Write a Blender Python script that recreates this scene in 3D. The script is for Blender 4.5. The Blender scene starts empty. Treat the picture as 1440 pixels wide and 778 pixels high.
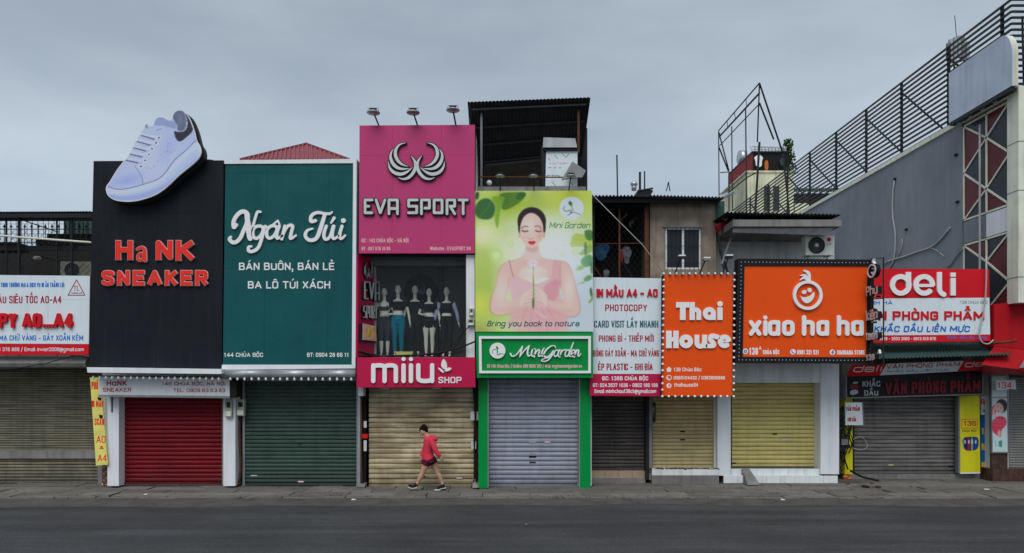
import bpy, math, random, unicodedata
import numpy as np
from mathutils import Vector, Matrix
from mathutils.geometry import delaunay_2d_cdt
R = math.radians
rnd = random.Random(7)
scene = bpy.context.scene
COL = scene.collection

# ------------------------------------------------------------------ camera, sky, sun, exposure
D, EYE, F = 18.9, 2.868, 1000.0          # distance to the shop fronts, eye height, focal length in photo pixels
CX, HY = 716.0, 535.0                    # vanishing point of the street's depth
cd = bpy.data.cameras.new('camera'); cam = bpy.data.objects.new('camera', cd); COL.objects.link(cam)
cam.location = (0, -D, EYE); cam.rotation_euler = (R(90), 0, 0)
cd.sensor_width = 36; cd.lens = 36 * F / 1440
cd.shift_x = (720 - CX) / 1440; cd.shift_y = (HY - 389) / 1440
cd.clip_start = 0.1; cd.clip_end = 2000
scene.camera = cam
SUN_EL, SUN_AZ = 53, 192
wd = bpy.data.worlds.new('World'); scene.world = wd; wd.use_nodes = True
nt = wd.node_tree; N = nt.nodes; L = nt.links
bg = N['Background']; bg.inputs[1].default_value = 0.1
sky = N.new('ShaderNodeTexSky'); sky.sky_type = 'NISHITA'; sky.sun_disc = False
sky.sun_elevation = R(SUN_EL); sky.sun_rotation = R(SUN_AZ)
tc = N.new('ShaderNodeTexCoord'); mp = N.new('ShaderNodeMapping'); mp.inputs['Scale'].default_value = (1.6, 1.6, 5.0)
nz = N.new('ShaderNodeTexNoise'); nz.inputs['Scale'].default_value = 1.7; nz.inputs['Detail'].default_value = 6; nz.inputs['Roughness'].default_value = .5
L.new(tc.outputs['Generated'], mp.inputs[0]); L.new(mp.outputs[0], nz.inputs[0])
rp = N.new('ShaderNodeValToRGB'); rp.color_ramp.elements[0].position = .32; rp.color_ramp.elements[1].position = .72
rp.color_ramp.elements[0].color = (2.75, 3.27, 3.85, 1); rp.color_ramp.elements[1].color = (3.9, 4.5, 5.08, 1)
L.new(nz.outputs[0], rp.inputs[0])
mx = N.new('ShaderNodeMix'); mx.data_type = 'RGBA'; mx.inputs[0].default_value = .93
sx = N.new('ShaderNodeSeparateXYZ'); L.new(tc.outputs['Generated'], sx.inputs[0])
gr_ = N.new('ShaderNodeMapRange'); L.new(sx.outputs[2], gr_.inputs[0]); gr_.interpolation_type = 'SMOOTHSTEP'
for i_, v_ in enumerate((0.05, .55, 1.13, .86)): gr_.inputs[i_+1].default_value = v_
vm_ = N.new('ShaderNodeVectorMath'); vm_.operation = 'SCALE'; L.new(rp.outputs[0], vm_.inputs[0]); L.new(gr_.outputs[0], vm_.inputs['Scale'])
L.new(sky.outputs[0], mx.inputs[6]); L.new(vm_.outputs[0], mx.inputs[7]); L.new(mx.outputs[2], bg.inputs[0])
sl = bpy.data.lights.new('sun', 'SUN'); sun = bpy.data.objects.new('sun', sl); COL.objects.link(sun)
sl.energy = 1.5; sl.angle = R(45); sl.color = (1, .97, .93)
dv = Vector((math.sin(R(SUN_AZ)) * math.cos(R(SUN_EL)), math.cos(R(SUN_AZ)) * math.cos(R(SUN_EL)), math.sin(R(SUN_EL))))
sun.rotation_euler = dv.to_track_quat('Z', 'Y').to_euler()
scene.view_settings.view_transform = 'Standard'; scene.view_settings.look = 'None'
scene.view_settings.exposure = .5; scene.view_settings.gamma = 1

# ------------------------------------------------------------------ geometry helpers
def wx(px, Y): return (px - CX) * (D + Y) / F
def wz(py, Y): return EYE - (py - HY) * (D + Y) / F
def P(px, py, Y): return (wx(px, Y), Y, wz(py, Y))
class Plane:
    """a flat surface of the place; __call__ finds the point on it seen at a photo pixel, w metres proud of it"""
    def __init__(s, p0, n):
        s.p0 = Vector(p0); s.n = Vector(n).normalized()
    def __call__(s, px, py, w=0.0):
        d = Vector(((px - CX) / F, 1, (HY - py) / F)); c = Vector((0, -D, EYE))
        t = (s.p0 - c).dot(s.n) / d.dot(s.n)
        return c + d * t + s.n * w
def front(Y): return Plane((0, Y, 0), (0, -1, 0))

class MB:
    def __init__(s): s.v = []; s.f = []
    def add(s, vs, fs):
        b = len(s.v); s.v += [tuple(v) for v in vs]; s.f += [tuple(b + i for i in f) for f in fs]; return s
    def box(s, x0, x1, y0, y1, z0, z1):
        if x0 > x1: x0, x1 = x1, x0
        if y0 > y1: y0, y1 = y1, y0
        if z0 > z1: z0, z1 = z1, z0
        return s.add([(x0,y0,z0),(x1,y0,z0),(x1,y1,z0),(x0,y1,z0),(x0,y0,z1),(x1,y0,z1),(x1,y1,z1),(x0,y1,z1)],
                     [(0,3,2,1),(4,5,6,7),(0,1,5,4),(1,2,6,5),(2,3,7,6),(3,0,4,7)])
    def pbox(s, px0, px1, py0, py1, Y, dep):
        return s.box(wx(px0,Y), wx(px1,Y), Y, Y+dep, wz(py0,Y), wz(py1,Y))
    def hexa(s, a, b):     # two matching quads, front a and back b
        return s.add(list(a)+list(b), [(0,1,2,3),(7,6,5,4),(0,4,5,1),(1,5,6,2),(2,6,7,3),(3,7,4,0)])
    def pquad(s, q, pl, dep, w=0):   # q: tl tr br bl in photo px on plane pl; dep thick behind w
        return s.hexa([pl(x,y,w) for x,y in (q[3],q[2],q[1],q[0])], [pl(x,y,w-dep) for x,y in (q[3],q[2],q[1],q[0])])
    def beam(s, a, b, w, h=None, up=(0,0,1)):
        h = h or w; a = Vector(a); b = Vector(b); t = (b-a).normalized(); u = Vector(up)
        if abs(t.dot(u)) > .99: u = Vector((0,1,0))
        sd = t.cross(u).normalized(); up2 = sd.cross(t)
        def ring(c): return [c-sd*w/2-up2*h/2, c+sd*w/2-up2*h/2, c+sd*w/2+up2*h/2, c-sd*w/2+up2*h/2]
        return s.hexa(ring(a), ring(b))
    def tube(s, pts, rad, n=8, cap=True):
        pts = [Vector(p) for p in pts]; m = len(pts)
        if not isinstance(rad, (list, tuple)): rad = [rad]*m
        rings = []
        for i in range(m):
            t = (pts[min(i+1,m-1)] - pts[max(i-1,0)]).normalized()
            u = Vector((0,1,0)) if abs(t.y) < .85 else Vector((0,0,1))
            a = t.cross(u).normalized(); b = a.cross(t).normalized()
            r = rad[i]; ra, rb = r if isinstance(r, tuple) else (r, r)
            rings.append([pts[i] + a*ra*math.cos(2*math.pi*k/n) + b*rb*math.sin(2*math.pi*k/n) for k in range(n)])
        vs = [v for r_ in rings for v in r_]; fs = []
        for i in range(m-1):
            for k in range(n):
                fs.append((i*n+k, i*n+(k+1)%n, (i+1)*n+(k+1)%n, (i+1)*n+k))
        if cap: fs.append(tuple(range(n-1,-1,-1))); fs.append(tuple((m-1)*n+k for k in range(n)))
        return s.add(vs, fs)
    def ball(s, c, rx, ry=None, rz=None, n=12, rot=None):
        ry = ry or rx; rz = rz or rx; vs = []; fs = []; h = n//2
        for i in range(1, h):
            th = math.pi*i/h
            for k in range(n):
                ph = 2*math.pi*k/n; vs.append(Vector((rx*math.sin(th)*math.cos(ph), ry*math.sin(th)*math.sin(ph), rz*math.cos(th))))
        for i in range(h-2):
            for k in range(n): fs.append((i*n+k, (i+1)*n+k, (i+1)*n+(k+1)%n, i*n+(k+1)%n))
        t = len(vs); vs += [Vector((0,0,rz)), Vector((0,0,-rz))]
        for k in range(n): fs.append((t, k, (k+1)%n)); fs.append((t+1, (h-2)*n+(k+1)%n, (h-2)*n+k))
        if rot: vs = [rot @ v for v in vs]
        return s.add([v + Vector(c) for v in vs], fs)
    def lathe(s, c, prof, n=16, axis=(0,0,1)):
        q = Vector(axis).to_track_quat('Z','Y'); c = Vector(c); m = len(prof); vs = []
        for r, h in prof:
            for k in range(n): vs.append(c + q @ Vector((r*math.cos(2*math.pi*k/n), r*math.sin(2*math.pi*k/n), h)))
        fs = [(i*n+k, i*n+(k+1)%n, (i+1)*n+(k+1)%n, (i+1)*n+k) for i in range(m-1) for k in range(n)]
        fs.append(tuple(range(n-1,-1,-1))); fs.append(tuple((m-1)*n+k for k in range(n)))
        return s.add(vs, fs)
    def corr(s, a, b, c, d, n, amp=.02, seg=4, thick=.004):
        """corrugated sheet: a-b is one edge, d-c the opposite; n waves along a-b"""
        a,b,c,d = map(Vector,(a,b,c,d)); nm = (b-a).cross(d-a).normalized(); vs=[]; fs=[]; m=n*seg
        for i in range(m+1):
            t=i/m; o=nm*amp*math.sin(2*math.pi*t*n)
            p=a.lerp(b,t)+o; q=d.lerp(c,t)+o
            vs += [p,q,q-nm*thick,p-nm*thick]
        for i in range(m):
            j=i*4
            fs += [(j,j+4,j+5,j+1),(j+3,j+2,j+6,j+7),(j,j+3,j+7,j+4),(j+1,j+5,j+6,j+2)]
        fs += [(0,1,2,3),(m*4+3,m*4+2,m*4+1,m*4)]
        return s.add(vs,fs)
    def mesh(s, name, off=(0,0,0)):
        me = bpy.data.meshes.new(name); o = off
        me.from_pydata([(x-o[0],y-o[1],z-o[2]) for x,y,z in s.v], [], s.f); me.update(); return me

ORG = {}
def org(p): return ORG.get(p.name, (0,0,0)) if p else (0,0,0)
def link(name, me, mat, parent=None, smooth=False):
    o = bpy.data.objects.new(name, me); COL.objects.link(o)
    if mat is not None and not me.materials: me.materials.append(mat)
    if parent: o.parent = parent; ORG[o.name] = ORG[parent.name]
    if smooth: me.shade_smooth()
    return o
def build(mb, name, mat, parent=None, smooth=False, label=None, kind=None):
    o = link(name, mb.mesh(name, org(parent)), mat, parent, smooth)
    if not parent: ORG[o.name] = (0,0,0)
    if label: o['label'] = label
    if kind: o['kind'] = kind
    return o
def thing(name, label, cat, loc=(0,0,0), group=None):
    o = bpy.data.objects.new(name, None); COL.objects.link(o); o.location = loc; o.empty_display_size = .2
    o['label'] = label; o['category'] = cat
    if group: o['group'] = group
    ORG[o.name] = tuple(loc); return o
def mono(mb, name, mat, label, cat, group=None, smooth=False):
    """a thing that is one mesh: its origin goes to its base"""
    xs = [v[0] for v in mb.v]; ys = [v[1] for v in mb.v]; zs = [v[2] for v in mb.v]
    c = ((min(xs)+max(xs))/2, (min(ys)+max(ys))/2, min(zs))
    o = link(name, mb.mesh(name, c), mat, None, smooth); o.location = c; ORG[o.name] = c
    o['label'] = label; o['category'] = cat
    if group: o['group'] = group
    return o
def instance(me, name, parent, world, rot=None):
    o = bpy.data.objects.new(name, me); COL.objects.link(o); o.parent = parent
    g = ORG[parent.name]; o.location = (world[0]-g[0], world[1]-g[1], world[2]-g[2]); ORG[o.name] = tuple(world)
    if rot: o.rotation_euler = rot
    return o

# ------------------------------------------------------------------ materials
def lin(v):
    v /= 255; return v/12.92 if v <= .04045 else ((v+.055)/1.055)**2.4
KEY = 0.77
def S(r, g, b): return tuple(min(.85, lin(c)/KEY) for c in (r, g, b))    # surface colour of a thing that shows as r,g,b in full daylight of this sky
def mat(name, col, rough=.6, dirt=.15, dscale=3.0, streak=0.0, bump=0.0, bscale=40, metal=0.0, dcol=None, fine=.06, spec=.16, hs=0.0):
    m = bpy.data.materials.new(name); m.use_nodes = True; n = m.node_tree.nodes; l = m.node_tree.links
    b = n['Principled BSDF']; b.inputs['Roughness'].default_value = rough; b.inputs['Metallic'].default_value = metal
    b.inputs['Specular IOR Level'].default_value = spec
    geo = n.new('ShaderNodeNewGeometry')
    def noise(sc, vec=None, det=5):
        t = n.new('ShaderNodeTexNoise'); t.inputs['Scale'].default_value = sc; t.inputs['Detail'].default_value = det
        l.new(vec or geo.outputs['Position'], t.inputs['Vector']); return t.outputs[0]
    def mapr(src, a, b_, c, d):
        r = n.new('ShaderNodeMapRange'); l.new(src, r.inputs[0])
        for i, v in enumerate((a, b_, c, d)): r.inputs[i+1].default_value = v
        return r.outputs[0]
    dc = dcol or tuple(c*.35 for c in col)
    cur = None
    def mix(fac, A, B):
        x = n.new('ShaderNodeMix'); x.data_type = 'RGBA'; l.new(fac, x.inputs[0])
        if isinstance(A, tuple): x.inputs[6].default_value = (*A, 1)
        else: l.new(A, x.inputs[6])
        x.inputs[7].default_value = (*B, 1); return x.outputs[2]
    cur = mix(mapr(noise(dscale), .35, .75, 0, dirt), col, dc)
    if streak:
        mpn = n.new('ShaderNodeMapping'); mpn.inputs['Scale'].default_value = (1, 1, .07); l.new(geo.outputs['Position'], mpn.inputs[0])
        cur = mix(mapr(noise(7, mpn.outputs[0]), .48, .78, 0, streak), cur, dc)
    if hs:
        mph = n.new('ShaderNodeMapping'); mph.inputs['Scale'].default_value = (.5, .5, 7); l.new(geo.outputs['Position'], mph.inputs[0])
        cur = mix(mapr(noise(2.2, mph.outputs[0], 8), .46, .66, 0, hs), cur, dc)
        sz = n.new('ShaderNodeSeparateXYZ'); l.new(geo.outputs['Position'], sz.inputs[0]); nn = n.new('ShaderNodeMath'); nn.operation = 'MULTIPLY_ADD'; l.new(noise(4, None, 8), nn.inputs[0]); nn.inputs[1].default_value = .9; l.new(sz.outputs[2], nn.inputs[2])
        cur = mix(mapr(nn.outputs[0], .45, .95, .6, 0), cur, tuple(v*.5+.02 for v in dc))
    if fine:
        cur = mix(mapr(noise(60), .3, .8, 0, fine*2), cur, tuple(c*.5 for c in col))
    l.new(cur, b.inputs['Base Color'])
    l.new(mapr(noise(dscale*2), .3, .7, rough-.08, min(1, rough+.12)), b.inputs['Roughness'])
    if bump:
        bp = n.new('ShaderNodeBump'); bp.inputs['Strength'].default_value = bump; bp.inputs['Distance'].default_value = .01
        l.new(noise(bscale, det=8), bp.inputs['Height']); l.new(bp.outputs[0], b.inputs['Normal'])
    return m
def paintmat(name, rough=.35):
    m = bpy.data.materials.new(name); m.use_nodes = True; n = m.node_tree.nodes
    a = n.new('ShaderNodeAttribute'); a.attribute_name = 'Col'
    m.node_tree.links.new(a.outputs['Color'], n['Principled BSDF'].inputs['Base Color'])
    n['Principled BSDF'].inputs['Roughness'].default_value = rough; n['Principled BSDF'].inputs['Specular IOR Level'].default_value = .3
    return m
def glass(name, alpha=.86, tint=(.8,.85,.85)):
    m = bpy.data.materials.new(name); m.use_nodes = True; n = m.node_tree.nodes; l = m.node_tree.links; n.remove(n['Principled BSDF'])
    t = n.new('ShaderNodeBsdfTransparent'); t.inputs[0].default_value = (*tint, 1)
    g = n.new('ShaderNodeBsdfGlossy'); g.inputs['Roughness'].default_value = .03
    fr = n.new('ShaderNodeFresnel'); fr.inputs[0].default_value = 1.25
    x = n.new('ShaderNodeMixShader'); l.new(fr.outputs[0], x.inputs[0]); l.new(t.outputs[0], x.inputs[1]); l.new(g.outputs[0], x.inputs[2])
    l.new(x.outputs[0], n['Material Output'].inputs[0]); return m

# ------------------------------------------------------------------ drawn shapes: strokes joined into clean outlines
def chaikin(p, closed, it=3):
    for _ in range(it):
        q = []
        m = len(p)
        rng = range(m) if closed else range(m-1)
        if not closed: q.append(p[0])
        for i in rng:
            a = p[i]; b = p[(i+1) % m]
            c1 = tuple(a[k]*.75+b[k]*.25 for k in range(len(a))); c2 = tuple(a[k]*.25+b[k]*.75 for k in range(len(a)))
            if closed or i > 0: q.append(c1)
            if closed or i < m-2: q.append(c2)
        if not closed: q.append(p[-1])
        p = q
    return p
def parse(s):
    out = []
    for part in s.split('|'):
        part = part.strip(); sm = cl = False
        if part[0] in '~oz':
            sm = part[0] in '~o'; cl = part[0] in 'oz'; part = part[1:]
        pts = [tuple(float(c) for c in t.split(',')) for t in part.split()]
        out.append((pts, sm, cl))
    return out
def stroke_polys(pts, closed, w, round_=True, n=10, sq=False):
    """pts (x,y[,w]) -> convex polygons whose union is the stroke"""
    pp = [(p[0], p[1], (p[2] if len(p) > 2 else w)) for p in pts]; out = []
    m = len(pp)
    if sq and not closed and m > 1:
        for e, k in ((0, 1), (m-1, m-2)):
            dx, dy = pp[e][0]-pp[k][0], pp[e][1]-pp[k][1]; ll = math.hypot(dx, dy) or 1; w_ = pp[e][2]*.5
            if abs(dx) > .25*ll and abs(dy) > .25*ll: w_ *= .55
            pp[e] = (pp[e][0]+dx/ll*w_, pp[e][1]+dy/ll*w_, pp[e][2])
    segs = [(i, (i+1) % m) for i in range(m if closed else m-1)]
    for i, j in segs:
        a, b = pp[i], pp[j]; dx, dy = b[0]-a[0], b[1]-a[1]; ll = math.hypot(dx, dy)
        if ll < 1e-6: continue
        nx, ny = -dy/ll, dx/ll
        out.append([(a[0]+nx*a[2]/2, a[1]+ny*a[2]/2), (b[0]+nx*b[2]/2, b[1]+ny*b[2]/2), (b[0]-nx*b[2]/2, b[1]-ny*b[2]/2), (a[0]-nx*a[2]/2, a[1]-ny*a[2]/2)])
    for i, a in enumerate(pp):
        if sq and 0 < i < m-1:
            p_, q_ = pp[i-1], pp[i+1]; d1 = (a[0]-p_[0], a[1]-p_[1]); d2 = (q_[0]-a[0], q_[1]-a[1])
            if min(abs(d1[0]), abs(d1[1])) < .02*math.hypot(*d1)+1e-6 and min(abs(d2[0]), abs(d2[1])) < .02*math.hypot(*d2)+1e-6:
                h_ = a[2]/2; out.append([(a[0]-h_,a[1]-h_),(a[0]+h_,a[1]-h_),(a[0]+h_,a[1]+h_),(a[0]-h_,a[1]+h_)]); continue
        if closed or round_ or 0 < i < m-1 or m == 1:
            if a[2] > 0: out.append([(a[0]+a[2]/2*math.cos(2*math.pi*(k+.37)/n), a[1]+a[2]/2*math.sin(2*math.pi*(k+.37)/n)) for k in range(n)])
    return out
def union_mesh(polys, mapf, depth, mb):
    """union of polygons in photo px -> solid of given depth standing on plane mapf"""
    vs = []; fs = []
    for p in polys:
        a = sum(p[i][0]*p[(i+1)%len(p)][1]-p[(i+1)%len(p)][0]*p[i][1] for i in range(len(p)))
        if abs(a) < 1e-5: continue
        if a < 0: p = p[::-1]
        b = len(vs); vs += [Vector(q) for q in p]; fs.append(list(range(b, b+len(p))))
    if not fs: return
    r = delaunay_2d_cdt(vs, [], fs, 0, 1e-4, True)
    V, T, OF = r[0], r[2], r[5]
    keep = [t for t, of in zip(T, OF) if len(of)]
    base = len(mb.v); n = len(V)
    mb.v += [tuple(mapf(v[0], v[1], depth)) for v in V] + [tuple(mapf(v[0], v[1], 0)) for v in V]
    ed = {}
    # in photo px y runs down, so counter-clockwise triangles face away: flip
    for t in keep:
        t = t[::-1]
        mb.f.append(tuple(base+i for i in t))
        for i in range(len(t)): ed[(t[i], t[(i+1)%len(t)])] = ed.get((t[i], t[(i+1)%len(t)]), 0)+1
    for (a, b) in ed:
        if (b, a) not in ed: mb.f.append((base+b, base+a, base+n+a, base+n+b))
BOWL = "o0,0 1,0 1,.35 1,.7 0,.7 0,.35"
OO = "o0,0 1,0 1,.3 1,.7 1,1 0,1 0,.7 0,.3"
PP = "0,0 0,1|0,1 .5,1|0,.46 .5,.46|~.5,1 1,1 1,.73 1,.46 .5,.46"
SS = "~1,.74 1,1 0,1 0,.62 .5,.52 1,.42 1,0 0,0 0,.26"
DD = "0,0 0,1|0,1 .45,1|0,0 .45,0|~.45,1 1,1 1,.62 1,.38 1,0 .45,0"
G = {
'A':"0,0 .5,1 1,0|.17,.3 .83,.3",'B':"0,0 0,1|0,1 .5,1|0,.53 .5,.53|0,0 .5,0|~.5,1 .93,1 .93,.53 .5,.53|~.5,.53 1,.53 1,0 .5,0",
'C':"~1,.66 1,1 0,1 0,.7 0,.3 0,0 1,0 1,.34",'D':DD,'\u0110':DD+"|-.25,.52 .45,.52",'E':"1,1 0,1 0,0 1,0|0,.52 .85,.52",'F':"1,1 0,1 0,0|0,.5 .85,.5",
'G':"~1,.7 1,1 0,1 0,.7 0,.3 0,0 1,0 1,.25 1,.48|1,.48 .55,.48",'H':"0,0 0,1|1,0 1,1|0,.52 1,.52",'I':".5,0 .5,1",'J':"~.8,1 .8,.3 .8,0 .4,0 0,0 0,.25",
'K':"0,0 0,1|1,1 0,.42|.3,.6 1,0",'L':"0,1 0,0 1,0",'M':"0,0 0,1 .5,.25 1,1 1,0",'N':"0,0 0,1 1,0 1,1",'O':OO,'P':PP,'Q':OO+"|.6,.25 1,-.05",'R':PP+"|.5,.46 1,0",
'S':SS,'T':"0,1 1,1|.5,1 .5,0",'U':"~0,1 0,.4 0,0 1,0 1,.4 1,1",'V':"0,1 .5,0 1,1",'W':"0,1 .25,0 .5,.9 .75,0 1,1",'X':"0,0 1,1|0,1 1,0",'Y':"0,1 .5,.45 1,1|.5,.45 .5,0",'Z':"0,1 1,1 0,0 1,0",
'0':OO,'1':".1,.78 .55,1 .55,0",'2':"~0,.68 0,1 1,1 1,.7 .8,.42 0,0|0,0 1,0",'3':"~0,.75 0,1 1,1 1,.76 1,.53 .4,.53|~.4,.53 1,.53 1,.27 1,0 0,0 0,.26",
'4':".75,0 .75,1 0,.28 1,.28",'5':"1,1 .1,1 .05,.52|~.05,.52 .5,.68 1,.62 1,.3 1,0 0,0 0,.25",'6':"~.95,.8 .95,1 0,1 0,.6 0,.3 0,0 1,0 1,.6 0,.6 0,.35",
'7':"0,1 1,1 .4,0",'8':"o.05,.53 .05,1 .95,1 .95,.53|o0,.53 0,0 1,0 1,.53",'9':"~.05,.2 .05,0 1,0 1,.4 1,.7 1,1 0,1 0,.4 1,.4 1,.65",
'a':BOWL+"|1,.7 1,0",'b':BOWL+"|0,1 0,0",'c':"~1,.5 1,.7 0,.7 0,.35 0,0 1,0 1,.2",'d':BOWL+"|1,1 1,0",'\u0111':BOWL+"|1,1 1,0|.5,.86 1.3,.86",
'e':"0,.36 1,.36|~1,.36 1,.7 0,.7 0,.35 0,0 1,0 1,.18",'f':"~.9,1 .4,1 .4,.7 .4,0|0,.7 .9,.7",'g':BOWL+"|~1,.7 1,0 1,-.3 .5,-.3 0,-.3 0,-.18",
'h':"0,1 0,0|~0,.45 0,.7 1,.7 1,.4 1,0",'i':".5,.7 .5,0|.5,.98",'j':"~.8,.7 .8,-.1 .6,-.3 0,-.3|.8,.98",'k':"0,1 0,0|1,.7 0,.25|.3,.42 1,0",'l':".5,1 .5,0",
'm':"0,.7 0,0|~0,.45 0,.7 .5,.7 .5,.45 .5,0|~.5,.45 .5,.7 1,.7 1,.45 1,0",'n':"0,.7 0,0|~0,.45 0,.7 1,.7 1,.4 1,0",'o':BOWL,'p':BOWL+"|0,.7 0,-.3",'q':BOWL+"|1,.7 1,-.3",
'r':"0,.7 0,0|~0,.4 0,.7 .5,.7 .9,.68",'s':"~1,.54 1,.7 0,.7 0,.42 1,.3 1,0 0,0 0,.16",'t':"~.4,.95 .4,.3 .4,0 .9,0|0,.7 .9,.7",'u':"~0,.7 0,.3 0,0 1,0 1,.3|1,.7 1,0",
'v':"0,.7 .5,0 1,.7",'w':"0,.7 .25,0 .5,.65 .75,0 1,.7",'x':"0,0 1,.7|0,.7 1,0",'y':"0,.7 .5,.05|1,.7 .3,-.3",'z':"0,.7 1,.7 0,0 1,0",
'.':".5,.04",',':".6,.06 .3,-.18",':':".5,.08|.5,.6",'-':"0,.42 1,.42",'/':"0,-.1 1,1.05",'&':"~1,0 .2,.75 .3,1 .7,1 .7,.75 0,.4 0,0 .6,0 1,.4",
'@':"~.85,-.1 .5,-.2 0,-.2 0,.3 0,.85 .5,.85 1,.85 1,.3 1,.1 .75,.1 .75,.6|o.3,.35 .3,.6 .75,.6 .75,.15 .3,.15",'+':"0,.45 1,.45|.5,.1 .5,.8",
}
WID = {'I':.12,'i':.12,'l':.12,'.':.12,',':.15,':':.12,'1':.4,'-':.4,'/':.4,'M':.72,'W':.85,'m':.8,'w':.75,' ':.22,'j':.3,'f':.36,'t':.36,'r':.38,'@':.75,'L':.46,'E':.5,'F':.48,'&':.6,'A':.62,'V':.6}
def marks(base, marklist, cap):
    top = 1.0 if cap else .7; out = []; lvl = 0
    for c in marklist:
        y = top + .13 + lvl*.17; k = ord(c)
        if k == 0x302: out.append(([(.2,y),(.5,y+.14),(.8,y)], False, False)); lvl += 1
        elif k == 0x306: out.append(([(.2,y+.13),(.35,y),(.65,y),(.8,y+.13)], True, False)); lvl += 1
        elif k == 0x301: out.append(([(.42,y),(.68,y+.17)], False, False)); lvl += 1
        elif k == 0x300: out.append(([(.58,y),(.32,y+.17)], False, False)); lvl += 1
        elif k == 0x303: out.append(([(.15,y+.02),(.35,y+.13),(.65,y+.02),(.85,y+.13)], True, False)); lvl += 1
        elif k == 0x309: out.append(([(.38,y+.2),(.68,y+.2),(.6,y+.08),(.5,y)], True, False)); lvl += 1
        elif k == 0x323: out.append(([(.5,-.2)], False, False))
        elif k == 0x31b: out.append(([(1.0,top-.05),(1.3,top+.05),(1.25,top+.16)], True, False))
    return out
def glyph(ch):
    d = unicodedata.normalize('NFD', ch); b = d[0]; cap = not (b.islower()) 
    st = parse(G[b]) if b in G else []
    mk = list(d[1:]); mk.sort(key=lambda c: 0 if ord(c) in (0x302,0x306,0x31b) else 1)
    if mk and b == 'i': st = st[:1]
    return st, marks(b, mk, cap), WID.get(b, .54)
def letter_polys(ch, x, w, yb, h, wt, round_, slant=0.0):
    st, mk, _ = glyph(ch); polys = []
    hw = wt/2
    for lst, wf in ((st, 1), (mk, .8)):
        for pts, sm, cl in lst:
            q = []
            for p in pts:
                yy = hw + p[1]*(h-wt) if -.001 <= p[1] <= 1.001 else (p[1]*h)
                if lst is mk and p[1] > .69: yy = p[1]*h + (0 if p[1] > .9 else 0)
                xx = x + hw + p[0]*(w-wt)
                q.append((xx + slant*yy, yb - yy))
            if sm: q = chaikin(q, cl, 2 if h < 9 else 3)
            polys += stroke_polys(q, cl, wt*wf, round_ or lst is mk or len(q) == 1, 8 if h < 9 else 12, sq=not round_ and not sm and not slant and lst is st and len(q) > 1)
    return polys
def layout(s, x0, x1, h, wt, gapf=.1):
    ws = [WID.get(unicodedata.normalize('NFD', c)[0], .54)*h for c in s]
    gap = gapf*h; tot = sum(ws)+gap*(len(s)-1); k = (x1-x0)/tot; out = []; x = x0
    for c, w in zip(s, ws):
        out.append((c, x, max(w*k, wt*1.02))); x += (w+gap)*k
    return out
def text(parent, s, x0, x1, yb, h, mapf, m, depth=.002, wt=None, round_=False, slant=0.0, off=.0, slope=0.0):
    """printed line of writing: one part"""
    wt = (wt or h*.17)*.84; mb = MB(); f2 = (lambda a,b,c: mapf(a,b,c+off)) if off else mapf
    for c, x, w in layout(s, x0, x1, h, wt):
        if c == ' ': continue
        union_mesh(letter_polys(c, x, w, yb+slope*(x-x0), h, wt, round_, slant), f2, depth, mb)
    return build(mb, 'lettering', m, parent)
def letters(parent, s, x0, x1, yb, h, mapf, m, depth=.06, wt=None, round_=False, halo=0, hm=None, hdep=None, slant=0.0, gapf=.1, slope=0.0):
    """raised letters, each a part; with halo each has its face as sub-part"""
    for c, x, w in layout(s, x0, x1, h, wt, gapf):
        if c == ' ': continue
        raised(parent, letter_polys(c, x, w, yb+slope*(x-x0), h, wt, round_, slant), (letter_polys(c, x-halo/2, w+halo, yb+halo/2+slope*(x-x0), h+halo, wt+halo, round_, slant) if halo else None), mapf, m, depth, hm, hdep)
def raised(parent, polys, hpolys, mapf, m, depth, hm=None, hdep=None, name='letter'):
    if hpolys:
        mb = MB(); union_mesh(hpolys, mapf, hdep, mb); o = build(mb, name, hm, parent)
        mb = MB(); union_mesh(polys, lambda a,b,c: mapf(a,b,c+hdep), depth, mb); build(mb, name+'_face', m, o)
    else:
        mb = MB(); union_mesh(polys, mapf, depth, mb); build(mb, name, m, parent)
def drawn(spec, w, sc=1, ox=0, oy=0, round_=True, grow=0, it=3):
    """strokes traced in a zoomed view: spec points /sc + origin"""
    polys = []
    for pts, sm, cl in parse(spec):
        q = [(p[0]/sc+ox, p[1]/sc+oy, (p[2] if len(p) > 2 else w)/sc+grow) for p in pts]
        if sm and len(q) > 2: q = chaikin(q, cl, it)
        polys += stroke_polys(q, cl, w, round_, 14)
    return polys
def fill(pts, sc=1, ox=0, oy=0, it=0):
    q = [(x/sc+ox, y/sc+oy) for x, y in pts]
    if it: q = chaikin(q, True, it)
    return [q]
def circle(x, y, r, n=20): return [[(x+r*math.cos(2*math.pi*k/n), y+r*math.sin(2*math.pi*k/n)) for k in range(n)]]

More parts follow.
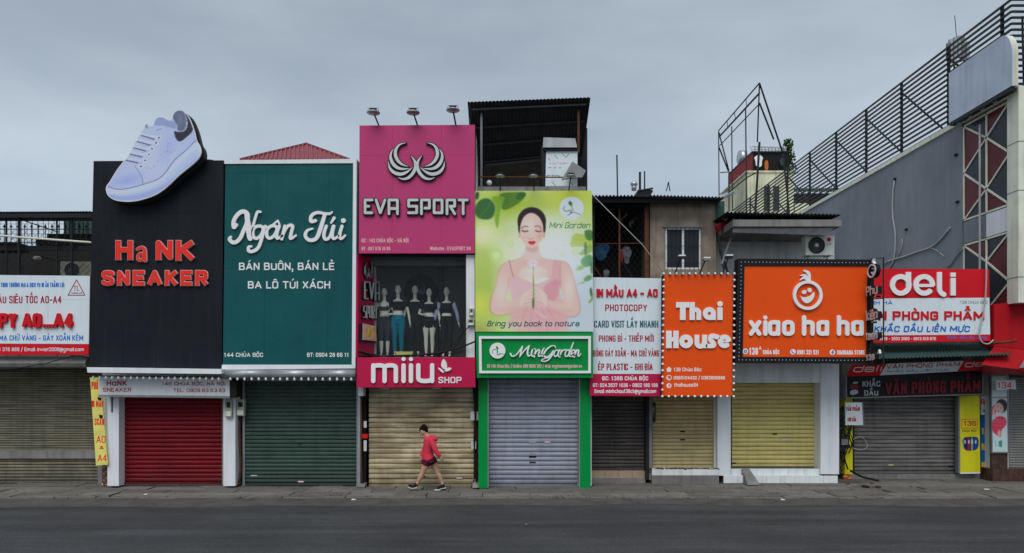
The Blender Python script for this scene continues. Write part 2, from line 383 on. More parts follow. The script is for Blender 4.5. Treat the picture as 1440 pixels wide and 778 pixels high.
# ------------------------------------------------------------------ printed pictures: colours laid on a fine mesh
class Paint:
    def __init__(s, x, y, base): s.x = x; s.y = y; s.c = np.tile(np.array(base, float)/255, (len(x), 1))
    def put(s, a, col):
        a = np.clip(a, 0, 1)[:, None]; s.c = s.c*(1-a) + a*np.array(col, float)/255
    def blob(s, cx, cy, rx, ry, col, al=1, soft=.15, ang=0):
        c, n_ = math.cos(R(ang)), math.sin(R(ang)); dx = s.x-cx; dy = s.y-cy
        d = np.sqrt(((dx*c+dy*n_)/rx)**2 + ((-dx*n_+dy*c)/ry)**2)
        s.put(al*np.clip((1-d)/soft+.5 if soft < .5 else (1-d)/soft, 0, 1), col)
    def segd(s, pts, closed):
        d = np.full(len(s.x), 1e9); m = len(pts)
        for i in range(m if closed else m-1):
            ax, ay = pts[i][:2]; bx, by = pts[(i+1) % m][:2]; vx, vy = bx-ax, by-ay
            t = np.clip(((s.x-ax)*vx+(s.y-ay)*vy)/(vx*vx+vy*vy+1e-9), 0, 1)
            d = np.minimum(d, np.hypot(s.x-ax-t*vx, s.y-ay-t*vy))
        return d
    def poly(s, pts, col, al=1, soft=3, sm=0):
        if sm: pts = chaikin([tuple(p) for p in pts], True, sm)
        ins = np.zeros(len(s.x), bool); m = len(pts)
        for i in range(m):
            ax, ay = pts[i]; bx, by = pts[(i+1) % m]
            if ay == by: continue
            ins ^= ((ay > s.y) != (by > s.y)) & (s.x < (bx-ax)*(s.y-ay)/(by-ay)+ax)
        d = s.segd(pts, True); d = np.where(ins, d, -d)
        s.put(al*np.clip(d/soft+.5, 0, 1), col)
    def line(s, pts, w, col, al=1, soft=2, sm=2):
        if sm: pts = chaikin([tuple(p) for p in pts], False, sm)
        s.put(al*np.clip((w/2-s.segd(pts, False))/soft+.5, 0, 1), col)
def colour(me, srgb, gain=1.0):
    c = np.clip(srgb, 0, 1); l_ = np.where(c <= .04045, c/12.92, ((c+.055)/1.055)**2.4)/KEY*gain
    a = me.color_attributes.new('Col', 'FLOAT_COLOR', 'POINT'); buf = np.ones((len(me.vertices), 4)); buf[:len(l_), :3] = np.minimum(l_, .85)
    if len(buf) > len(l_): buf[len(l_):, :3] = buf[0, :3]
    a.data.foreach_set('color', buf.ravel())
def picture(name, parent, q, mapf, nx, ny, w, fn, m, gain=1.0):
    """q = tl,tr,br,bl photo px; fn(x,y) gets zoom coords 0..1 grid -> paints"""
    u, v = np.meshgrid(np.linspace(0, 1, nx+1), np.linspace(0, 1, ny+1)); u = u.ravel(); v = v.ravel()
    (ax,ay),(bx,by),(cx,cy),(dx,dy) = q
    X = (ax*(1-u)+bx*u)*(1-v)+(dx*(1-u)+cx*u)*v; Yp = (ay*(1-u)+by*u)*(1-v)+(dy*(1-u)+cy*u)*v
    g = org(parent); vs = []
    for a, b in zip(X, Yp):
        p = mapf(a, b, w); vs.append((p[0]-g[0], p[1]-g[1], p[2]-g[2]))
    fs = [(j*(nx+1)+i, (j+1)*(nx+1)+i, (j+1)*(nx+1)+i+1, j*(nx+1)+i+1) for j in range(ny) for i in range(nx)]
    me = bpy.data.meshes.new(name); me.from_pydata(vs, [], fs); me.update(); cc = fn(X, Yp).reshape(ny+1, nx+1, 3)
    for _ in range(2):
        q_ = np.pad(cc, ((1,1),(1,1),(0,0)), 'edge'); cc = (q_[1:-1,1:-1]*2+q_[:-2,1:-1]+q_[2:,1:-1]+q_[1:-1,:-2]+q_[1:-1,2:])/6
    colour(me, cc.reshape(-1, 3), gain)
    return link(name, me, m, parent)
# ------------------------------------------------------------------ palette
M = dict(
 white=mat('white_paint', S(204,208,213), .45, .10, 2, streak=.22), whitebd=mat('white_board', S(196,206,216), .35, .08, 1.5, streak=.12),
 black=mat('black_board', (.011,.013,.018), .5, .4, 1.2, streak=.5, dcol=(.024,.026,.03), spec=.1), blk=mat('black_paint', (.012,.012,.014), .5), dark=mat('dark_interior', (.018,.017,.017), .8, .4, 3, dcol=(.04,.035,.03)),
 teal=mat('teal_board', S(14,70,72), .33, .3, 1.1, streak=.22, dcol=S(26,92,92)), pink=mat('pink_board', S(172,58,104), .35, .22, 1.3, streak=.12, dcol=S(150,52,92)),
 magenta=mat('magenta_board', S(172,24,66), .38, .2, 1.5, dcol=S(120,18,48)), green=mat('green_board', S(0,128,58), .35, .2, 1.5, streak=.12),
 orange=mat('orange_board', S(222,74,14), .38, .15, 1.2, streak=.08, dcol=S(190,58,14)), red=mat('red_board', S(190,22,34), .4, .2, 1.6), redletter=mat('red_letter', (.85,.045,.03), .5, .05, 3, spec=.08),
 pale=mat('pale_letter_edge', S(225,165,165), .35, .05), dred=mat('dark_red_letter', S(150,18,36), .4, .15), blue=mat('blue_print', S(20,96,178), .4, .05), tealtx=mat('teal_print', S(14,84,92), .4, .05),
 lilac=mat('white_acrylic', S(216,220,240), .25, .05, 2), silver=mat('brushed_silver', (.62,.64,.62), .32, .2, 8, metal=.35), steel=mat('galvanised_steel', (.42,.44,.46), .42, .4, 4, streak=.4, metal=.5),
 rsh=mat('red_shutter_paint', S(112,18,28), .42, .3, 2, hs=.3, streak=.35), gsh=mat('green_shutter_paint', S(58,78,70), .5, .35, 2, hs=.3, streak=.4), csh=mat('cream_shutter_paint', S(190,176,146), .5, .7, 1.6, hs=.75, streak=.3, dcol=S(105,90,62)),
 ssh=mat('grey_shutter_paint', S(140,145,158), .38, .3, 2, hs=.3, streak=.35, metal=.0), bsh=mat('brown_shutter_paint', S(84,78,76), .5, .5, 2, hs=.75, streak=.6), ysh=mat('beige_shutter_paint', S(184,168,124), .5, .35, 2, hs=.3, streak=.4),
 lsh=mat('lime_shutter_paint', S(186,174,112), .45, .2, 2, hs=.3, streak=.25), osh=mat('olive_shutter_paint', S(122,118,100), .55, .45, 1.5, hs=.75, streak=.6), tsh=mat('taupe_shutter_paint', S(116,112,110), .45, .4, 2, hs=.75, streak=.5), wsh=mat('pale_grey_shutter_paint', S(136,136,132), .5, .3, 2, streak=.3),
 concrete=mat('concrete', (.26,.255,.24), .85, .6, 2, streak=.6, bump=.5, bscale=25), pave=mat('pavement_concrete', (.18,.17,.155), .9, .75, 1.3, bump=.8, bscale=18, dcol=(.09,.088,.085), fine=.25),
 pave2=mat('pavement_concrete_worn', (.23,.215,.195), .9, .7, 1.7, bump=.8, bscale=18, dcol=(.12,.115,.11), fine=.25), bed=mat('pavement_joint_dirt', (.05,.048,.045), .95, .5, 5, bump=.6),
 stucco=mat('stained_stucco', S(150,138,124), .9, .75, 2.2, streak=.7, bump=.9, bscale=12, dcol=S(84,74,64)), greywall=mat('grey_blue_render', S(120,126,133), .85, .75, .5, streak=.5, bump=.25, dcol=S(96,102,110), spec=.2),
 plaster=mat('white_plaster', S(226,227,230), .8, .25, 1.5, streak=.5, bump=.3), yellowwall=mat('mildewed_yellow_plaster', S(196,198,172), .85, .6, .5, streak=.95, dcol=S(110,102,84)),
 rust=mat('rusty_steel', (.13,.055,.03), .85, .7, 6), redmetal=mat('red_sheet_metal', S(130,30,36), .55, .3, 1, streak=.3), roofred=mat('red_roof_sheet', S(128,66,72), .45, .2, 2),
 corr=mat('dark_corrugated_sheet', (.022,.022,.025), .7, .5, 3, streak=.4, dcol=(.04,.036,.033)), corg=mat('grey_corrugated_sheet', S(128,128,134), .5, .5, 2, streak=.5), corgreen=mat('green_corrugated_sheet', S(52,76,72), .5, .4, 2, streak=.4),
 darkmetal=mat('dark_steel', (.022,.024,.027), .45, .3, 4), greymetal=mat('grey_steel', (.2,.21,.22), .45, .3, 4), pvc=mat('grey_pvc', S(150,156,162), .4, .3, 4), cable=mat('cable_rubber', (.015,.015,.016), .55),
 wcable=mat('pale_cable', (.42,.42,.42), .5), acw=mat('white_ac_casing', S(208,208,198), .45, .3, 3, streak=.35), meter=mat('meter_casing', S(150,150,134), .5, .35, 6), skin=mat('skin', (.52,.30,.21), .5, .1, 6, fine=.02),
 hair=mat('black_hair', (.009,.008,.008), .8, spec=.05), jacket=mat('coral_jacket_cloth', S(192,54,72), .85, .3, 14, bump=.35, bscale=60, dcol=S(176,40,64)), shorts=mat('maroon_cloth', (.075,.008,.028), .85), shoe=mat('black_shoe_fabric', (.02,.012,.016), .7), sole=mat('white_rubber', (.7,.7,.7), .6),
 mann=mat('mannequin_shell', (.82,.78,.66), .35, .05), navy=mat('navy_cloth', (.035,.04,.062), .85, .5, 18, dcol=(.1,.1,.12)), blackcloth=mat('black_cloth', (.016,.016,.02), .85), teals=mat('turquoise_cloth', (.0,.2,.3), .7, .2, 12), lilaccloth=mat('lilac_cloth', (.42,.45,.66), .8, .1),
 yellow=mat('yellow_panel', S(196,190,30), .45, .25, 2, streak=.25), yban=mat('yellow_banner', S(214,204,110), .6, .35, 4), amber=mat('amber_print', (.75,.47,.02), .4, .05), bulb=mat('milky_bulb', (.8,.8,.82), .25, .03), tile=mat('white_tile', S(206,212,218), .2, .2, 4, streak=.25),
 btile=mat('beige_tile', S(156,138,118), .35, .3, 4), marble=mat('brown_marble', (.11,.06,.045), .25, .9, 9, dcol=(.03,.018,.015), fine=.3), bluep=mat('blue_panel', S(16,92,150), .4, .25, 3), leaf=mat('leaf_green', (.035,.075,.022), .7), moss=mat('moss', (.03,.07,.015), .95, .5, 10),
 redcanvas=mat('red_awning_cloth', S(160,16,26), .6, .3, 1.2, streak=.3), dglass=mat('dark_cladding_glass', (.022,.026,.036), .3, .1, 1, spec=.25), rglass=mat('red_cladding_glass', (.12,.012,.02), .35, .2, 1, spec=.2), cream=mat('cream_metal', S(206,206,190), .5, .3, 2, streak=.4),
 kerb=mat('kerb_concrete', (.2,.19,.175), .9, .6, 2, bump=.7, bscale=20), gutter=mat('gutter_tarmac', (.115,.108,.098), .92, .8, 1.8, bump=.7, bscale=25, dcol=(.06,.057,.053), fine=.25), brick=mat('red_brick', (.2,.06,.035), .9, .5, 8), paper=mat('paper', (.6,.6,.58), .8), curtain=mat('dark_window_glass', (.03,.035,.04), .15, .2, 2),
 panelw=mat('billboard_back_panel', S(172,182,196), .5, .3, 1.2, streak=.35), fan=mat('black_plastic', (.02,.02,.022), .5), lamp=mat('lamp_glass', (.55,.57,.58), .2, .05), orangecloth=mat('orange_cloth', (.5,.13,.03), .8), tank=mat('stainless_tank', (.55,.57,.6), .3, .2, 3, metal=.7),
)
GL = glass('window_glass', tint=(.97,.98,.98))

# ------------------------------------------------------------------ ground
def cracked(m, sc=1.6):
    n = m.node_tree.nodes; l = m.node_tree.links; bs = n['Principled BSDF']; geo = n.new('ShaderNodeNewGeometry')
    wn_ = n.new('ShaderNodeTexNoise'); wn_.inputs['Scale'].default_value = 3; wn_.inputs['Detail'].default_value = 5; l.new(geo.outputs['Position'], wn_.inputs['Vector'])
    ad = n.new('ShaderNodeVectorMath'); ad.operation = 'MULTIPLY_ADD'; ad.inputs[1].default_value = (.5,.5,.5); l.new(wn_.outputs['Color'], ad.inputs[0]); l.new(geo.outputs['Position'], ad.inputs[2])
    vo = n.new('ShaderNodeTexVoronoi'); vo.feature = 'DISTANCE_TO_EDGE'; vo.inputs['Scale'].default_value = sc; l.new(ad.outputs[0], vo.inputs['Vector'])
    r = n.new('ShaderNodeMapRange'); l.new(vo.outputs['Distance'], r.inputs[0]); r.inputs[1].default_value = .0; r.inputs[2].default_value = .022; r.inputs[3].default_value = .8; r.inputs[4].default_value = 0
    pn = n.new('ShaderNodeTexNoise'); pn.inputs['Scale'].default_value = .9; l.new(geo.outputs['Position'], pn.inputs['Vector'])
    r2 = n.new('ShaderNodeMapRange'); l.new(pn.outputs[0], r2.inputs[0]); r2.inputs[1].default_value = .42; r2.inputs[2].default_value = .56
    mu = n.new('ShaderNodeMath'); mu.operation = 'MULTIPLY'; l.new(r.outputs[0], mu.inputs[0]); l.new(r2.outputs[0], mu.inputs[1])
    x = n.new('ShaderNodeMix'); x.data_type = 'RGBA'; l.new(mu.outputs[0], x.inputs[0]); src = bs.inputs['Base Color'].links[0].from_socket; l.new(src, x.inputs[6]); x.inputs[7].default_value = (.03,.028,.026,1); l.new(x.outputs[2], bs.inputs['Base Color'])
for k_ in ('pave','pave2','kerb','gutter'): cracked(M[k_])
def roadmat():
    m = bpy.data.materials.new('asphalt'); m.use_nodes = True; n = m.node_tree.nodes; l = m.node_tree.links; b = n['Principled BSDF']
    geo = n.new('ShaderNodeNewGeometry'); mp = n.new('ShaderNodeMapping'); mp.inputs['Scale'].default_value = (.12, 1.6, 1); l.new(geo.outputs['Position'], mp.inputs[0])
    a = n.new('ShaderNodeTexNoise'); a.inputs['Scale'].default_value = 1.0; a.inputs['Detail'].default_value = 6; l.new(mp.outputs[0], a.inputs['Vector'])
    g = n.new('ShaderNodeTexNoise'); g.inputs['Scale'].default_value = 28; g.inputs['Detail'].default_value = 8; l.new(geo.outputs['Position'], g.inputs['Vector'])
    p = n.new('ShaderNodeTexNoise'); p.inputs['Scale'].default_value = .35; p.inputs['Detail'].default_value = 4; l.new(geo.outputs['Position'], p.inputs['Vector'])
    def mr(s, x0, x1, y0, y1):
        r = n.new('ShaderNodeMapRange'); l.new(s, r.inputs[0])
        for i, v in enumerate((x0, x1, y0, y1)): r.inputs[i+1].default_value = v
        return r.outputs[0]
    def mult(x, y):
        q = n.new('ShaderNodeMath'); q.operation = 'MULTIPLY'; l.new(x, q.inputs[0]); l.new(y, q.inputs[1]); return q.outputs[0]
    mp2 = n.new('ShaderNodeMapping'); mp2.inputs['Scale'].default_value = (.5, 14, 1); l.new(geo.outputs['Position'], mp2.inputs[0])
    s2 = n.new('ShaderNodeTexNoise'); s2.inputs['Scale'].default_value = 1.0; s2.inputs['Detail'].default_value = 3; l.new(mp2.outputs[0], s2.inputs['Vector'])
    f = mult(mult(mult(mr(a.outputs[0], .3, .7, .7, 1.3), mr(g.outputs[0], .3, .7, .72, 1.3)), mr(p.outputs[0], .3, .7, .75, 1.25)), mr(s2.outputs[0], .58, .74, 1, 1.6))
    c = n.new('ShaderNodeVectorMath'); c.operation = 'SCALE'; c.inputs[0].default_value = (.045, .047, .050); l.new(f, c.inputs['Scale']); l.new(c.outputs[0], b.inputs['Base Color'])
    b.inputs['Roughness'].default_value = .82; b.inputs['Specular IOR Level'].default_value = .3
    bp = n.new('ShaderNodeBump'); bp.inputs['Strength'].default_value = .7; bp.inputs['Distance'].default_value = .012; l.new(g.outputs[0], bp.inputs['Height']); l.new(bp.outputs[0], b.inputs['Normal'])
    return m
def struct(o): o['kind'] = 'structure'; return o
m_ = MB().box(-400, 400, -400, 400, -.9, -.30); struct(build(m_, 'ground', M['pave']))
m_ = MB().box(-200, 200, -40, -1.6, -.31, -.06); struct(build(m_, 'road', roadmat()))
ge = [(-60+i*.22, -2.28+.16*math.sin(i*.05)+rnd.uniform(-.035,.035)+.08*math.sin(i*.31)) for i in range(546)]
m_ = MB().add([(x,-1.40,-.034) for x, y in ge]+[(x,y,-.055) for x, y in ge]+[(x,y-.01,-.062) for x, y in ge], [(i,546+i,547+i,i+1) for i in range(545)]+[(546+i,1092+i,1093+i,547+i) for i in range(545)]); struct(build(m_, 'gutter', M['gutter']))
pv = MB()
pv.box(-40, 40, -1.28, 14, -.3, -.045)
pave = struct(build(pv, 'pavement', M['bed'])); ORG[pave.name] = (0,0,0)
# slabs laid in rows with broken widths
for r_, (ya, yb) in enumerate(((-1.27,-.72),(-.712,-.2),(-.192,.32),(.328,.9))):
    x = -16.5 + rnd.random()
    while x < 17.5:
        w = rnd.uniform(.55, 1.5) if rnd.random() < .8 else rnd.uniform(1.6, 2.6)
        z = -.001 + rnd.uniform(-.014, .012); tl = rnd.uniform(-.02, .02); j = lambda s=.03: rnd.uniform(-s, s)
        g_ = .012 + rnd.random()*.012
        a = [(x+g_+j(), ya+g_*.5, z), (x+w+j(.01), ya+g_*.5+abs(j(.03)), z+tl), (x+w+j(.01), yb, z+tl), (x+g_, yb-abs(j(.02)), z)]
        mb = MB().add([(p[0],p[1],-.06) for p in a]+a, [(3,2,1,0),(4,5,6,7),(0,1,5,4),(1,2,6,5),(2,3,7,6),(3,0,4,7)])
        build(mb, 'paving_slab', M['pave2'] if rnd.random() < .4 else M['pave'], pave); x += w
# the forecourt that runs back to the shops on the right
for r_, (ya, yb) in enumerate(((.91,1.5),(1.508,2.1),(2.108,2.9))):
    x = 3.6
    while x < 17:
        w = rnd.uniform(.8, 2.0); z = -.002 + rnd.uniform(-.005,.005)
        build(MB().box(x+.01, x+w, ya, yb, -.05, z), 'paving_slab', M['pave2'] if rnd.random() < .3 else M['pave'], pave); x += w
kb = struct(build(MB().box(-40, 40, -1.41, -1.285, -.3, -.03), 'kerb', M['bed'])); ORG[kb.name] = (0,0,0)
x = -16.6
while x < 17:
    w = 1.0 if rnd.random() < .7 else rnd.uniform(.4, .9)
    dy = rnd.uniform(-.03, .03); dz = rnd.uniform(-.02, .004) if rnd.random() < .8 else -.03
    build(MB().box(x+.008, x+w-.008, -1.43+dy, -1.284, -.1, .006+dz), 'kerb_stone', M['kerb'], kb); x += w

gb_ = MB()
for i in range(900):
    x = rnd.uniform(-14.5, 14.5); e_ = rnd.random(); y = rnd.gauss(-1.5, .12) if e_ < .45 else (rnd.gauss(.0, .25) if e_ < .7 else rnd.uniform(-1.3, .4)); z = -.04 if y < -1.42 else .012
    s_ = rnd.uniform(.008, .03); a_ = rnd.random()*3.14; ca, sa = math.cos(a_)*s_, math.sin(a_)*s_
    gb_.add([(x-ca,y-sa,z),(x+sa*.6,y-ca*.6,z),(x+ca,y+sa,z+s_*.2),(x-sa*.5,y+ca*.5,z+s_*.35)], [(0,1,2,3)])
o_ = build(gb_, 'grit_and_leaf_litter', mat('street_grit', (.14,.12,.09), .95, .9, 9, dcol=(.03,.028,.02)), kind='stuff'); o_['label'] = 'fine grit and leaf bits scattered along the pavement edge'; o_['category'] = 'litter'

# ------------------------------------------------------------------ builders shared by the shops
def shutter(parent, a, b, yt, yb, Y, m, pitch=5.6, guide=M['greymetal'], label=None, marksat=()):
    x0, x1 = wx(a, Y), wx(b, Y); z1, z0 = wz(yt, Y), wz(yb, Y)
    gm = MB(); gm.box(x0-.05, x0+.015, Y-.03, Y+.05, z0, z1); gm.box(x1-.015, x1+.05, Y-.03, Y+.05, z0, z1); gm.box(x0-.04, x1+.04, Y+.045, Y+.06, z0, z1)
    rs = build(gm, 'roller_shutter', guide, parent)
    if label: rs['label'] = label
    p = pitch*(D+Y)/F; n = int(round((z1-z0-.07)/p)); p = (z1-z0-.07)/n
    prof = [(0,.02),(.09,.006),(.28,-.012),(.62,-.015),(.84,-.004),(.96,.018)]
    vs = []; fs = []
    for z, y in prof: vs += [(-(x1-x0)/2+.02, y, z*p), ((x1-x0)/2-.02, y, z*p)]
    for i in range(len(prof)-1): fs.append((2*i, 2*i+1, 2*i+3, 2*i+2))
    me = bpy.data.meshes.new('slat'); me.from_pydata(vs, [], fs); me.update(); me.materials.append(m)
    for i in range(n):
        instance(me, 'slat', rs, ((x0+x1)/2, Y+rnd.uniform(-.0015,.0015), z0+.07+i*p), (0, rnd.uniform(-.0006,.0006), 0))
    bb = MB(); bb.box(x0+.02, x1-.02, Y-.025, Y+.02, z0+.005, z0+.068); build(bb, 'bottom_bar', m, rs)
    for (mx, my, mw, mh, mm) in marksat:
        build(MB().pbox(mx-mw/2, mx+mw/2, my-mh/2, my+mh/2, Y-.02, .01), 'lock_plate', mm, rs)
    return rs
def board(name, label, cat, quads, Y, dep, m, back=None, group=None, frame=None):
    """sign board made of flat panels butted with a fine joint, on a backing box"""
    allx = [p[0] for q in quads for p in q]; ally = [p[1] for q in quads for p in q]
    t = thing(name, label, cat, (wx((min(allx)+max(allx))/2, Y), Y, wz(max(ally), Y)), group)
    pl = front(Y)
    for q in quads:
        c = (sum(p[0] for p in q)/4, sum(p[1] for p in q)/4)
        q2 = [(p[0]+(.09 if p[0] < c[0] else -.09), p[1]+(.09 if p[1] < c[1] else -.09)) for p in q]
        build(MB().pquad(q2, pl, .02), 'panel', m, t)
    tl = min(quads, key=lambda q: q[0][0]+q[0][1])[0]; tr = max(quads, key=lambda q: q[1][0]-q[1][1])[1]
    br = max(quads, key=lambda q: q[2][0]+q[2][1])[2]; bl = min(quads, key=lambda q: q[3][0]-q[3][1])[3]
    build(MB().pquad([(tl[0]+.1,tl[1]+.1),(tr[0]-.1,tr[1]+.1),(br[0]-.1,br[1]-.1),(bl[0]+.1,bl[1]-.1)], pl, dep-.024, -.024), 'backing', back or M['blk'], t)
    return t, pl
def gridq(tl, tr, br, bl, us, vs):
    def at(u, v): return tuple((tl[k]*(1-u)+tr[k]*u)*(1-v)+(bl[k]*(1-u)+br[k]*u)*v for k in (0, 1))
    return [[at(us[i],vs[j]), at(us[i+1],vs[j]), at(us[i+1],vs[j+1]), at(us[i],vs[j+1])] for j in range(len(vs)-1) for i in range(len(us)-1)]
def cable(name, pts, r, m, label, cat='cable', sm=2, group=None):
    if sm: pts = chaikin([tuple(p) for p in pts], False, sm)
    mb = MB().tube(pts, r, 6); return mono(mb, name, m, label, cat, group, True)
def pw(spec, w, hf, hm, dep=.0): pass

# ================================================================== 1 left print shop
b1 = thing('shop_building', 'low shop with a dark wire-fenced terrace and an olive shutter at the left edge', 'shop building', (-13.5, .7, 0))
Y = 1.15
mb = MB().box(-19, wx(139,Y)-.02, Y+.1, 9, -.05, wz(506,Y)); build(mb, 'wall', M['concrete'], b1)
shutter(b1, -70, 137, 519, 634, 1.0, M['osh'], 3.4)
mb = MB(); mb.pbox(-75, 138, 634, 645, .85, .25); build(mb, 'ledge', M['concrete'], b1)
shutter(b1, -70, 139, 645, 679.5, .93, M['osh'], 4.2)
# rounded concrete canopy of three lengths
for i, (a, b) in enumerate(((-80,-20),(-19.6,57),(57.4,122))):
    mb = MB(); Yc = -.12; pr = [(1.2, wz(499,.8)), (Yc+.1, wz(503,Yc)), (Yc-.02, wz(506,Yc)), (Yc-.08, wz(511,Yc)), (Yc-.03, wz(516,Yc)), (Yc+.1, wz(518,Yc)), (1.2, wz(518,.8))]
    xa, xb = wx(a,Yc), wx(b,Yc); n = len(pr)
    mb.add([(xa,y,z) for y,z in pr]+[(xb,y,z) for y,z in pr], [tuple(range(n-1,-1,-1)), tuple(range(n,2*n))]+[(k,(k+1)%n,n+(k+1)%n,n+k) for k in range(n)])
    build(mb, 'canopy', M['concrete'], b1)
# terrace: back wall, posts, netting, roof sheet
zt = wz(506,.7)
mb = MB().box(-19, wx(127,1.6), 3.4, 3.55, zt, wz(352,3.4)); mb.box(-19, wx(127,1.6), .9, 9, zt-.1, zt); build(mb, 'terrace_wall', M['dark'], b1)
mb = MB().box(-19, wx(128,1.0), .9, 1.45, wz(304,.9)-.02, wz(304,.9)+.02); build(mb, 'roof_deck', M['darkmetal'], b1)
mb = MB().corr((wx(-60,.85),.85,wz(298.5,.85)),(wx(129,.85),.85,wz(297.5,.85)),(wx(129,.85),1.5,wz(298,.85)),(wx(-60,.85),1.5,wz(299,.85)), 44, .02, 4); build(mb, 'roof', M['corr'], b1)
mb = MB().pbox(-60,128.5,300,306,.88,.06); build(mb, 'fascia', M['darkmetal'], b1)
for x in (-30, 9, 27, 80, 101): build(MB().tube([(wx(x,1),1,zt),(wx(x,1),1,wz(302,1))], .028 if x not in (27,101) else .045, 6), 'post', M['darkmetal'], b1)
net = MB()
for i in range(-6, 18): 
    x = wx(i*7.6, 1.05); net.beam((x,1.05,wz(345,1.05)),(x,1.05,wz(305,1.05)), .009)
for i in range(6): net.beam((wx(-60,1.05),1.055,wz(308+i*7,1.05)),(wx(128,1.05),1.055,wz(308+i*7,1.05)), .008)
o = build(net, 'wire_grid', M['darkmetal'], b1, kind='stuff')
net = MB(); pl = front(1.08)
for i in range(-6, 16):
    for s in (1, -1):
        x0 = i*9.0; net.beam(pl(x0,390), pl(x0+s*66,324), .007)
o = build(net, 'chain_link', M['darkmetal'], b1, kind='stuff')
mb = MB()
for i in range(-3, 14):
    x = wx(6+i*9.6, 1.5); mb.beam((x,1.5,wz(344,1.5)),(x,1.5,wz(317,1.5)), .016); mb.add([(x-.05,1.5,wz(320,1.5)),(x+.05,1.5,wz(320,1.5)),(x,1.5,wz(315,1.5))],[(0,1,2)])
mb.beam((wx(-30,1.5),1.5,wz(322.5,1.5)),(wx(128,1.5),1.5,wz(322.5,1.5)), .02); mb.beam((wx(-30,1.5),1.5,wz(341,1.5)),(wx(128,1.5),1.5,wz(341,1.5)), .02)
mb.beam((wx(12,1.3),1.3,wz(303,1.3)),(wx(80,1.3),1.3,wz(326,1.3)), .03)
build(mb, 'railing', M['darkmetal'], b1)
mb = MB().pbox(66,128,329,345,1.7,.9); mb.pbox(-40,24,341,352,1.7,.5); mb.pbox(50,128,335,345,1.62,.06); build(mb, 'parapet', M['dark'], b1)
build(MB().pbox(-40,128,345.5,352,1.12,.08), 'beam', M['darkmetal'], b1)
mono(MB().tube([(wx(-5,.8),.8,wz(331,.8)),(wx(30,.8),.8,wz(334,.8)),(wx(128,.8),.8,wz(341,.8))], .028, 8), 'pipe', M['cream'], 'thin pale pipe crossing the dark fenced terrace at the far left', 'pipe')
ld = thing('wall_lamp', 'small dim lamp inside the dark fenced terrace', 'lamp', P(52,368,2)); build(MB().ball(P(52,363,2),.12,.08,.06), 'lamp_shade', M['lamp'], ld); build(MB().box(wx(52,2)-.02,wx(52,2)+.02,2,3.4,wz(360,2),wz(359,2)), 'bracket', M['darkmetal'], ld)
tw = thing('neighbour_house', 'dark green walled house seen through the wire grid of the terrace', 'house', (wx(110,7),7,0)); mb = MB().pbox(89.5,135,311,340,7,4); build(mb,'wall',M['corgreen'],tw)
for i in range(6): build(MB().pbox(90+i*6.5,91+i*6.5,311.5,340,6.96,.03), 'seam', M['darkmetal'], tw)

def aircon(label, x0, x1, y0, y1, Y, m=M['acw'], logo=None):
    t = thing('air_conditioner', label, 'air conditioner', P((x0+x1)/2, y1, Y)); pl = front(Y)
    w = x1-x0; h = y1-y0
    build(MB().pquad([(x0,y0),(x1,y0),(x1,y1),(x0,y1)], pl, .3), 'casing', m, t)
    cx, cy, r = x0+w*.38, (y0+y1)/2, h*.42
    build(MB().lathe(pl(cx,cy,.0), [(0,0),(r*(D+Y)/F,0),(r*(D+Y)/F,.012),(0,.012)], 24, (0,-1,0)), 'fan_recess', M['fan'], t)
    g = MB()
    for k in range(3):
        rr = r*(1-.3*k)*(D+Y)/F; c = pl(cx,cy,.025)
        g.tube([(c.x+rr*math.cos(a_*math.pi/10), c.y, c.z+rr*math.sin(a_*math.pi/10)) for a_ in range(21)], .006, 4, False)
    for k in range(10):
        a_ = k*math.pi/10; rr = r*(D+Y)/F; c = pl(cx,cy,.027)
        g.beam((c.x-rr*math.cos(a_),c.y,c.z-rr*math.sin(a_)),(c.x+rr*math.cos(a_),c.y,c.z+rr*math.sin(a_)),.004)
    build(g, 'fan_grille', M['greymetal'], t)
    build(MB().lathe(pl(cx,cy,.02), [(0,0),(r*.25*(D+Y)/F,0),(r*.2*(D+Y)/F,.02),(0,.025)], 12, (0,-1,0)), 'hub', M['acw'], t)
    b = MB()
    for x in (x0+w*.15, x1-w*.15): b.beam(pl(x,y1,-.35), pl(x,y1,.02), .03); b.beam(pl(x,y1+8,-.32), pl(x,y1,-.05), .02)
    build(b, 'bracket', M['steel'], t); return t, pl
aircon('old grey air conditioner standing behind netting on the dark terrace', 85, 128, 368, 392, 1.7, M['meter'])

# the print sign
t, pl = board('shop_sign', 'white and red print shop sign with thick red raised letters ending in A4', 'sign', gridq((-90,386),(126.5,388),(125,484),(-90,483),(0,.4,.73,1),(0,.35,1)), -.3, .12, M['whitebd'], M['steel'])
build(MB().pquad([(-90,483.3),(125,484.3),(124.7,499),(-90,500)], pl, .1, .002), 'red_strip', M['red'], t)
text(t, 'TNHH THƯƠNG MẠI & DỊCH VỤ IN ẤN THẮNG LỢI', 1, 90, 404, 6.2, pl, M['blue'], wt=1.15)
text(t, 'IN MÀU SIÊU TỐC A0-A4', -22, 86.4, 426.8, 10.6, pl, M['dred'], wt=1.9)
letters(t, 'PHOTOCOPY A0....A4', -92, 104, 461.3, 20.5, pl, M['red'], .07, 4.6, gapf=.06)
text(t, 'ĐÓNG GÁY - MẠ CHỮ VÀNG - GÁY XOẮN KẼM', -48, 117, 479.2, 7.6, pl, M['blue'], wt=1.45)
text(t, 'ĐT: 024 3852 - 0914 376 889 / Email: inviet2008@gmail.com', -58, 118, 494, 5.2, pl, M['whitebd'], wt=.95, off=.003)
raised(t, drawn('z107.6,393.5 95.8,415.3 119.5,415.3', 1.1), None, pl, M['dred'], .003, name='triangle_logo')
text(t, 'TL', 103.5, 111.5, 409, 7, pl, M['dred'], wt=1.1); text(t, 'THẮNG LỢI', 100, 115.5, 413.5, 2.2, pl, M['blk'], wt=.45)
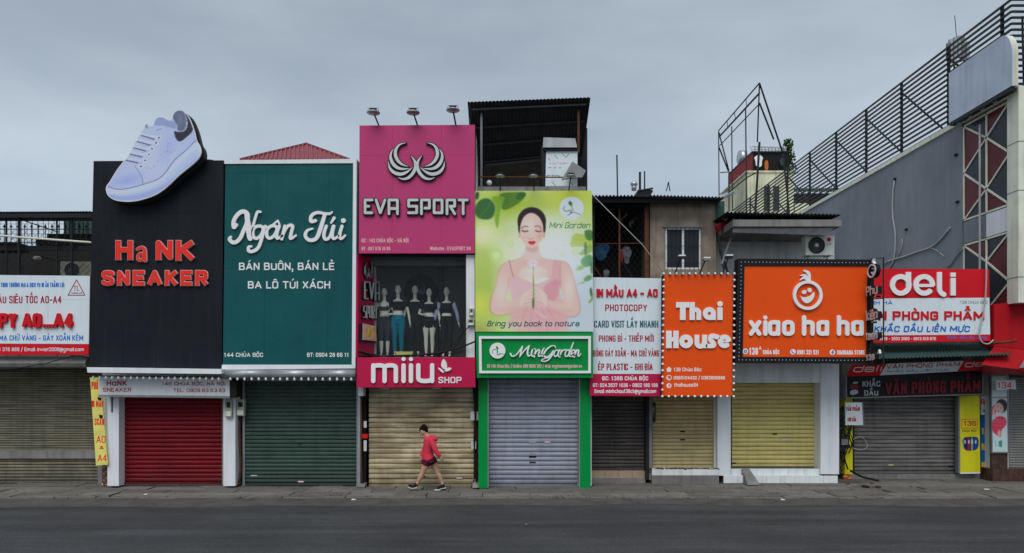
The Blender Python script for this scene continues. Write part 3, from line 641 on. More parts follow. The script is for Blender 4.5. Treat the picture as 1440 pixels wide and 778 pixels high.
cable('cable', [P(-20,518,-.25), P(20,520,-.25), P(45,514,-.28), P(62,512,-.28), P(90,504,-.3), P(108,500,-.2), P(126,503,-.1)], .012, M['cable'], 'thin black cable sagging across the rounded concrete canopy at the left')

# ================================================================== 2 sneaker shop
b2 = thing('shop_building', 'shop with white pillars around a dark red shutter under the black board', 'shop building', (wx(235,.4), .4, 0))
mb = MB().box(wx(143,.5), wx(330,.5), .5, 9, 0, wz(232,.5)); build(mb, 'wall', M['plaster'], b2)
shutter(b2, 168, 313.5, 556, 681.5, .4, M['rsh'], 6.2)
for a, b in ((151,167),(314,331)): build(MB().pbox(a,b,552,683.5,.1,.38), 'pillar', M['white'], b2)
build(MB().pbox(187.2,189,0,0,.0,.0) if 0 else MB().pbox(156.5,158,556,580,.085,.02), 'pipe_slot', M['blk'], b2)
bb = MB()
for i in range(14): pass
# brick stub between the shops
for k in range(9):
    for c_ in range(2): build(MB().pbox(144.5+c_*3.1, 147.4+c_*3.1, 656+k*3, 658.6+k*3, .3-.01*(k%2), .2), 'brick', M['brick'] if (k+c_)%3 else M['concrete'], b2)
build(MB().pbox(139.5,143.8,640,680,.34,.3), 'door_jamb', M['concrete'], b2)
t, pl = board('sign_board', 'tall black sign board with the red cartoon sneaker lettering', 'sign', gridq((131.5,226.5),(314.5,225.5),(312,518),(125,518),(0,.5,1),(0,.25,.53,1)), -.42, .4, M['black'])
hk = [('H',164.5,188,366,27,-2),('a',192.5,207,369,20,0),('N',221,244,366,27,1),('K',249,274,367,28,2)]
AL = lambda g: drawn('~473,368,7 486,360,8 498,364,9 499,384,10 500,406,9|o474,396,8 478,383,7 492,380,7 496,392,7 490,404,8 478,406,8', 9, 2.431, 0, 200, True, g)
for c, xa, xb, yb, h, k_ in hk:
    h0 = h/.72 if c == 'a' else h
    raised(t, letter_polys(c, xa, xb-xa, yb, h0, 6.6, False) if c != 'a' else AL(0), letter_polys(c, xa-.6, xb-xa+1.2, yb+.6, h0+1.2, 7.8, False) if c != 'a' else AL(1.3), pl, M['redletter'], .012, M['pale'], .06)
letters(t, 'SNEAKER', 145, 293, 402, 21, pl, M['redletter'], .012, 5.0, False, 1.3, M['pale'], .06, gapf=.16)
# sneaker cut-out
SP = [(90,620),(95,590),(120,560),(160,490),(205,430),(255,370),(290,290),(320,235),(345,200),(360,170),(380,165),(395,180),(412,178),(430,130),(455,115),(490,120),(520,142),(538,140),(548,100),(572,75),(600,68),(628,80),(655,110),(680,165),(700,225),(712,285),(735,315),(745,360),(730,400),(690,440),(640,480),(590,520),(540,570),(490,615),(430,655),(360,680),(290,697),(220,700),(150,690),(105,660)]
sh = thing('sneaker_cutout', 'giant white lace-up sneaker cut-out rising above the black board', 'advertising cut-out', P(215,285,-.7)); sp = chaikin(SP, True, 2); spx = [(x/4.86+130, y/4.86+140) for x, y in sp]
pl = front(-.75)
def shoepaint(x, y):
    x = (x-130)*4.86; y = (y-140)*4.86; p = Paint(x, y, (172,182,226))
    p.blob(420,420,330,300,(184,192,242),.8,.9); p.blob(230,560,150,60,(150,160,215),.8,.9,-20); p.blob(215,620,160,60,(178,192,226),.7,.8)
    p.poly([(90,600),(130,612),(230,615),(350,580),(470,540),(530,470),(590,400),(700,285),(745,320),(750,370),(640,490),(500,620),(330,700),(120,690)], (190,200,236), .8, 14, 2)
    p.poly([(95,640),(200,655),(350,625),(480,570),(560,480),(700,340),(745,380),(640,490),(500,620),(330,700),(120,690)], (168,184,222), .75, 30, 2)
    p.line([(110,595),(150,614),(240,612),(350,580),(460,545),(515,480),(560,410),(640,350),(705,280)], 5, (84,94,134), .9, 3)
    p.poly([(95,640),(200,668),(350,640),(480,590),(590,510),(740,370),(745,400),(640,490),(500,620),(330,700),(120,690)], (140,152,196), .6, 22, 2); p.blob(300,300,60,150,(196,204,240),.5,.9,35); p.blob(520,330,60,160,(150,160,214),.4,.9,30); p.line([(290,290),(255,370),(205,430),(160,490)], 14, (138,150,204), .5, 14)
    p.line([(290,455),(320,500),(342,540),(345,580)], 4, (90,100,146), .8, 3); p.line([(290,455),(320,425),(330,440)], 2, (110,120,160), .5, 2)
    p.poly([(412,178),(430,130),(455,115),(490,120),(530,145),(560,150),(580,185),(570,205),(520,190),(480,180)], (132,148,188), .8, 6, 2)
    p.poly([(560,150),(548,120),(560,88),(600,70),(628,82),(640,130),(640,190),(620,218),(575,215),(585,180)], (96,106,128), 1, 5, 2); p.blob(600,140,25,60,(120,128,150),.6,.9)
    p.poly([(625,85),(655,110),(682,175),(690,215),(640,262),(600,292),(575,280),(560,245),(555,212),(600,225),(640,205),(648,150)], (44,46,58), 1, 4, 1)
    p.line([(628,84),(650,150),(645,195),(622,222),(570,215)], 4, (200,205,225), .9, 3, 2); p.line([(655,110),(690,190),(712,285)], 7, (70,72,84), .9, 3)
    p.line([(555,215),(562,250),(580,285),(605,292),(650,255),(690,220)], 3, (150,156,180), .8, 3)
    for i in range(5):
        ax, ay = 345-i*26, 232+i*42; bx, by = 428-i*28, 262+i*40
        p.line([(ax-14,ay+2),(bx+6,by-2)], 24, (190,198,238), 1, 4, 0); p.line([(ax-14,ay+13),(bx+4,by+9)], 5, (112,122,170), .7, 4, 0); p.line([(ax-10,ay+16),(ax+30,ay+26),(bx-8,by+12)], 7, (56,62,84), .85, 3); p.line([(ax-16,ay-12),(bx+4,by-16)], 3, (130,140,185), .5, 3)
    p.line([(355,190),(440,215),(470,195),(478,185)], 14, (176,188,228), 1, 4); p.line([(375,170),(362,185),(378,196)], 6, (60,66,80), .9, 3); p.line([(440,212),(470,200)], 4, (80,88,110), .8, 3)
    for ex, ey in ((435,297),(408,337),(385,377),(360,417),(332,458),(455,262)): p.blob(ex,ey,16,14,(206,214,242),.7,.3); p.blob(ex,ey,6,7,(50,56,76),1,.3)
    for k in range(9): p.blob(380+k*22, 470+math.sin(k)*22-k*18, 3, 3, (90,100,140), .7, .4)
    p.line([(518,150),(518,580)], 2.5, (110,120,165), .6, 3, 0)
    p.line([(q[0],q[1]) for q in sp]+[sp[0]], 7, (226,228,240), .9, 3, 0); return p.c
gv = [(x, y) for x in np.arange(148, 286, 1.05) for y in np.arange(153, 286, 1.05)]
def inside(pt, poly):
    x, y = pt; r = False
    for i in range(len(poly)):
        ax, ay = poly[i]; bx, by = poly[(i+1) % len(poly)]
        if (ay > y) != (by > y) and x < (bx-ax)*(y-ay)/(by-ay)+ax: r = not r
    return r
gv = [g for g in gv if inside(g, spx)]
if sum(spx[i][0]*spx[(i+1)%len(spx)][1]-spx[(i+1)%len(spx)][0]*spx[i][1] for i in range(len(spx))) < 0: spx = spx[::-1]
nb = len(spx); r_ = delaunay_2d_cdt([Vector(q) for q in spx]+[Vector(q) for q in gv], [], [list(range(nb))], 0, 1e-4, True)
V_ = r_[0]; T_ = [t_[::-1] for t_, of in zip(r_[2], r_[5]) if len(of)]
o_ = org(sh); me = bpy.data.meshes.new('printed_face'); me.from_pydata([tuple(pl(v[0], v[1], .002)-Vector(o_)) for v in V_], [], [tuple(t_) for t_ in T_]); me.update()
colour(me, shoepaint(np.array([v[0] for v in V_]), np.array([v[1] for v in V_])), .95); PM = paintmat('printed_vinyl'); link('printed_face', me, PM, sh)
mb = MB(); union_mesh([spx], lambda a,b,c: pl(a,b,c-.05), .05, mb); build(mb, 'board_edge', M['lilac'], sh)
mb = MB(); union_mesh([[(x+2.0, y+1.6) for x, y in spx]], lambda a,b,c: pl(a,b,c-.3), .16, mb); build(mb, 'backing_box', M['darkmetal'], sh)
mb = MB(); mb.beam(P(236,200,-.4), P(236,240,-.4), .05); mb.beam(P(272,215,-.4), P(290,228,-.3), .03); mb.beam(P(272,223,-.4),P(300,226,-.2),.03); build(mb, 'strut', M['rust'], sh)
# ledge, bulbs, lower sign
mono(MB().pquad([(122,516.5),(311.5,519),(311.5,526),(123,524)], front(-.75), .75, 0), 'ledge', M['white'], 'long white ledge under the black sneaker board', 'ledge')
def bulbs(label, x0, x1, y0, y1, n, Y, group):
    t = thing('bulb_string', label, 'light string', P((x0+x1)/2, y1, Y), group)
    build(MB().tube([P(x0,y0-3.5,Y), P(x1,y1-3.5,Y)], .012, 5), 'cord', M['cable'], t)
    me = MB().lathe((0,0,0), [(.0,.0),(.028,.015),(.034,.04),(.02,.075),(.012,.09)], 10).mesh('bulb'); me.materials.append(M['bulb']); me.shade_smooth()
    for i in range(n): k = (i+.5)/n; instance(me, 'bulb', t, P(x0+(x1-x0)*k, y0+(y1-y0)*k+1.3, Y))
bulbs('row of small white bulbs hanging under the white ledge', 127, 312, 532, 534, 21, -.62, 'bulb strings')
bulbs('row of small white bulbs hanging under the grey rolled awning', 319, 499, 534, 534.5, 18, -.55, 'bulb strings')
t = thing('shop_sign', 'white lower sign with dark red address lettering above the red shutter', 'sign', P(231,556,-.3)); pl = Plane(P(231,545,-.3), (0,-1,-.12))
build(MB().pquad([(139,530),(322.5,533),(323,557),(139,555)], pl, .3), 'panel', M['white'], t)
build(MB().pquad([(139,555.1),(323,557.1),(323.8,560),(139.5,558)], pl, .3, .02), 'bottom_edge', M['steel'], t)
build(MB().pquad([(322.6,534),(332,536),(332,560),(323.2,560)], pl, .34, -.02), 'end_cover', M['dark'], t)
text(t, 'HaNK', 150, 178.6, 542.5, 7.6, pl, M['dred'], wt=1.9, slope=.01); text(t, 'SNEAKER', 144.7, 184.5, 551.4, 6, pl, M['dred'], wt=1.3)
text(t, '146 CHÙA BỘC, HÀ NỘI', 227.5, 316.7, 542.2, 5, pl, M['dred'], wt=1.05); text(t, 'TEL: 0909.83.63.83', 244, 316.7, 551.6, 5, pl, M['dred'], wt=1.05)
def meterbox(label, x0, x1, y0, y1, Y):
    t = thing('electric_meter', label, 'electric meter', P((x0+x1)/2, y1, Y)); pl = front(Y); h = y1-y0
    build(MB().pquad([(x0,y0),(x1,y0),(x1,y1),(x0,y1)], pl, .12), 'casing', M['meter'], t)
    build(MB().pquad([(x0+2.2,y0+h*.15),(x1-2.2,y0+h*.15),(x1-2.2,y0+h*.45),(x0+2.2,y0+h*.45)], pl, .004, .005), 'window', M['fan'], t)
    build(MB().pquad([(x0+1.2,y0+h*.66),(x1-1.2,y0+h*.66),(x1-1.2,y0+h*.94),(x0+1.2,y0+h*.94)], pl, .015, .016), 'terminal_cover', M['acw'], t)
meterbox('electric meter on the white pillar right of the red shutter', 316.3, 326, 562, 587, .0); meterbox('electric meter beside the green shutter\'s left edge', 332.5, 343.5, 562, 585, .15)
# slanted yellow banner
t = thing('banner', 'slanted torn yellow banner with red photocopy lettering', 'banner', P(143,655,.05)); pl = front(.02)
build(MB().pquad([(126.5,531),(141,531),(151.5,653.5),(135,655)], pl, .03), 'cloth', M['yban'], t)
for s_, xa, xb, yb, h in (('PHÔ',128.6,138,548,11),('IN MÀU',129,145.5,572.5,9),('SCAN',133,146.5,598,9.5),('A0',135.5,148.5,623,10),('&',140,146,632,5),('A4',137.5,150,649,10)): text(t, s_, xa, xb, yb, h, pl, M['redletter'], wt=1.5)
for c_ in ((140,561,3,2.6),(142,586,2.8,3)): mb = MB(); union_mesh(fill([(c_[0]-c_[2],c_[1]-c_[3]),(c_[0]+c_[2],c_[1]-c_[3]*.6),(c_[0]+c_[2]*.7,c_[1]+c_[3]),(c_[0]-c_[2]*.6,c_[1]+c_[3]*.7)]), lambda a,b,c: pl(a,b,c+.004), .003, mb); build(mb, 'tear', M['blk'], t)

# ================================================================== 3 bag shop
b3 = thing('shop_building', 'shop behind the tall teal board with a long grey-green shutter', 'shop building', (wx(415,.4), .4, 0))
mb = MB().box(wx(331,.5), wx(505,.5), .55, 9, 0, wz(232,.5)); build(mb, 'wall', M['plaster'], b3)
shutter(b3, 344, 502.5, 536, 683, .42, M['gsh'], 5.6, M['steel'], marksat=((421,625.5,6,2,M['rust']),(357,669,9,1.4,M['paper']),(423,677.5,8,2,M['pale'])))
build(MB().pbox(332,342,535,684,.45,.1), 'jamb', M['dark'], b3); build(MB().pbox(503,514,535,684.5,.4,.15), 'jamb', M['dark'], b3)
# red hipped roof behind
mb = MB(); A = P(338,225,6.5); B = P(490,224.5,6.5); T = Vector(P(431,203,8.5)); C_ = Vector(P(348,222,14)); Dd = Vector(P(470,222,14))
rf = thing('roof_hip', 'red ribbed hipped roof peeking over the teal board', 'roof', A); mb.add([A,B,T,C_,Dd],[(0,1,2),(1,4,2),(4,3,2),(3,0,2)]); build(mb, 'roof_face', M['roofred'], rf)
build(MB().box(A[0]+.05,B[0]-.05,A[1]+.1,13.5,0,A[2]-.02), 'wall', M['plaster'], rf)
for k in range(1, 24):
    u = k/24; p = Vector(A).lerp(Vector(B), u)
    q = Vector(A).lerp(T, min(1,u/.62)) if u < .62 else Vector(B).lerp(T, min(1,(1-u)/.38))
    build(MB().beam(p+Vector((0,-.02,.02)), q+Vector((0,-.02,.02)), .05, .05), 'rib', M['roofred'], rf)
build(MB().beam(Vector(A)+Vector((0,0,.03)), T+Vector((0,0,.03)), .1, .06), 'ridge_cap', M['roofred'], rf); build(MB().beam(Vector(B)+Vector((0,0,.03)), T+Vector((0,0,.03)), .1, .06), 'ridge_cap', M['roofred'], rf)
t, pl = board('sign_board', 'tall teal green sign board with white flowing script lettering', 'sign', gridq((317,231),(497,229.5),(495,512.5),(313.3,513),(0,.32,.81,1),(0,.045,.52,1)), -.42, .3, M['teal'])
fr = MB(); fr.pquad([(316,226),(502,224),(502,230),(316,231)], pl, .34, .03); build(fr, 'frame', M['white'], t)
fr = MB(); fr.pquad([(497,230.2),(502,230.2),(500,518),(495,513)], pl, .34, .03); build(fr, 'frame', M['white'], t)
fr = MB(); fr.pquad([(313,513),(494.8,513),(499.8,518.2),(312,520)], pl, .34, .03); build(fr, 'frame', M['white'], t)
ns, no = 5.556, (320, 280)
sc = [ '~74,205,30 52,235,34 50,165,34 110,95,36 165,110,38 160,190,36 130,250,34 105,315,34 55,352,34 15,318,32 30,300,24|~152,110,34 165,200,46 178,300,46 182,312,40|~180,300,20 195,240,22 225,140,24 238,100,26 262,104,22',
 'o200,290 205,225 262,210 290,232 268,290 225,318|~300,218,30 285,260,30 268,330,30 240,400,30 170,420,30 165,375,26 190,372,20',
 'o308,292 312,232 362,206 398,226 375,288 332,316|~408,215,28 385,280,28 390,318,28 432,290,22|358,204,16 397,172,18 412,204,16',
 '~452,215,28 440,265,28 428,315,28|~440,280,22 470,210,28 520,205,30 500,270,28 490,322,28 538,288,20',
 '~690,172,30 650,185,30 655,130,30 705,105,28 760,118,26 805,120,24 822,104,14|~765,122,30 750,170,34 725,250,36 700,318,34 640,330,32 605,290,30 625,245,26 668,235,18',
 '~775,215,28 752,280,30 765,325,28 805,305,26 830,215,28|~834,215,28 818,285,28 832,322,26 872,290,20|812,190,18 836,152,28',
 '~898,215,28 875,285,30 888,322,26 922,288,20|908,172,42' ]
for s_ in sc: raised(t, drawn(s_, 28, ns, *no, grow=-.7), None, pl, M['lilac'], .055)
text(t, 'BÁN BUÔN, BÁN LẺ', 336.2, 470.3, 380, 10.4, pl, M['lilac'], .01, wt=2.1); text(t, 'BA LÔ TÚI XÁCH', 348.8, 464.4, 406, 10.4, pl, M['lilac'], .01, wt=2.1)
text(t, '144 CHÙA BỘC', 315, 370, 502, 5.8, pl, M['lilac'], wt=1.15); text(t, 'ĐT: 0904 28 66 11', 432, 490.5, 502, 5.8, pl, M['lilac'], wt=1.15)
aw = thing('rolled_awning', 'grey rolled awning under the teal board', 'awning', P(406,532,-.55)); 
for a, b in ((312,380),(380.4,450),(450.4,500)): build(MB().tube([P(a,526,-.5), P(b,526,-.5)], .11, 16), 'roll', M['steel'], aw, True)
build(MB().pquad([(312,520.5),(500,519),(500,524),(312,524.5)], front(-.3), .6, 0), 'support_plate', M['white'], aw)
# ================================================================== 4 sportswear shop
b4 = thing('shop_building', 'narrow shop with a lit-less mannequin window over a stained cream shutter', 'shop building', (wx(590,.4), .4, 0))
b4['label'] = 'narrow shop with a mannequin window over a stained cream shutter'
zf = wz(502.5,.5); zc = wz(360,.5)
mb = MB(); mb.box(wx(517,.5)-.1, wx(668,.5), .45, 9, 0, zf-.03); mb.box(wx(508,.5), wx(668,.5), .4, 9, zc+.05, wz(180,.5)); build(mb, 'wall', M['plaster'], b4)
shutter(b4, 518, 667, 545, 684.5, .33, M['csh'], 7.0, M['darkmetal'], marksat=((646,672.5,8,1.6,M['paper']),(593,670,10,2,M['fan'])))
build(MB().pbox(503.5,511,531,557,.0,.3), 'column_cap', M['white'], b4); build(MB().pbox(503.5,506.5,557.5,684,.1,.25), 'guide_post', M['steel'], b4)
build(MB().pbox(511,518,546,684,.3,.1), 'jamb', M['dark'], b4)
build(MB().pbox(666,672,532,685,.25,.2), 'jamb', M['dark'], b4)
for i,(x,y,w,h,m_) in enumerate(((513.5,597,4,9,M['paper']),(513,613.5,8,6,M['red']),(513.5,627,4,15,M['paper']),(667,585,11,12,M['paper']),(666,626,7,11,M['paper']))):
    mono(MB().pbox(x-w/2,x+w/2,y-h/2,y+h/2,.02 if i<3 else .12,.02), 'sticker', m_, ['faded white sticker high on the jamb between the green and cream shutters','small red sticker on the jamb between the green and cream shutters','long torn white sticker under the red one on the jamb','white paper notice on the cables right of the cream shutter','lower white paper on the cables right of the cream shutter'][i], 'sticker')
# window room
rm = MB(); z0, z1 = zf, zc+.05; xa, xb = wx(508,.6), wx(668,.6)
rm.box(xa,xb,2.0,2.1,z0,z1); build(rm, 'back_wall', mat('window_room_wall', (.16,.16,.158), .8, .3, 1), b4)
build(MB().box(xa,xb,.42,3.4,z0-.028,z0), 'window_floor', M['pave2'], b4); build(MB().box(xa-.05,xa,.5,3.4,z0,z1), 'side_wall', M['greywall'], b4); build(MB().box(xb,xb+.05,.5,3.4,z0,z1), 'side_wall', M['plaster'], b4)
build(MB().pbox(655.5,667.5,358.5,503,-.38,.8), 'white_pier', M['plaster'], b4)
build(MB().pbox(505,656,358,373,.3,.12), 'lintel', M['greymetal'], b4)
# window frame and pane
fm = MB(); Yg = .5
fm.pbox(526,529,373,502,Yg-.03,.06); fm.pbox(529.1,655,372.5,375,Yg-.03,.06)
wf = build(fm, 'window', M['steel'], b4); build(MB().pbox(529.2,655.3,375.2,502,Yg,.008), 'pane', GL, wf)
# splayed side panel with the vertical sign
A = P(503.5,430,-.42); B = P(527,430,.5); n = Vector((B[1]-A[1], -(B[0]-A[0]), 0)); n = n if n.y < 0 else -n; spl = Plane(A, n)
t = thing('side_sign', 'angled magenta side panel with black backed raised lettering and number plate 142', 'sign', (A[0]+.1, 0, spl(515,502)[2]))
build(MB().pquad([(503.7,358.5),(525.8,358.5),(525.8,500.5),(502.5,502)], spl, .06), 'panel', M['magenta'], t)
def logo(ox, oy, kx, ky, g):
    C4 = ['~482,48,3 420,62,16 385,110,27 380,170,31 410,225,28 450,258,18 503,272,3','~365,105,3 336,150,18 338,210,29 375,270,32 435,300,24 518,292,3','~313,225,3 325,285,20 365,332,30 430,350,32 490,330,22 545,282,3','~408,378,3 450,395,16 505,385,26 550,340,30 575,285,30 572,225,24 530,170,3']
    pol = []
    for s_ in C4:
        for mir in (0, 1):
            for pts, sm, cl in parse(s_):
                q = chaikin([(((1164-p[0]) if mir else p[0])*kx+ox, p[1]*ky+oy, p[2]*min(abs(kx),ky)+g) for p in pts], False, 3); pol += stroke_polys(q, False, 1, True, 8)
    return pol
raised(t, logo(503.5-.7, 367, .0225, .062, .1), logo(503.5-.7, 367, .0225, .062, .9), spl, M['silver'], .01, M['blk'], .05, name='wing_logo')
def block(spec, w, sx, sy, ox, oy, g=0):
    pol = []
    for pts, sm, cl in parse(spec): pol += stroke_polys([(p[0]*sx+ox, p[1]*sy+oy) for p in pts], cl, w+g, True, 8)
    return pol
EVA = dict(E='~162,590 95,590 95,590 95,712 95,712 162,712|95,650 132,650'.replace('~',''), V='200,590 240,712 284,590', A='322,722 322,590 402,590 402,722|322,672 402,672', S='590,590 508,590 508,650 585,650 585,712 505,712',
 P='630,722 630,590 705,590 705,668 662,668', O='z750,590 825,590 825,712 750,712', R='872,722 872,590 945,590 945,650 902,650 945,722', T='985,590 1065,590|1025,590 1025,722')
for c_ in 'EVA': raised(t, block(EVA[c_], 1.7, .066, .19, 503.3, 285), block(EVA[c_], 3.2, .066, .19, 503, 285.3), spl, M['silver'], .01, M['blk'], .07)
for c_ in 'SPORT': raised(t, block(EVA[c_], 1.2, .0335, .13, 491.2, 354), block(EVA[c_], 2.4, .0335, .13, 491, 354.3), spl, M['silver'], .01, M['blk'], .07)
pq = [(507,455),(525,459),(526.3,480),(506.5,478)]
build(MB().pquad([(504.6,455),(524.5,458),(525.5,482),(504.4,480.5)], spl, .06, .062), 'plate_box', M['blk'], t); build(MB().pquad(pq, spl, .01, .073), 'number_plate', M['pale'], t)
text(t, '142', 509.3, 524, 477, 17, lambda a,b,c: spl(a,b,c+.075), M['amber'], .01, 2)
# main pink board
t, pl = board('sign_board', 'square pink board with silver wing logo and black edged sports lettering', 'sign', gridq((505.5,176.5),(668,175.5),(667.5,356.5),(504.5,356.5),(0,.285,.71,1),(0,.235,1)), -.5, .5, M['pink'])
o_ = logo(500, 195, 1/6.765, 1/6.765, 0); raised(t, o_, logo(500, 195, 1/6.765, 1/6.765, 2.6), pl, M['silver'], .01, M['blk'], .06, name='wing_logo')
for c_, k in [(c, 1) for c in 'EVASPORT']: raised(t, block(EVA[c_], 3.7, 1/6.765, 1/6.765, 500, 195), block(EVA[c_], 6.6, 1/6.765, 1/6.765, 500, 195.3), pl, M['silver'], .01, M['blk'], .06)
text(t, 'ĐC : 142 CHÙA BỘC - HÀ NỘI', 508.7, 574.3, 341, 5.4, pl, M['pale'], wt=1.0); text(t, 'ĐT : 097 676 16 88', 508.7, 548.8, 352.2, 5, pl, M['pale'], wt=.95); text(t, 'Website : EVASPORT.VN', 604.6, 661.7, 352.2, 5.4, pl, M['pale'], wt=1.0)
# miiu board
t, pl = board('shop_sign', 'wide magenta board with white rounded lettering under the mannequin window', 'sign', gridq((501.5,502.5),(668.5,502.5),(668.5,545),(501.5,545),(0,.5,1),(0,1)), -.5, .75, M['magenta'])
letters(t, 'miiu', 522.5, 611, 539, 37.5, pl, M['lilac'], .06, 6.0, True, gapf=.1)
text(t, 'SHOP', 616.5, 649, 539, 8.8, pl, M['lilac'], .02, 1.9)
for s_ in ('~620,520,.5 617,514,6 621,508,6 625,504,.8','~627,519,.5 625,512,4.5 626,508,4 622,507,.4'): pass
lg = lambda x, y: (x/3.705+490, y/3.705+340)
for pts in ([(497,607),(512,630),(516,655),(500,668),(484,650),(484,630)],[(463,655),(480,660),(495,672),(501,685),(485,680)],[(516,655),(541,658),(530,672),(505,678),(500,668)]):
    mb = MB(); union_mesh(fill([lg(*p) for p in pts], it=2), pl, .05, mb); build(mb, 'leaf_logo', M['lilac'], t)
for x in (541, 614): mono(MB().pbox(x-6,x+6,545.3,547.3,-.3,.08), 'downlight', M['lamp'], 'small flat downlight under the magenta board, the %s one' % ('left' if x < 560 else 'right'), 'lamp', 'downlights under the magenta board')

def flood(label, x, y, bx, by, Y, s=1.0, group=None, Yb=None, m=M['darkmetal']):
    t = thing('floodlight', label, 'floodlight', P(bx, by, Yb if Yb is not None else Y+.35), group); pl = front(Y); c = pl(x, y)
    build(MB().tube([P(bx,by,Yb if Yb is not None else Y+.35), c+Vector((0,.03,0))], .022*s, 6), 'arm', m, t)
    build(MB().lathe(c, [(.0,-.035*s),(.16*s,-.03*s),(.175*s,-.01*s),(.11*s,.03*s),(.0,.035*s)], 16), 'reflector', M['steel'], t, True)
    build(MB().box(c.x-.085*s,c.x+.085*s,c.y-.06,c.y+.06,c.z+.03*s,c.z+.085*s), 'ballast_box', m, t)
    h = MB().tube([c+Vector((-.14*s,-.02,-.0)), c+Vector((-.12*s,-.02,.1*s)), c+Vector((.12*s,-.02,.1*s)), c+Vector((.14*s,-.02,0))], .008, 5); build(h, 'yoke', m, t)
for i, (x, y, bx) in enumerate(((525,158,532.5),(581,158,587),(637,154.5,641))): flood(['leftmost','middle','rightmost'][i]+' floodlight of three above the pink board', x, y, bx, 176, -.75, 1, 'floodlights above the pink board', -.2)

# mannequins -----------------------------------------------------
def remesh(o, vox, it=2):
    r = o.modifiers.new('skin', 'REMESH'); r.mode = 'VOXEL'; r.voxel_size = vox; r.use_smooth_shade = True
    s_ = o.modifiers.new('soft', 'SMOOTH'); s_.iterations = it; s_.factor = .5
def hand(mb, wr, d, side, s, bend=.25, palm=Vector((0,1,0))):
    """palm with four fingers and a thumb from wrist wr along d; side = thumb side"""
    wr = Vector(wr); d = Vector(d).normalized(); sd = Vector(side).normalized(); pn = d.cross(sd).normalized()
    mb.tube([wr, wr+d*.045*s, wr+d*.09*s], [(.021*s,.024*s),(.026*s,.033*s),(.022*s,.036*s)] if abs(pn.x) > .5 else [(.026*s,.022*s),(.036*s,.02*s),(.036*s,.017*s)], 8)
    for k, (o, ln) in enumerate(((.028,.068),(.010,.078),(-.009,.072),(-.027,.056))):
        a = wr+d*.085*s+sd*o*s; b = a+(d+pn*bend*.5).normalized()*ln*.5*s; c = b+(d+pn*bend*1.6).normalized()*ln*.5*s; mb.tube([a,b,c], [.0098*s,.009*s,.007*s], 6)
    a = wr+d*.03*s+sd*.024*s; mb.tube([a, a+(d*.7+sd*.7)*.035*s, a+(d*.95+sd*.4)*.066*s], [.012*s,.0105*s,.008*s], 6)
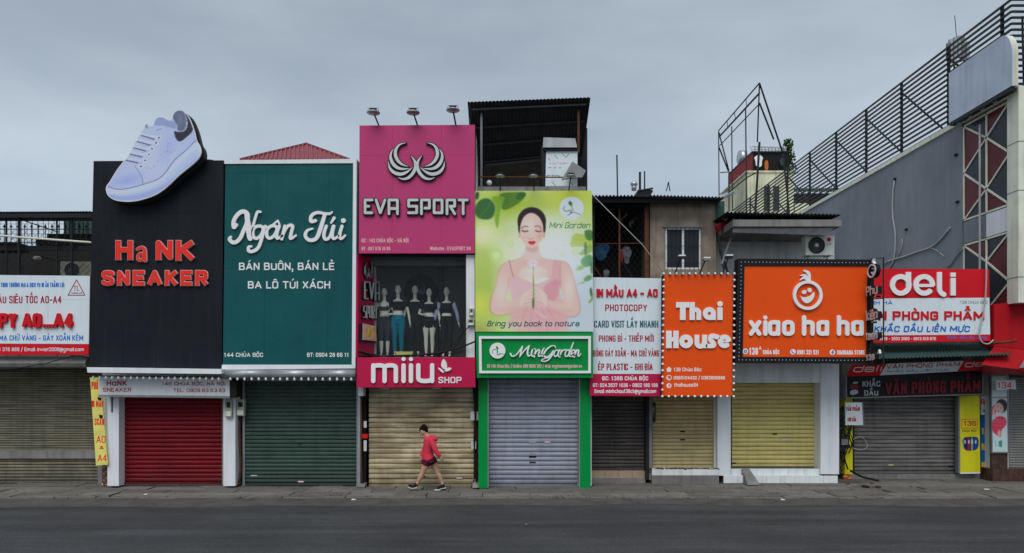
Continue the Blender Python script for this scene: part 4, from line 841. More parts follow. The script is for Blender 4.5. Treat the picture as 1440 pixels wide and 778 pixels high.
def mannequin(label, px, Y, top, h, z0, pose, outfit):
    X = wx(px, Y); s = h/1.82; V = lambda x, z, y=0: Vector((X+x*s, Y+y*s, z0+z*s))
    t = thing('mannequin', label, 'mannequin', (X, Y, z0), 'mannequins in the shop window')
    b = MB()
    b.tube([V(0,.86),V(0,.95),V(0,1.06),V(0,1.15),V(0,1.26),V(0,1.36),V(0,1.42),V(0,1.46)], [(.12*s,.09*s),(.165*s,.11*s),(.13*s,.095*s),(.118*s,.085*s),(.15*s,.10*s),(.165*s,.095*s),(.12*s,.07*s),(.05*s,.05*s)], 14)
    b.tube([V(0,1.42,.01),V(0,1.50,.005),V(0,1.60)], [.052*s,.043*s,.045*s], 10)
    b.ball(V(0,1.695,-.01), .073*s, .092*s, .118*s, 14); b.ball(V(0,1.68,-.105), .012*s, .016*s, .03*s, 8); b.ball(V(0,1.625,-.05), .045*s, .045*s, .04*s, 8)
    for sd in (-1, 1):
        b.ball(V(sd*.073,1.685,.01), .012*s, .02*s, .03*s, 6)
        b.tube([V(sd*.085,.94),V(sd*.09,.75),V(sd*.082,.5),V(sd*.085,.36,.02),V(sd*.08,.1,.02)], [(.09*s,.095*s),(.085*s,.088*s),(.055*s,.058*s),(.057*s,.06*s),(.034*s,.036*s)], 10)
        b.tube([V(sd*.08,.11,.03),V(sd*.082,.05,-.02),V(sd*.085,.02,-.12)], [(.035*s,.04*s),(.038*s,.03*s),(.03*s,.018*s)], 8)
        sh = V(sd*.175,1.385); el = V(sd*pose[0 if sd < 0 else 2][0], pose[0 if sd < 0 else 2][1], pose[0 if sd < 0 else 2][2]); wr = V(sd*pose[1 if sd < 0 else 3][0], pose[1 if sd < 0 else 3][1], pose[1 if sd < 0 else 3][2])
        b.ball(sh, .055*s, .055*s, .055*s, 8); b.tube([sh, sh.lerp(el,.5), el, el.lerp(wr,.4), wr], [.05*s,.043*s,.036*s,.034*s,.023*s], 8)
        hand(b, wr, wr-el, Vector((0,-1,0)), s)
    o = build(b, 'body', M['mann'], t); remesh(o, .011)
    mb = MB().lathe(V(0,-.02), [(0,0),(.16*s,0),(.15*s,.015),(0,.02)], 20); build(mb, 'stand', M['steel'], t)
    e = lambda g, pts, r, n=16, cap=True: g.tube([V(*p) for p in pts], [(a*s, c*s) for a, c in r], n, cap)
    tp, tm, bt, bm, sl = outfit
    g = MB()
    zl = {'bra':1.20,'crop':1.16,'long':.93,'raglan':1.13}[tp]
    pts = [(0,zl),(0,(zl+1.26)/2),(0,1.26),(0,1.345),(0,1.395)]; ra = [(.132,.1) if zl > 1.1 else (.178,.125),(.135,.1),(.162,.118),(.176,.112),(.14,.085)]
    if tp == 'bra': pts = pts[:-1]; pts[-1] = (0,1.31); ra = ra[:-1]; ra[-1] = (.165,.11)
    e(g, pts, ra)
    for sd in (-1, 1):
        if tp == 'bra': g.tube([V(sd*.085,1.3,-.08), V(sd*.08,1.42,-.03), V(sd*.085,1.41,.06)], [.022*s]*3, 6)
        else:
            sh = V(sd*.165,1.385); el = V(sd*pose[0 if sd < 0 else 2][0], pose[0 if sd < 0 else 2][1], pose[0 if sd < 0 else 2][2])
            if sl < 1.5: g.tube([sh+Vector((-sd*.04,0,.01)), sh, sh.lerp(el, sl)], [.062*s,.066*s,.06*s], 10)
            else: g.tube([sh+Vector((-sd*.04,0,.0)), sh, sh+(el-sh)*.12], [.058*s,.06*s,.052*s], 10)
    o = build(g, {'bra':'sports_bra','crop':'crop_top','long':'t_shirt','raglan':'crop_top'}[tp], tm, t); remesh(o, .011)
    if sl > 1.5:
        for sd in (-1, 1):
            g = MB(); sh = V(sd*.175,1.39); el = V(sd*pose[0 if sd < 0 else 2][0], pose[0 if sd < 0 else 2][1], pose[0 if sd < 0 else 2][2]); wr = V(sd*pose[1 if sd < 0 else 3][0], pose[1 if sd < 0 else 3][1], pose[1 if sd < 0 else 3][2])
            g.tube([sh, sh.lerp(el,.5), el, el.lerp(wr,.5), wr], [.062*s,.054*s,.046*s,.042*s,.034*s], 10); o = build(g, 'sleeve', M['lilaccloth'], t, True)
    g = MB(); zb = {'capri':.42,'full':.14,'shorts':.76,'short2':.76}[bt]
    e(g, [(0,.82),(0,.95),(0,1.055)] if bt != 'x' else [], [(.12,.1),(.178,.125),(.148,.108)])
    for sd in (-1, 1):
        P4 = [(.085,.94,0,.102),(.09,.75,0,.096),(.082,.5,0,.066),(.085,.36,.02,.066),(.08,.14,.02,.044)]; P4 = [p for p in P4 if p[1] > zb-.01] 
        if P4[-1][1] > zb+.02: P4.append((.084, zb, .01, .098 if bt == 'shorts' else .066))
        g.tube([V(sd*p[0],p[1],p[2]) for p in P4], [p[3]*s for p in P4], 12)
    o = build(g, 'shorts' if 'short' in bt else 'leggings', bm, t); remesh(o, .011)
    return t
pA = ((.26,1.12,.0),(.30,.88,-.02),(.26,1.12,.0),(.30,.88,-.02))
zfl = zf+.02
def H(py0, Y): return (HY-py0)*(D+Y)/F+EYE-zfl
Ym = .78
mannequin('leftmost mannequin in a grey bra top and patterned knee length leggings', 540.5, Ym, 0, H(404.5,Ym), zfl, ((.26,1.13,0),(.28,.88,-.05),(.27,1.14,.03),(.1,1.09,-.16)), ('bra',M['navy'],'capri',M['navy'],0))
mannequin('mannequin in a black crop top and bright turquoise leggings', 559.8, Ym, 0, H(400.5,Ym), zfl, pA, ('crop',M['blackcloth'],'full',M['teals'],.5))
mannequin('middle mannequin all in black with long shirt and leggings', 583.5, Ym+.1, 0, H(401,Ym+.1), zfl, pA, ('long',M['blackcloth'],'full',M['blackcloth'],.5))
mannequin('mannequin in black crop top and tiny black shorts with bare legs', 603.5, Ym, 0, H(405,Ym), zfl, ((.27,1.14,.03),(.1,1.09,-.16),(.26,1.12,0),(.29,.88,-.02)), ('crop',M['blackcloth'],'shorts',M['blackcloth'],.5))
mannequin('rightmost mannequin with lilac sleeves and black leggings', 628, Ym, 0, H(403.5,Ym), zfl, ((.27,1.13,0),(.33,.9,-.02),(.27,1.13,0),(.31,.9,-.02)), ('raglan',M['blackcloth'],'full',M['blackcloth'],2))
t = thing('wall_emblem', 'big dark round emblem on the wall behind the mannequins', 'emblem', P(591,420,1.9)); pl = front(1.95)
build(MB().lathe(P(592,410,1.99), [(0,0),(.5,0),(.5,.04),(0,.04)], 36, (0,-1,0)), 'disc', M['fan'], t)
raised(t, logo(578, 398, .024, .04, .3), None, front(1.93), M['greymetal'], .01, name='wing_logo')
t = thing('notice', 'small yellow notice standing at the mannequins\' feet', 'notice', P(568,501,.7)); build(MB().pbox(557,580,494.5,501,.72,.03), 'card', M['yban'], t); text(t, 'SALE', 1,2,1,.1,front(.7),M['dred']) if 0 else None
lad = thing('ladder_frame', 'tall dark metal ladder frame behind the mannequins', 'frame', (wx(620,1.9),1.9,zf)); 
for x in (617,623): build(MB().beam((wx(x,1.9),1.9,zf),(wx(x,1.9),1.9,zc), .03), 'rail', M['darkmetal'], lad)
for i in range(9): build(MB().beam((wx(617,1.9),1.9,zf+.5+i*.3),(wx(623,1.9),1.9,zf+.5+i*.3), .02), 'rung', M['darkmetal'], lad)
build(MB().pbox(631,652,413,432,3.2,.05), 'picture_frame', M['darkmetal'], lad) if 0 else None
meterbox('upper electric meter on the white pier beside the mannequin window', 659.5, 666, 434, 444, -.5); meterbox('lower electric meter box on the white pier beside the mannequin window', 657.5, 667, 449, 458, -.5)
for i,(pts,r) in enumerate((([P(505,500,-.5),P(530,501,.1),P(600,499.5,-.45),P(640,492,-.5),P(669,480,-.55)],.022),([P(625,500,-.4),P(640,482,-.45),P(652,467,-.5),P(664,455,-.5)],.012),([P(600,500,-.4),P(635,495,-.45),P(650,475,-.5),P(652,455,-.5),P(645,468,-.5)],.010),([P(505,494,-.45),P(516,498,-.2),P(530,500,.1)],.03))):
    cable('cable', pts, r, M['cable'], ['thick black cable running along the sill of the mannequin window','black cable rising from the window sill to the meter','looping thin cable in the right corner of the mannequin window','short thick cable bundle at the left corner of the mannequin window'][i])

# ================================================================== 5 cosmetics shop
b5 = thing('shop_building', 'green pillared shop with a silver grey shutter under the poster of a woman', 'shop building', (wx(750,.35), .35, 0))
mb = MB().box(wx(670,.5), wx(832,.5), .45, 9, 0, wz(268,.4)); build(mb, 'wall', M['plaster'], b5)
shutter(b5, 687, 812.5, 533, 684.5, .3, M['ssh'], 6.3, M['steel'], marksat=((749,622,10,2.4,M['steel']),(749,638,10,2,M['steel']),(749,642.5,10,2.6,M['blk']),(749,650.5,9,2,M['blk']),(770,622,8,1.6,M['pale'])))
for a, b in ((673,686),(815.5,830.5)):
    pr = build(MB().pbox(a,b,529,686.5,-.05,.35), 'pillar', M['green'], b5)
    build(MB().pbox(a-.9 if a>700 else b,a if a>700 else b+.9,530,686,-.056,.3), 'trim', M['steel'], pr)
t, pl = board('shop_sign', 'bright green sign with white frame and flowing white lettering', 'sign', gridq((669,467.5),(834,467.5),(834,531.5),(670.5,531.5),(0,1),(0,1)), -.5, .75, M['green'])
f = lambda a, b: (a/3.243+650, b/3.243+460)
o1 = [f(76,42),f(586,42),f(586,211),f(78,211)]; i1 = [f(88,54),f(574,54),f(574,200),f(90,200)]
for k in range(4): build(MB().pquad([o1[k],o1[(k+1)%4],i1[(k+1)%4],i1[k]] if k == 0 else [o1[k],o1[(k+1)%4],i1[(k+1)%4],i1[k]], pl, .06, .06), 'frame', M['lilac'], t)
mb = MB(); union_mesh(circle(*f(161,108), 11.2), pl, .05, mb); dsc = build(mb, 'round_logo', M['lilac'], t)
mb = MB(); union_mesh(drawn('~140,120,2 135,108,2 150,100,2 165,112,2 155,130,2 172,125,2|~158,118,2 162,105,2 158,95,2 155,90,2|~165,125,2 178,120,2 190,125,2', 1, 3.243, 650, 460), lambda a,b,c: pl(a,b,c+.052), .004, mb); union_mesh(fill([f(158,86),f(166,95),f(163,104),f(156,100),f(154,92)], it=2), lambda a,b,c: pl(a,b,c+.053), .006, mb); build(mb, 'sprout_mark', M['green'], dsc)
MG = ['~220,122,9 226,136,7 245,130,6 262,108,8 275,88,6|~275,88,6 268,112,9 262,136,6|~262,136,5 285,104,7 305,86,6|~305,86,7 296,112,10 300,136,8 312,128,5','~320,104,8 314,122,8 318,136,7 330,126,5|331,100,8','~336,106,7 330,122,7 328,138,7|~330,128,4 345,102,7 354,106,8 346,126,8 350,137,7 362,126,5','~368,104,8 360,122,8 364,137,7 376,122,5|372,98,8'.replace('376,122,5','374,126,5'),
 '~425,94,6 420,84,5 400,88,7 375,112,9 370,132,9 384,140,7 404,126,7 412,112,7|~414,110,8 404,140,8 382,158,6 358,156,6 366,146,5 400,138,5 416,126,4','o440,108 426,104 416,122 422,137 434,130|~444,104,7 434,126,7 440,137,6 450,126,5','~452,106,7 448,122,7 444,138,7|~448,124,4 458,106,6 470,104,8','o490,106 478,104 466,122 472,137 484,130|~506,72,6 494,104,7 484,128,7 490,137,6 500,128,5','~500,122,5 512,116,5 514,104,6 500,106,7 494,126,8 504,138,7 516,126,5','~520,106,7 514,122,7 510,138,7|~514,126,4 524,104,6 532,106,8 526,126,8 530,137,6 540,122,5']
for s_ in MG: raised(t, drawn(s_, 6.5, 3.243, 650, 460, grow=-.35), None, pl, M['lilac'], .06)
text(t, 'Số 140: Chùa Bộc / Hotline: 088 8686 382 / Web: myphamminigarden.vn', 684.8, 818.4, 517.2, 4.8, pl, M['pale'], wt=.8)
# poster
t = thing('poster_board', 'tall printed poster of a woman in pink holding a white flower', 'billboard', P(750,467,-.45)); pl = front(-.45)
Q = [(667.8,268.6),(832.3,268.4),(834.3,466.5),(668.5,466.6)]
build(MB().pquad(Q, pl, .5), 'backing', M['steel'], t)
def posterpaint(x, y):
    x = (x-660)*3.705; y = (y-260)*3.705; p = Paint(x, y, (176,196,96)); 
    p.blob(420,430,460,480,(200,206,196),.9,.9); p.blob(620,620,330,420,(182,194,202),1,.7); p.blob(80,520,150,260,(150,176,60),.6,.9); p.blob(70,260,120,90,(226,226,190),.8,.9); p.blob(60,620,90,90,(206,208,80),.7,.9); p.blob(250,110,260,90,(150,176,40),.8,.9); p.blob(520,60,200,110,(176,186,50),.8,.9); p.blob(450,330,230,220,(208,216,214),.8,.9); p.blob(200,340,120,100,(212,218,170),.7,.9); p.blob(60,760,120,60,(120,110,60),.4,.9)
    for pts, c in (([(30,110),(60,72),(110,70),(140,120),(120,180),(60,182),(30,160)],(34,88,44)),([(150,40),(300,36),(290,70),(240,110),(170,140),(165,90)],(70,112,30)),([(105,60),(160,60),(190,60),(160,130),(148,245),(130,180),(140,110)],(118,158,40)),([(30,40),(52,36),(50,70),(32,84)],(30,60,40)),([(250,40),(300,38),(280,75),(240,80)],(44,90,40))): p.poly(pts, c, .9, 8, 2)
    p.line([(40,180),(100,120),(130,60)], 2, (130,160,60), .6, 3)
    for cx, cy, r in ((141,366,36),(215,311,15),(450,345,9),(484,362,13),(552,350,18),(488,312,6)): p.blob(cx,cy,r,r,(170,214,100),.8,.25); p.blob(cx,cy,r*.72,r*.72,(214,228,180),.8,.6)
    p.blob(533,122,63,60,(196,206,214),1,.08); p.line([(497,112),(488,128),(505,142),(530,128),(525,155),(512,158)], 3, (60,84,50), 1, 2); p.line([(525,150),(545,140),(580,158)], 2.5, (60,84,50), 1, 2); p.line([(530,150),(540,125),(530,105)], 3, (60,100,50), 1, 2); p.poly([(516,88),(528,84),(537,98),(532,112),(518,104)], (40,110,40), 1, 3, 2)
    for pts, c in (([(540,250),(600,260),(640,250),(642,330),(560,320),(520,328)],(160,180,60)),([(560,370),(600,330),(640,300),(640,360)],(120,160,50)),([(600,235),(645,235),(645,292),(610,290),(600,260)],(60,110,50)),([(575,400),(600,370),(642,362),(640,420),(600,432)],(50,118,46)),([(545,445),(580,415),(605,425),(590,445)],(110,160,50)),([(598,300),(612,300),(612,370),(600,370)],(60,100,50)),([(592,495),(610,472),(642,470),(636,495),(606,506)],(60,130,50)),([(555,520),(600,502),(605,512)],(120,160,50)),([(625,540),(638,535),(642,580),(632,585)],(36,84,40)),([(615,622),(635,590),(645,560),(648,590),(635,612)],(110,150,50)),([(628,400),(642,400),(642,470),(632,460)],(40,90,40))): p.poly(pts, c, .9, 6, 1)
    SK=(212,180,170); SH=(180,134,122)
    p.blob(330,420,230,330,(216,220,214),.75,.9); p.blob(500,420,200,200,(206,214,220),.6,.9)
    # arms and shoulders
    p.poly([(290,350),(362,350),(380,385),(450,393),(507,398),(534,440),(564,560),(583,640),(570,686),(520,694),(436,670),(400,640),(405,610),(500,612),(486,560),(470,500),(420,480),(300,480),(215,500),(196,560),(180,600),(240,612),(310,590),(320,620),(250,666),(150,687),(106,666),(102,615),(136,520),(156,430),(188,400),(270,386)], SH, .75, 9, 2)
    p.poly([(290,350),(362,350),(380,385),(450,395),(505,400),(530,440),(560,560),(578,640),(566,680),(520,688),(440,664),(400,640),(405,610),(500,612),(486,560),(470,500),(420,480),(300,480),(215,500),(196,560),(180,600),(240,612),(310,590),(320,620),(250,660),(150,680),(112,660),(108,615),(140,520),(160,430),(190,402),(270,388)], SK, .92, 7, 2)
    p.poly([(290,420),(380,420),(420,470),(330,510),(240,480)], (220,196,188), .8, 12, 2)
    p.poly([(205,392),(222,440),(235,482),(290,492),(340,520),(400,500),(432,470),(428,395),(460,390),(478,430),(476,500),(470,560),(500,650),(520,745),(520,765),(180,765),(205,700),(240,640),(225,600),(205,540),(200,500),(215,480)], (214,168,170), .88, 9, 1)
    p.poly([(215,480),(290,500),(330,540),(300,600),(250,620),(215,570)], (206,176,184), .6, 16, 2); p.poly([(390,520),(470,480),(470,560),(440,620),(380,580)], (196,120,130), .5, 16, 2); p.poly([(230,660),(500,640),(515,765),(190,765)], (208,150,154), .45, 30, 1)
    for k in range(6): p.line([(440+k*6,395),(434+k*8,470),(420+k*12,520)], 2, (176,110,118), .5, 3)
    p.line([(207,392),(218,440),(230,478)], 2.5, (130,60,60), .8, 2); p.line([(480,400),(470,470),(476,540)], 3, (176,120,116), .6, 3); p.line([(205,480),(200,560),(180,610)], 3, (180,130,124), .6, 4)
    for k in range(5): p.line([(260+k*50,765),(280+k*40,690),(300+k*25,640)], 4, (186,116,124), .35, 5)
    p.poly([(112,620),(200,612),(300,580),(330,560),(345,600),(320,625),(240,662),(150,684),(112,662)], SK, .95, 6, 2); p.poly([(572,650),(480,612),(410,605),(350,560),(330,540),(355,535),(400,560),(415,640),(520,686)], SK, .95, 6, 2)
    for k in range(4): p.line([(330-k*3,548+k*18),(300-k*6,562+k*16),(268,590+k*12)], 13, (222,190,178), .95, 3); p.line([(332-k*3,556+k*18),(300-k*6,571+k*16)], 2.5, SH, .7, 3)
    for k in range(4): p.line([(330+k*8,535+k*20),(368+k*6,548+k*20),(400,580+k*16)], 13, (224,192,180), .95, 3); p.line([(334+k*8,545+k*20),(366+k*6,558+k*20)], 2.5, SH, .7, 3)
    p.line([(345,655),(370,680),(402,692)], 9, (220,180,180), .9, 4)
    p.line([(333,425),(333,490),(336,560),(334,640)], 5, (96,128,70), 1, 3); p.poly([(326,590),(340,590),(338,650),(328,645)], (80,110,60), .9, 4, 1)
    for a_ in range(6): p.blob(331+16*math.cos(a_*1.05), 408+13*math.sin(a_*1.05), 14, 12, (216,200,212), .9, .5)
    p.blob(331,408,8,7,(200,176,190),.8,.6)
    p.blob(170,560,60,120,(236,216,208),.45,.9); p.blob(520,540,40,110,(238,220,214),.5,.9); p.blob(250,650,150,24,(196,152,142),.4,.9); p.blob(470,660,110,22,(196,152,142),.4,.9); p.blob(330,455,60,40,(232,214,206),.5,.9); p.line([(262,400),(300,412),(320,405)],3,(196,160,150),.5,5); p.line([(400,405),(360,414),(340,408)],3,(196,160,150),.5,5)
    # head
    p.poly([(292,300),(362,300),(366,350),(384,392),(276,392),(290,350)], (216,188,180), 1, 6, 1); p.poly([(292,318),(362,316),(356,346),(330,356),(298,344)], (190,150,140), .6, 14, 2)
    p.blob(325,190,74,73,(36,28,32),1,.06); p.poly([(252,190),(256,250),(264,262),(290,240),(360,240),(390,262),(398,235),(398,190)], (36,28,32), 1, 4, 1)
    p.poly([(268,200),(285,162),(322,142),(362,162),(384,205),(386,250),(378,282),(358,312),(330,330),(312,328),(286,308),(268,276),(262,240)], (220,186,174), 1, 4, 2)
    p.blob(300,215,36,46,(232,204,194),.7,.9); p.blob(366,270,22,34,(190,146,134),.5,.9); p.blob(285,280,22,26,(226,168,160),.4,.9); p.blob(388,262,7,16,(206,160,148),1,.4); p.blob(262,262,6,14,(206,160,148),1,.4)
    for x0, x1, s_ in ((272,306,1),(342,376,-1)):
        p.line([(x0,226 if s_>0 else 218),((x0+x1)/2,214 if s_>0 else 212),(x1,220 if s_>0 else 228)], 5, (92,64,54), .8, 3); p.line([(x0+2,238),((x0+x1)/2,246),(x1,240)], 5, (40,28,30), .95, 2.5); p.blob((x0+x1)/2,234,17,9,(200,150,140),.45,.8)
    p.line([(322,230),(318,258),(314,274)], 3, (196,150,138), .6, 4); p.line([(310,280),(322,284),(334,278)], 4, (170,108,100), .7, 3); p.blob(322,272,9,9,(234,206,196),.6,.8)
    p.poly([(304,297),(318,293),(325,296),(333,292),(348,296),(338,310),(324,313),(312,309)], (196,46,56), 1, 3, 1); p.line([(306,298),(325,300),(346,297)], 2, (120,30,40), .8, 2, 1)
    p.blob(324,215,22,60,(236,210,200),.5,.9); p.blob(372,240,18,60,(196,152,142),.35,.9); p.blob(352,285,20,18,(226,172,164),.35,.9)
    p.blob(200,740,160,60,(196,206,170),.4,.9); pass
    return p.c
picture('printed_face', t, Q, pl, 250, 300, .003, posterpaint, PM)
f2 = lambda spec: ' '.join(spec.split())
text(t, 'Mini Garden', 772, 829, 321, 8.4, lambda a,b,c: pl(a,b,c+.004), M['green'], .004, .95, True, .28)
text(t, 'Bring you back to nature', 684.5, 814, 459, 7.8, lambda a,b,c: pl(a,b,c+.004), M['tealtx'], .004, 1.35, True, .28)
# parapet, cabinet, shed over the poster
mono(MB().pbox(672,824,262.5,269,-.2,.4), 'parapet', M['concrete'], 'low pale parapet just above the woman poster', 'parapet')
sd = thing('shed', 'dark open shed with a steep corrugated roof above the woman poster', 'shed', P(745,262,1.5))
YF, YR = .6, 2.3
tl = Vector(P(657.5,143.5,YF)); tr = Vector(P(830.5,137,YF)); br_ = Vector(P(819,221,YR)); bl_ = Vector(P(664,235,YR))
build(MB().corr(tl, tr, br_, bl_, 34, .022, 4), 'roof', M['corr'], sd)
for v in (.08,.35,.62,.9): 
    a_ = tl.lerp(bl_, v)-Vector((0,0,.06)); c_ = tr.lerp(br_, v)-Vector((0,0,.06)); build(MB().beam(a_+Vector((.1,0,0)), c_-Vector((.1,0,0)), .05), 'purlin', M['darkmetal'], sd)
build(MB().pbox(662,826,180,268,2.32,.08), 'back_wall', M['dark'], sd)
build(MB().pbox(680,760,230,262,2.2,.05), 'wall_panel', M['concrete'] if 0 else mat('dim_board', (.04,.035,.03), .8, .6, 3), sd)
build(MB().beam(P(682,233,1.9), P(765,225,1.9), .05, .07), 'rail', M['darkmetal'], sd)
for x, a, b in ((677,160,262),(813.5,155,215)): build(MB().beam(P(x,b,.9), P(x,a,.9), .06), 'post', M['greymetal'] if x < 700 else M['rust'], sd)
build(MB().box(wx(662,.9)-.05,wx(662,.9), .9, 2.3, wz(262,.9), wz(165,.9)), 'side_sheet', M['corr'], sd)
mono(MB().tube([P(672,249,.1),P(800,249.5,.1)], .018, 6), 'handrail', M['rust'], 'thin rusty handrail above the parapet over the poster', 'handrail')
mono(MB().ball(P(688,257,.2), .075, None, .07, 14), 'ball', M['lilac'], 'small white ball lamp on the parapet at the left under the shed', 'ball', smooth=True)
cb = thing('wrapped_cabinet', 'tall cabinet in printed white film with a metal top on the roof terrace', 'cabinet', P(788,262,.4)); pl = front(.35)
build(MB().pquad([(768,210),(812,209),(812,262),(767,262)], pl, .8), 'body', M['whitebd'], cb); build(MB().pquad([(764,195),(808.5,196.5),(811,209),(763.5,209)], pl, .95, .1), 'metal_top', M['steel'], cb); build(MB().pquad([(761.5,208),(766.5,212),(766,262),(762,240)], pl, .7, .0), 'side_sheet', M['corr'], cb)
build(MB().pquad([(764,209.2),(812,209.2),(812,212.5),(765,213)], pl, .3, .06), 'dark_band', M['blk'], cb)
text(cb, 'ICTOL', 768, 790, 250, 3.6, pl, M['blk'], wt=.7); text(cb, 'VICTORY', 772, 800, 231, 2, pl, M['redletter'], wt=.4)
for pts in ('770,222 774,226','790,215 796,222|796,222 800,216','780,218 784,223','776,256 782,262|800,256 806,260','771,236 775,236|779,236 782,236|786,236 789,236'): mb = MB(); union_mesh(drawn(pts, .7), pl, .003, mb); build(mb, 'film_print', M['greymetal'], cb)
mono(MB().pquad([(805,227),(824,240),(819,249),(790,252)], Plane(P(806,240,.1),(0,-1,.25)), .05), 'grey_panel', M['greymetal'], 'tilted dark grey panel leaning by the wrapped cabinet', 'panel')
for i, (x, bx) in enumerate(((703,703.5),(750,751),(803,800))): flood(['leftmost','middle','rightmost'][i]+' small dark floodlight of three above the woman poster', x, 247.5, bx, 268, -.85, .7, 'floodlights above the woman poster', -.4)
cable('cable', [P(663,530,.1),P(667,560,.05),P(669,600,.08),P(666,640,.1),P(671,684,.1)], .02, M['cable'], 'black cables running down beside the left green pillar')
cable('cable', [P(665,540,.1),P(671,580,.05),P(665,620,.08),P(671,660,.1),P(663,686,.05)], .014, M['cable'], 'thin looping cable beside the left green pillar')
cable('pipe', [P(507.5,560,.1),P(509,600,.08),P(507,640,.1),P(510,684,.1)], .02, M['rust'], 'rusty pipe between the green and cream shutters', 'pipe')
cable('pipe', [P(337,585,.3),P(337,620,.3),P(339,660,.3),P(335,684,.25)], .03, M['rust'], 'rusty pipe between the red and green shutters', 'pipe')
mono(MB().pbox(501,513,681,685.5,.0,.3), 'concrete_block', M['concrete'], 'small concrete block at the foot of the jamb left of the cream shutter', 'block')
mono(MB().add([P(664,686,-.1),P(672,686,-.1),P(676,682,.1),P(668,680,.2),P(665,672,.2),P(670,674,.25)],[(0,1,2,3),(0,3,4),(3,2,5,4),(0,4,5,2,1)]), 'broken_tile', M['concrete'], 'broken cement piece leaning at the foot of the left green pillar', 'rubble')
# ================================================================== 6 photocopy shop and open loft
b6 = thing('shop_building', 'dark brown shuttered shop with an open loft of hanging laundry above', 'shop building', (wx(872,.5), .5, 0))
zt = wz(395,.5)
build(MB().box(wx(832,.5), wx(915,.5), 1.3, 9, 0, zt), 'wall', M['concrete'], b6)
shutter(b6, 833, 907, 556, 661, 1.15, M['bsh'], 5.0, M['darkmetal'], marksat=((862,612.5,9,2,M['rust']),(871,622,16,1.6,M['fan']),(874,659.5,12,2,M['paper'])))
for k in range(4): build(MB().pbox(832+k*19+.15, 850.8+k*19, 662, 672.5, 1.05-.001*k, .25), 'tile', M['btile'], b6)
build(MB().box(wx(831,1.0),wx(908,1.0),1.0,1.35,-.03,wz(672.6,1.0)), 'threshold', M['concrete'], b6)
for x0, x1, m_ in ((908,913,M['darkmetal']),(913,917,M['concrete'])): build(MB().pbox(x0,x1,556,675,.9,.3), 'jamb', m_, b6)
LY = .7; L0, L1 = wx(834,LY), wx(915,LY); lt = wz(283,LY)
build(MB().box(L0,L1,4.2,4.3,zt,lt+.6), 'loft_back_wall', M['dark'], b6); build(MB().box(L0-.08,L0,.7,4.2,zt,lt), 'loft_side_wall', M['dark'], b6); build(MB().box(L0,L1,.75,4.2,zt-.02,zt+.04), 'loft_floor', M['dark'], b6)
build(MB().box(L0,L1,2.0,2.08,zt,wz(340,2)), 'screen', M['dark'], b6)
for a_, b_, w_, m_ in (((871,395),(871,294),.05,'rust'),((909,392),(909,290),.11,'rust'),((835,394),(835,290),.05,'darkmetal')): build(MB().beam(P(*a_,LY), P(*b_,LY), w_), 'post', M[m_], b6)
build(MB().beam(P(834,287.5,LY), P(912,286,LY), .05,.08), 'beam', M['darkmetal'], b6); build(MB().beam(P(834,343,LY), P(908,342,LY), .02), 'rail', M['rust'], b6)
build(MB().beam(P(872,312,LY+.02), P(882,301,LY+.02), .025), 'brace', M['rust'], b6); build(MB().beam(P(836,375,LY+.04), P(846,390,LY), .03), 'brace', M['rust'], b6); build(MB().beam(P(876,370,1), P(890,392,1), .025), 'brace', M['darkmetal'], b6)
net = MB(); pl = front(LY+.08)
for i in range(-14, 12):
    for s_ in (1, -1):
        x0 = 835+i*8; pts = []
        for k in range(0, 100, 4):
            x = x0+(k*.75 if s_ > 0 else 75-k*.75)
            if 836 < x < 908: pts.append((x, 392-k))
        if len(pts) > 1: net.beam(pl(*pts[0]), pl(*pts[-1]), .005)
build(net, 'chain_link', M['darkmetal'], b6, kind='stuff')
cl = [('blue top hanging in the dark loft at the left', [(836,346),(842,344),(848,343),(856,344),(857,352),(853,356),(852,364),(846,368),(840,366),(837,362)], mat('denim_cloth', S(44,78,110), .9, .5, 9)),
 ('grey striped shirt hanging right of the rusty loft post', [(875,348),(881,346),(887,350),(888,358),(884,364),(885,372),(878,371),(877,362),(874,356)], mat('grey_shirt_cloth', S(104,104,112), .9, .6, 14)),
 ('red scarf on the rusty loft post', [(871,350),(876,352),(876,368),(873,372)], mat('faded_red_cloth', S(130,50,56), .9, .3, 9)),
 ('pale cloth slumped on the loft floor', [(848,380),(854,378),(857,384),(855,390),(849,391)], mat('pale_rag_cloth', S(120,118,114), .9, .3, 9))]
for lb, pts, m_ in cl:
    mb = MB(); union_mesh(fill(pts, it=2), lambda a,b,c: front(1.05)(a,b,c+.02*math.sin(a*1.3)), .05, mb); mono(mb, 'hanging_cloth', m_, lb, 'clothes')
# roof sheets
b7 = thing('shop_building', 'stained stucco shop with a barred window above the orange studded board', 'shop building', (wx(960,.5), .5, 0))
build(MB().corr(P(832,275,.15),P(917,275,.15),Vector(P(917,275,.15))+Vector((0,4.6,.32)),Vector(P(832,275,.15))+Vector((0,4.6,.32)), 17, .025, 4), 'roof', M['corg'], b6)
build(MB().corr(P(914,274.5,.1),P(1020,277.5,.1),Vector(P(1020,277.5,.1))+Vector((0,7,.35)),Vector(P(914,274.5,.1))+Vector((0,7,.4)), 22, .025, 4), 'roof', M['corg'], b7)
build(MB().pbox(834,1012,280,285,.35,.1), 'eave_beam', M['darkmetal'], b6); 
for x, y0, y1, lb in ((868.5,218,275,'tallest thin rod above the corrugated roof'),(900,242,272,'short thick rod above the corrugated roof'),(906.5,241,273,'thin rod beside the short thick one on the roof')):
    mono(MB().tube([P(x,y1,2.5),P(x+(-1 if y0<220 else 0),y0,2.5)], .022 if x != 900 else .035, 5), 'rod', M['darkmetal'], lb, 'rod')
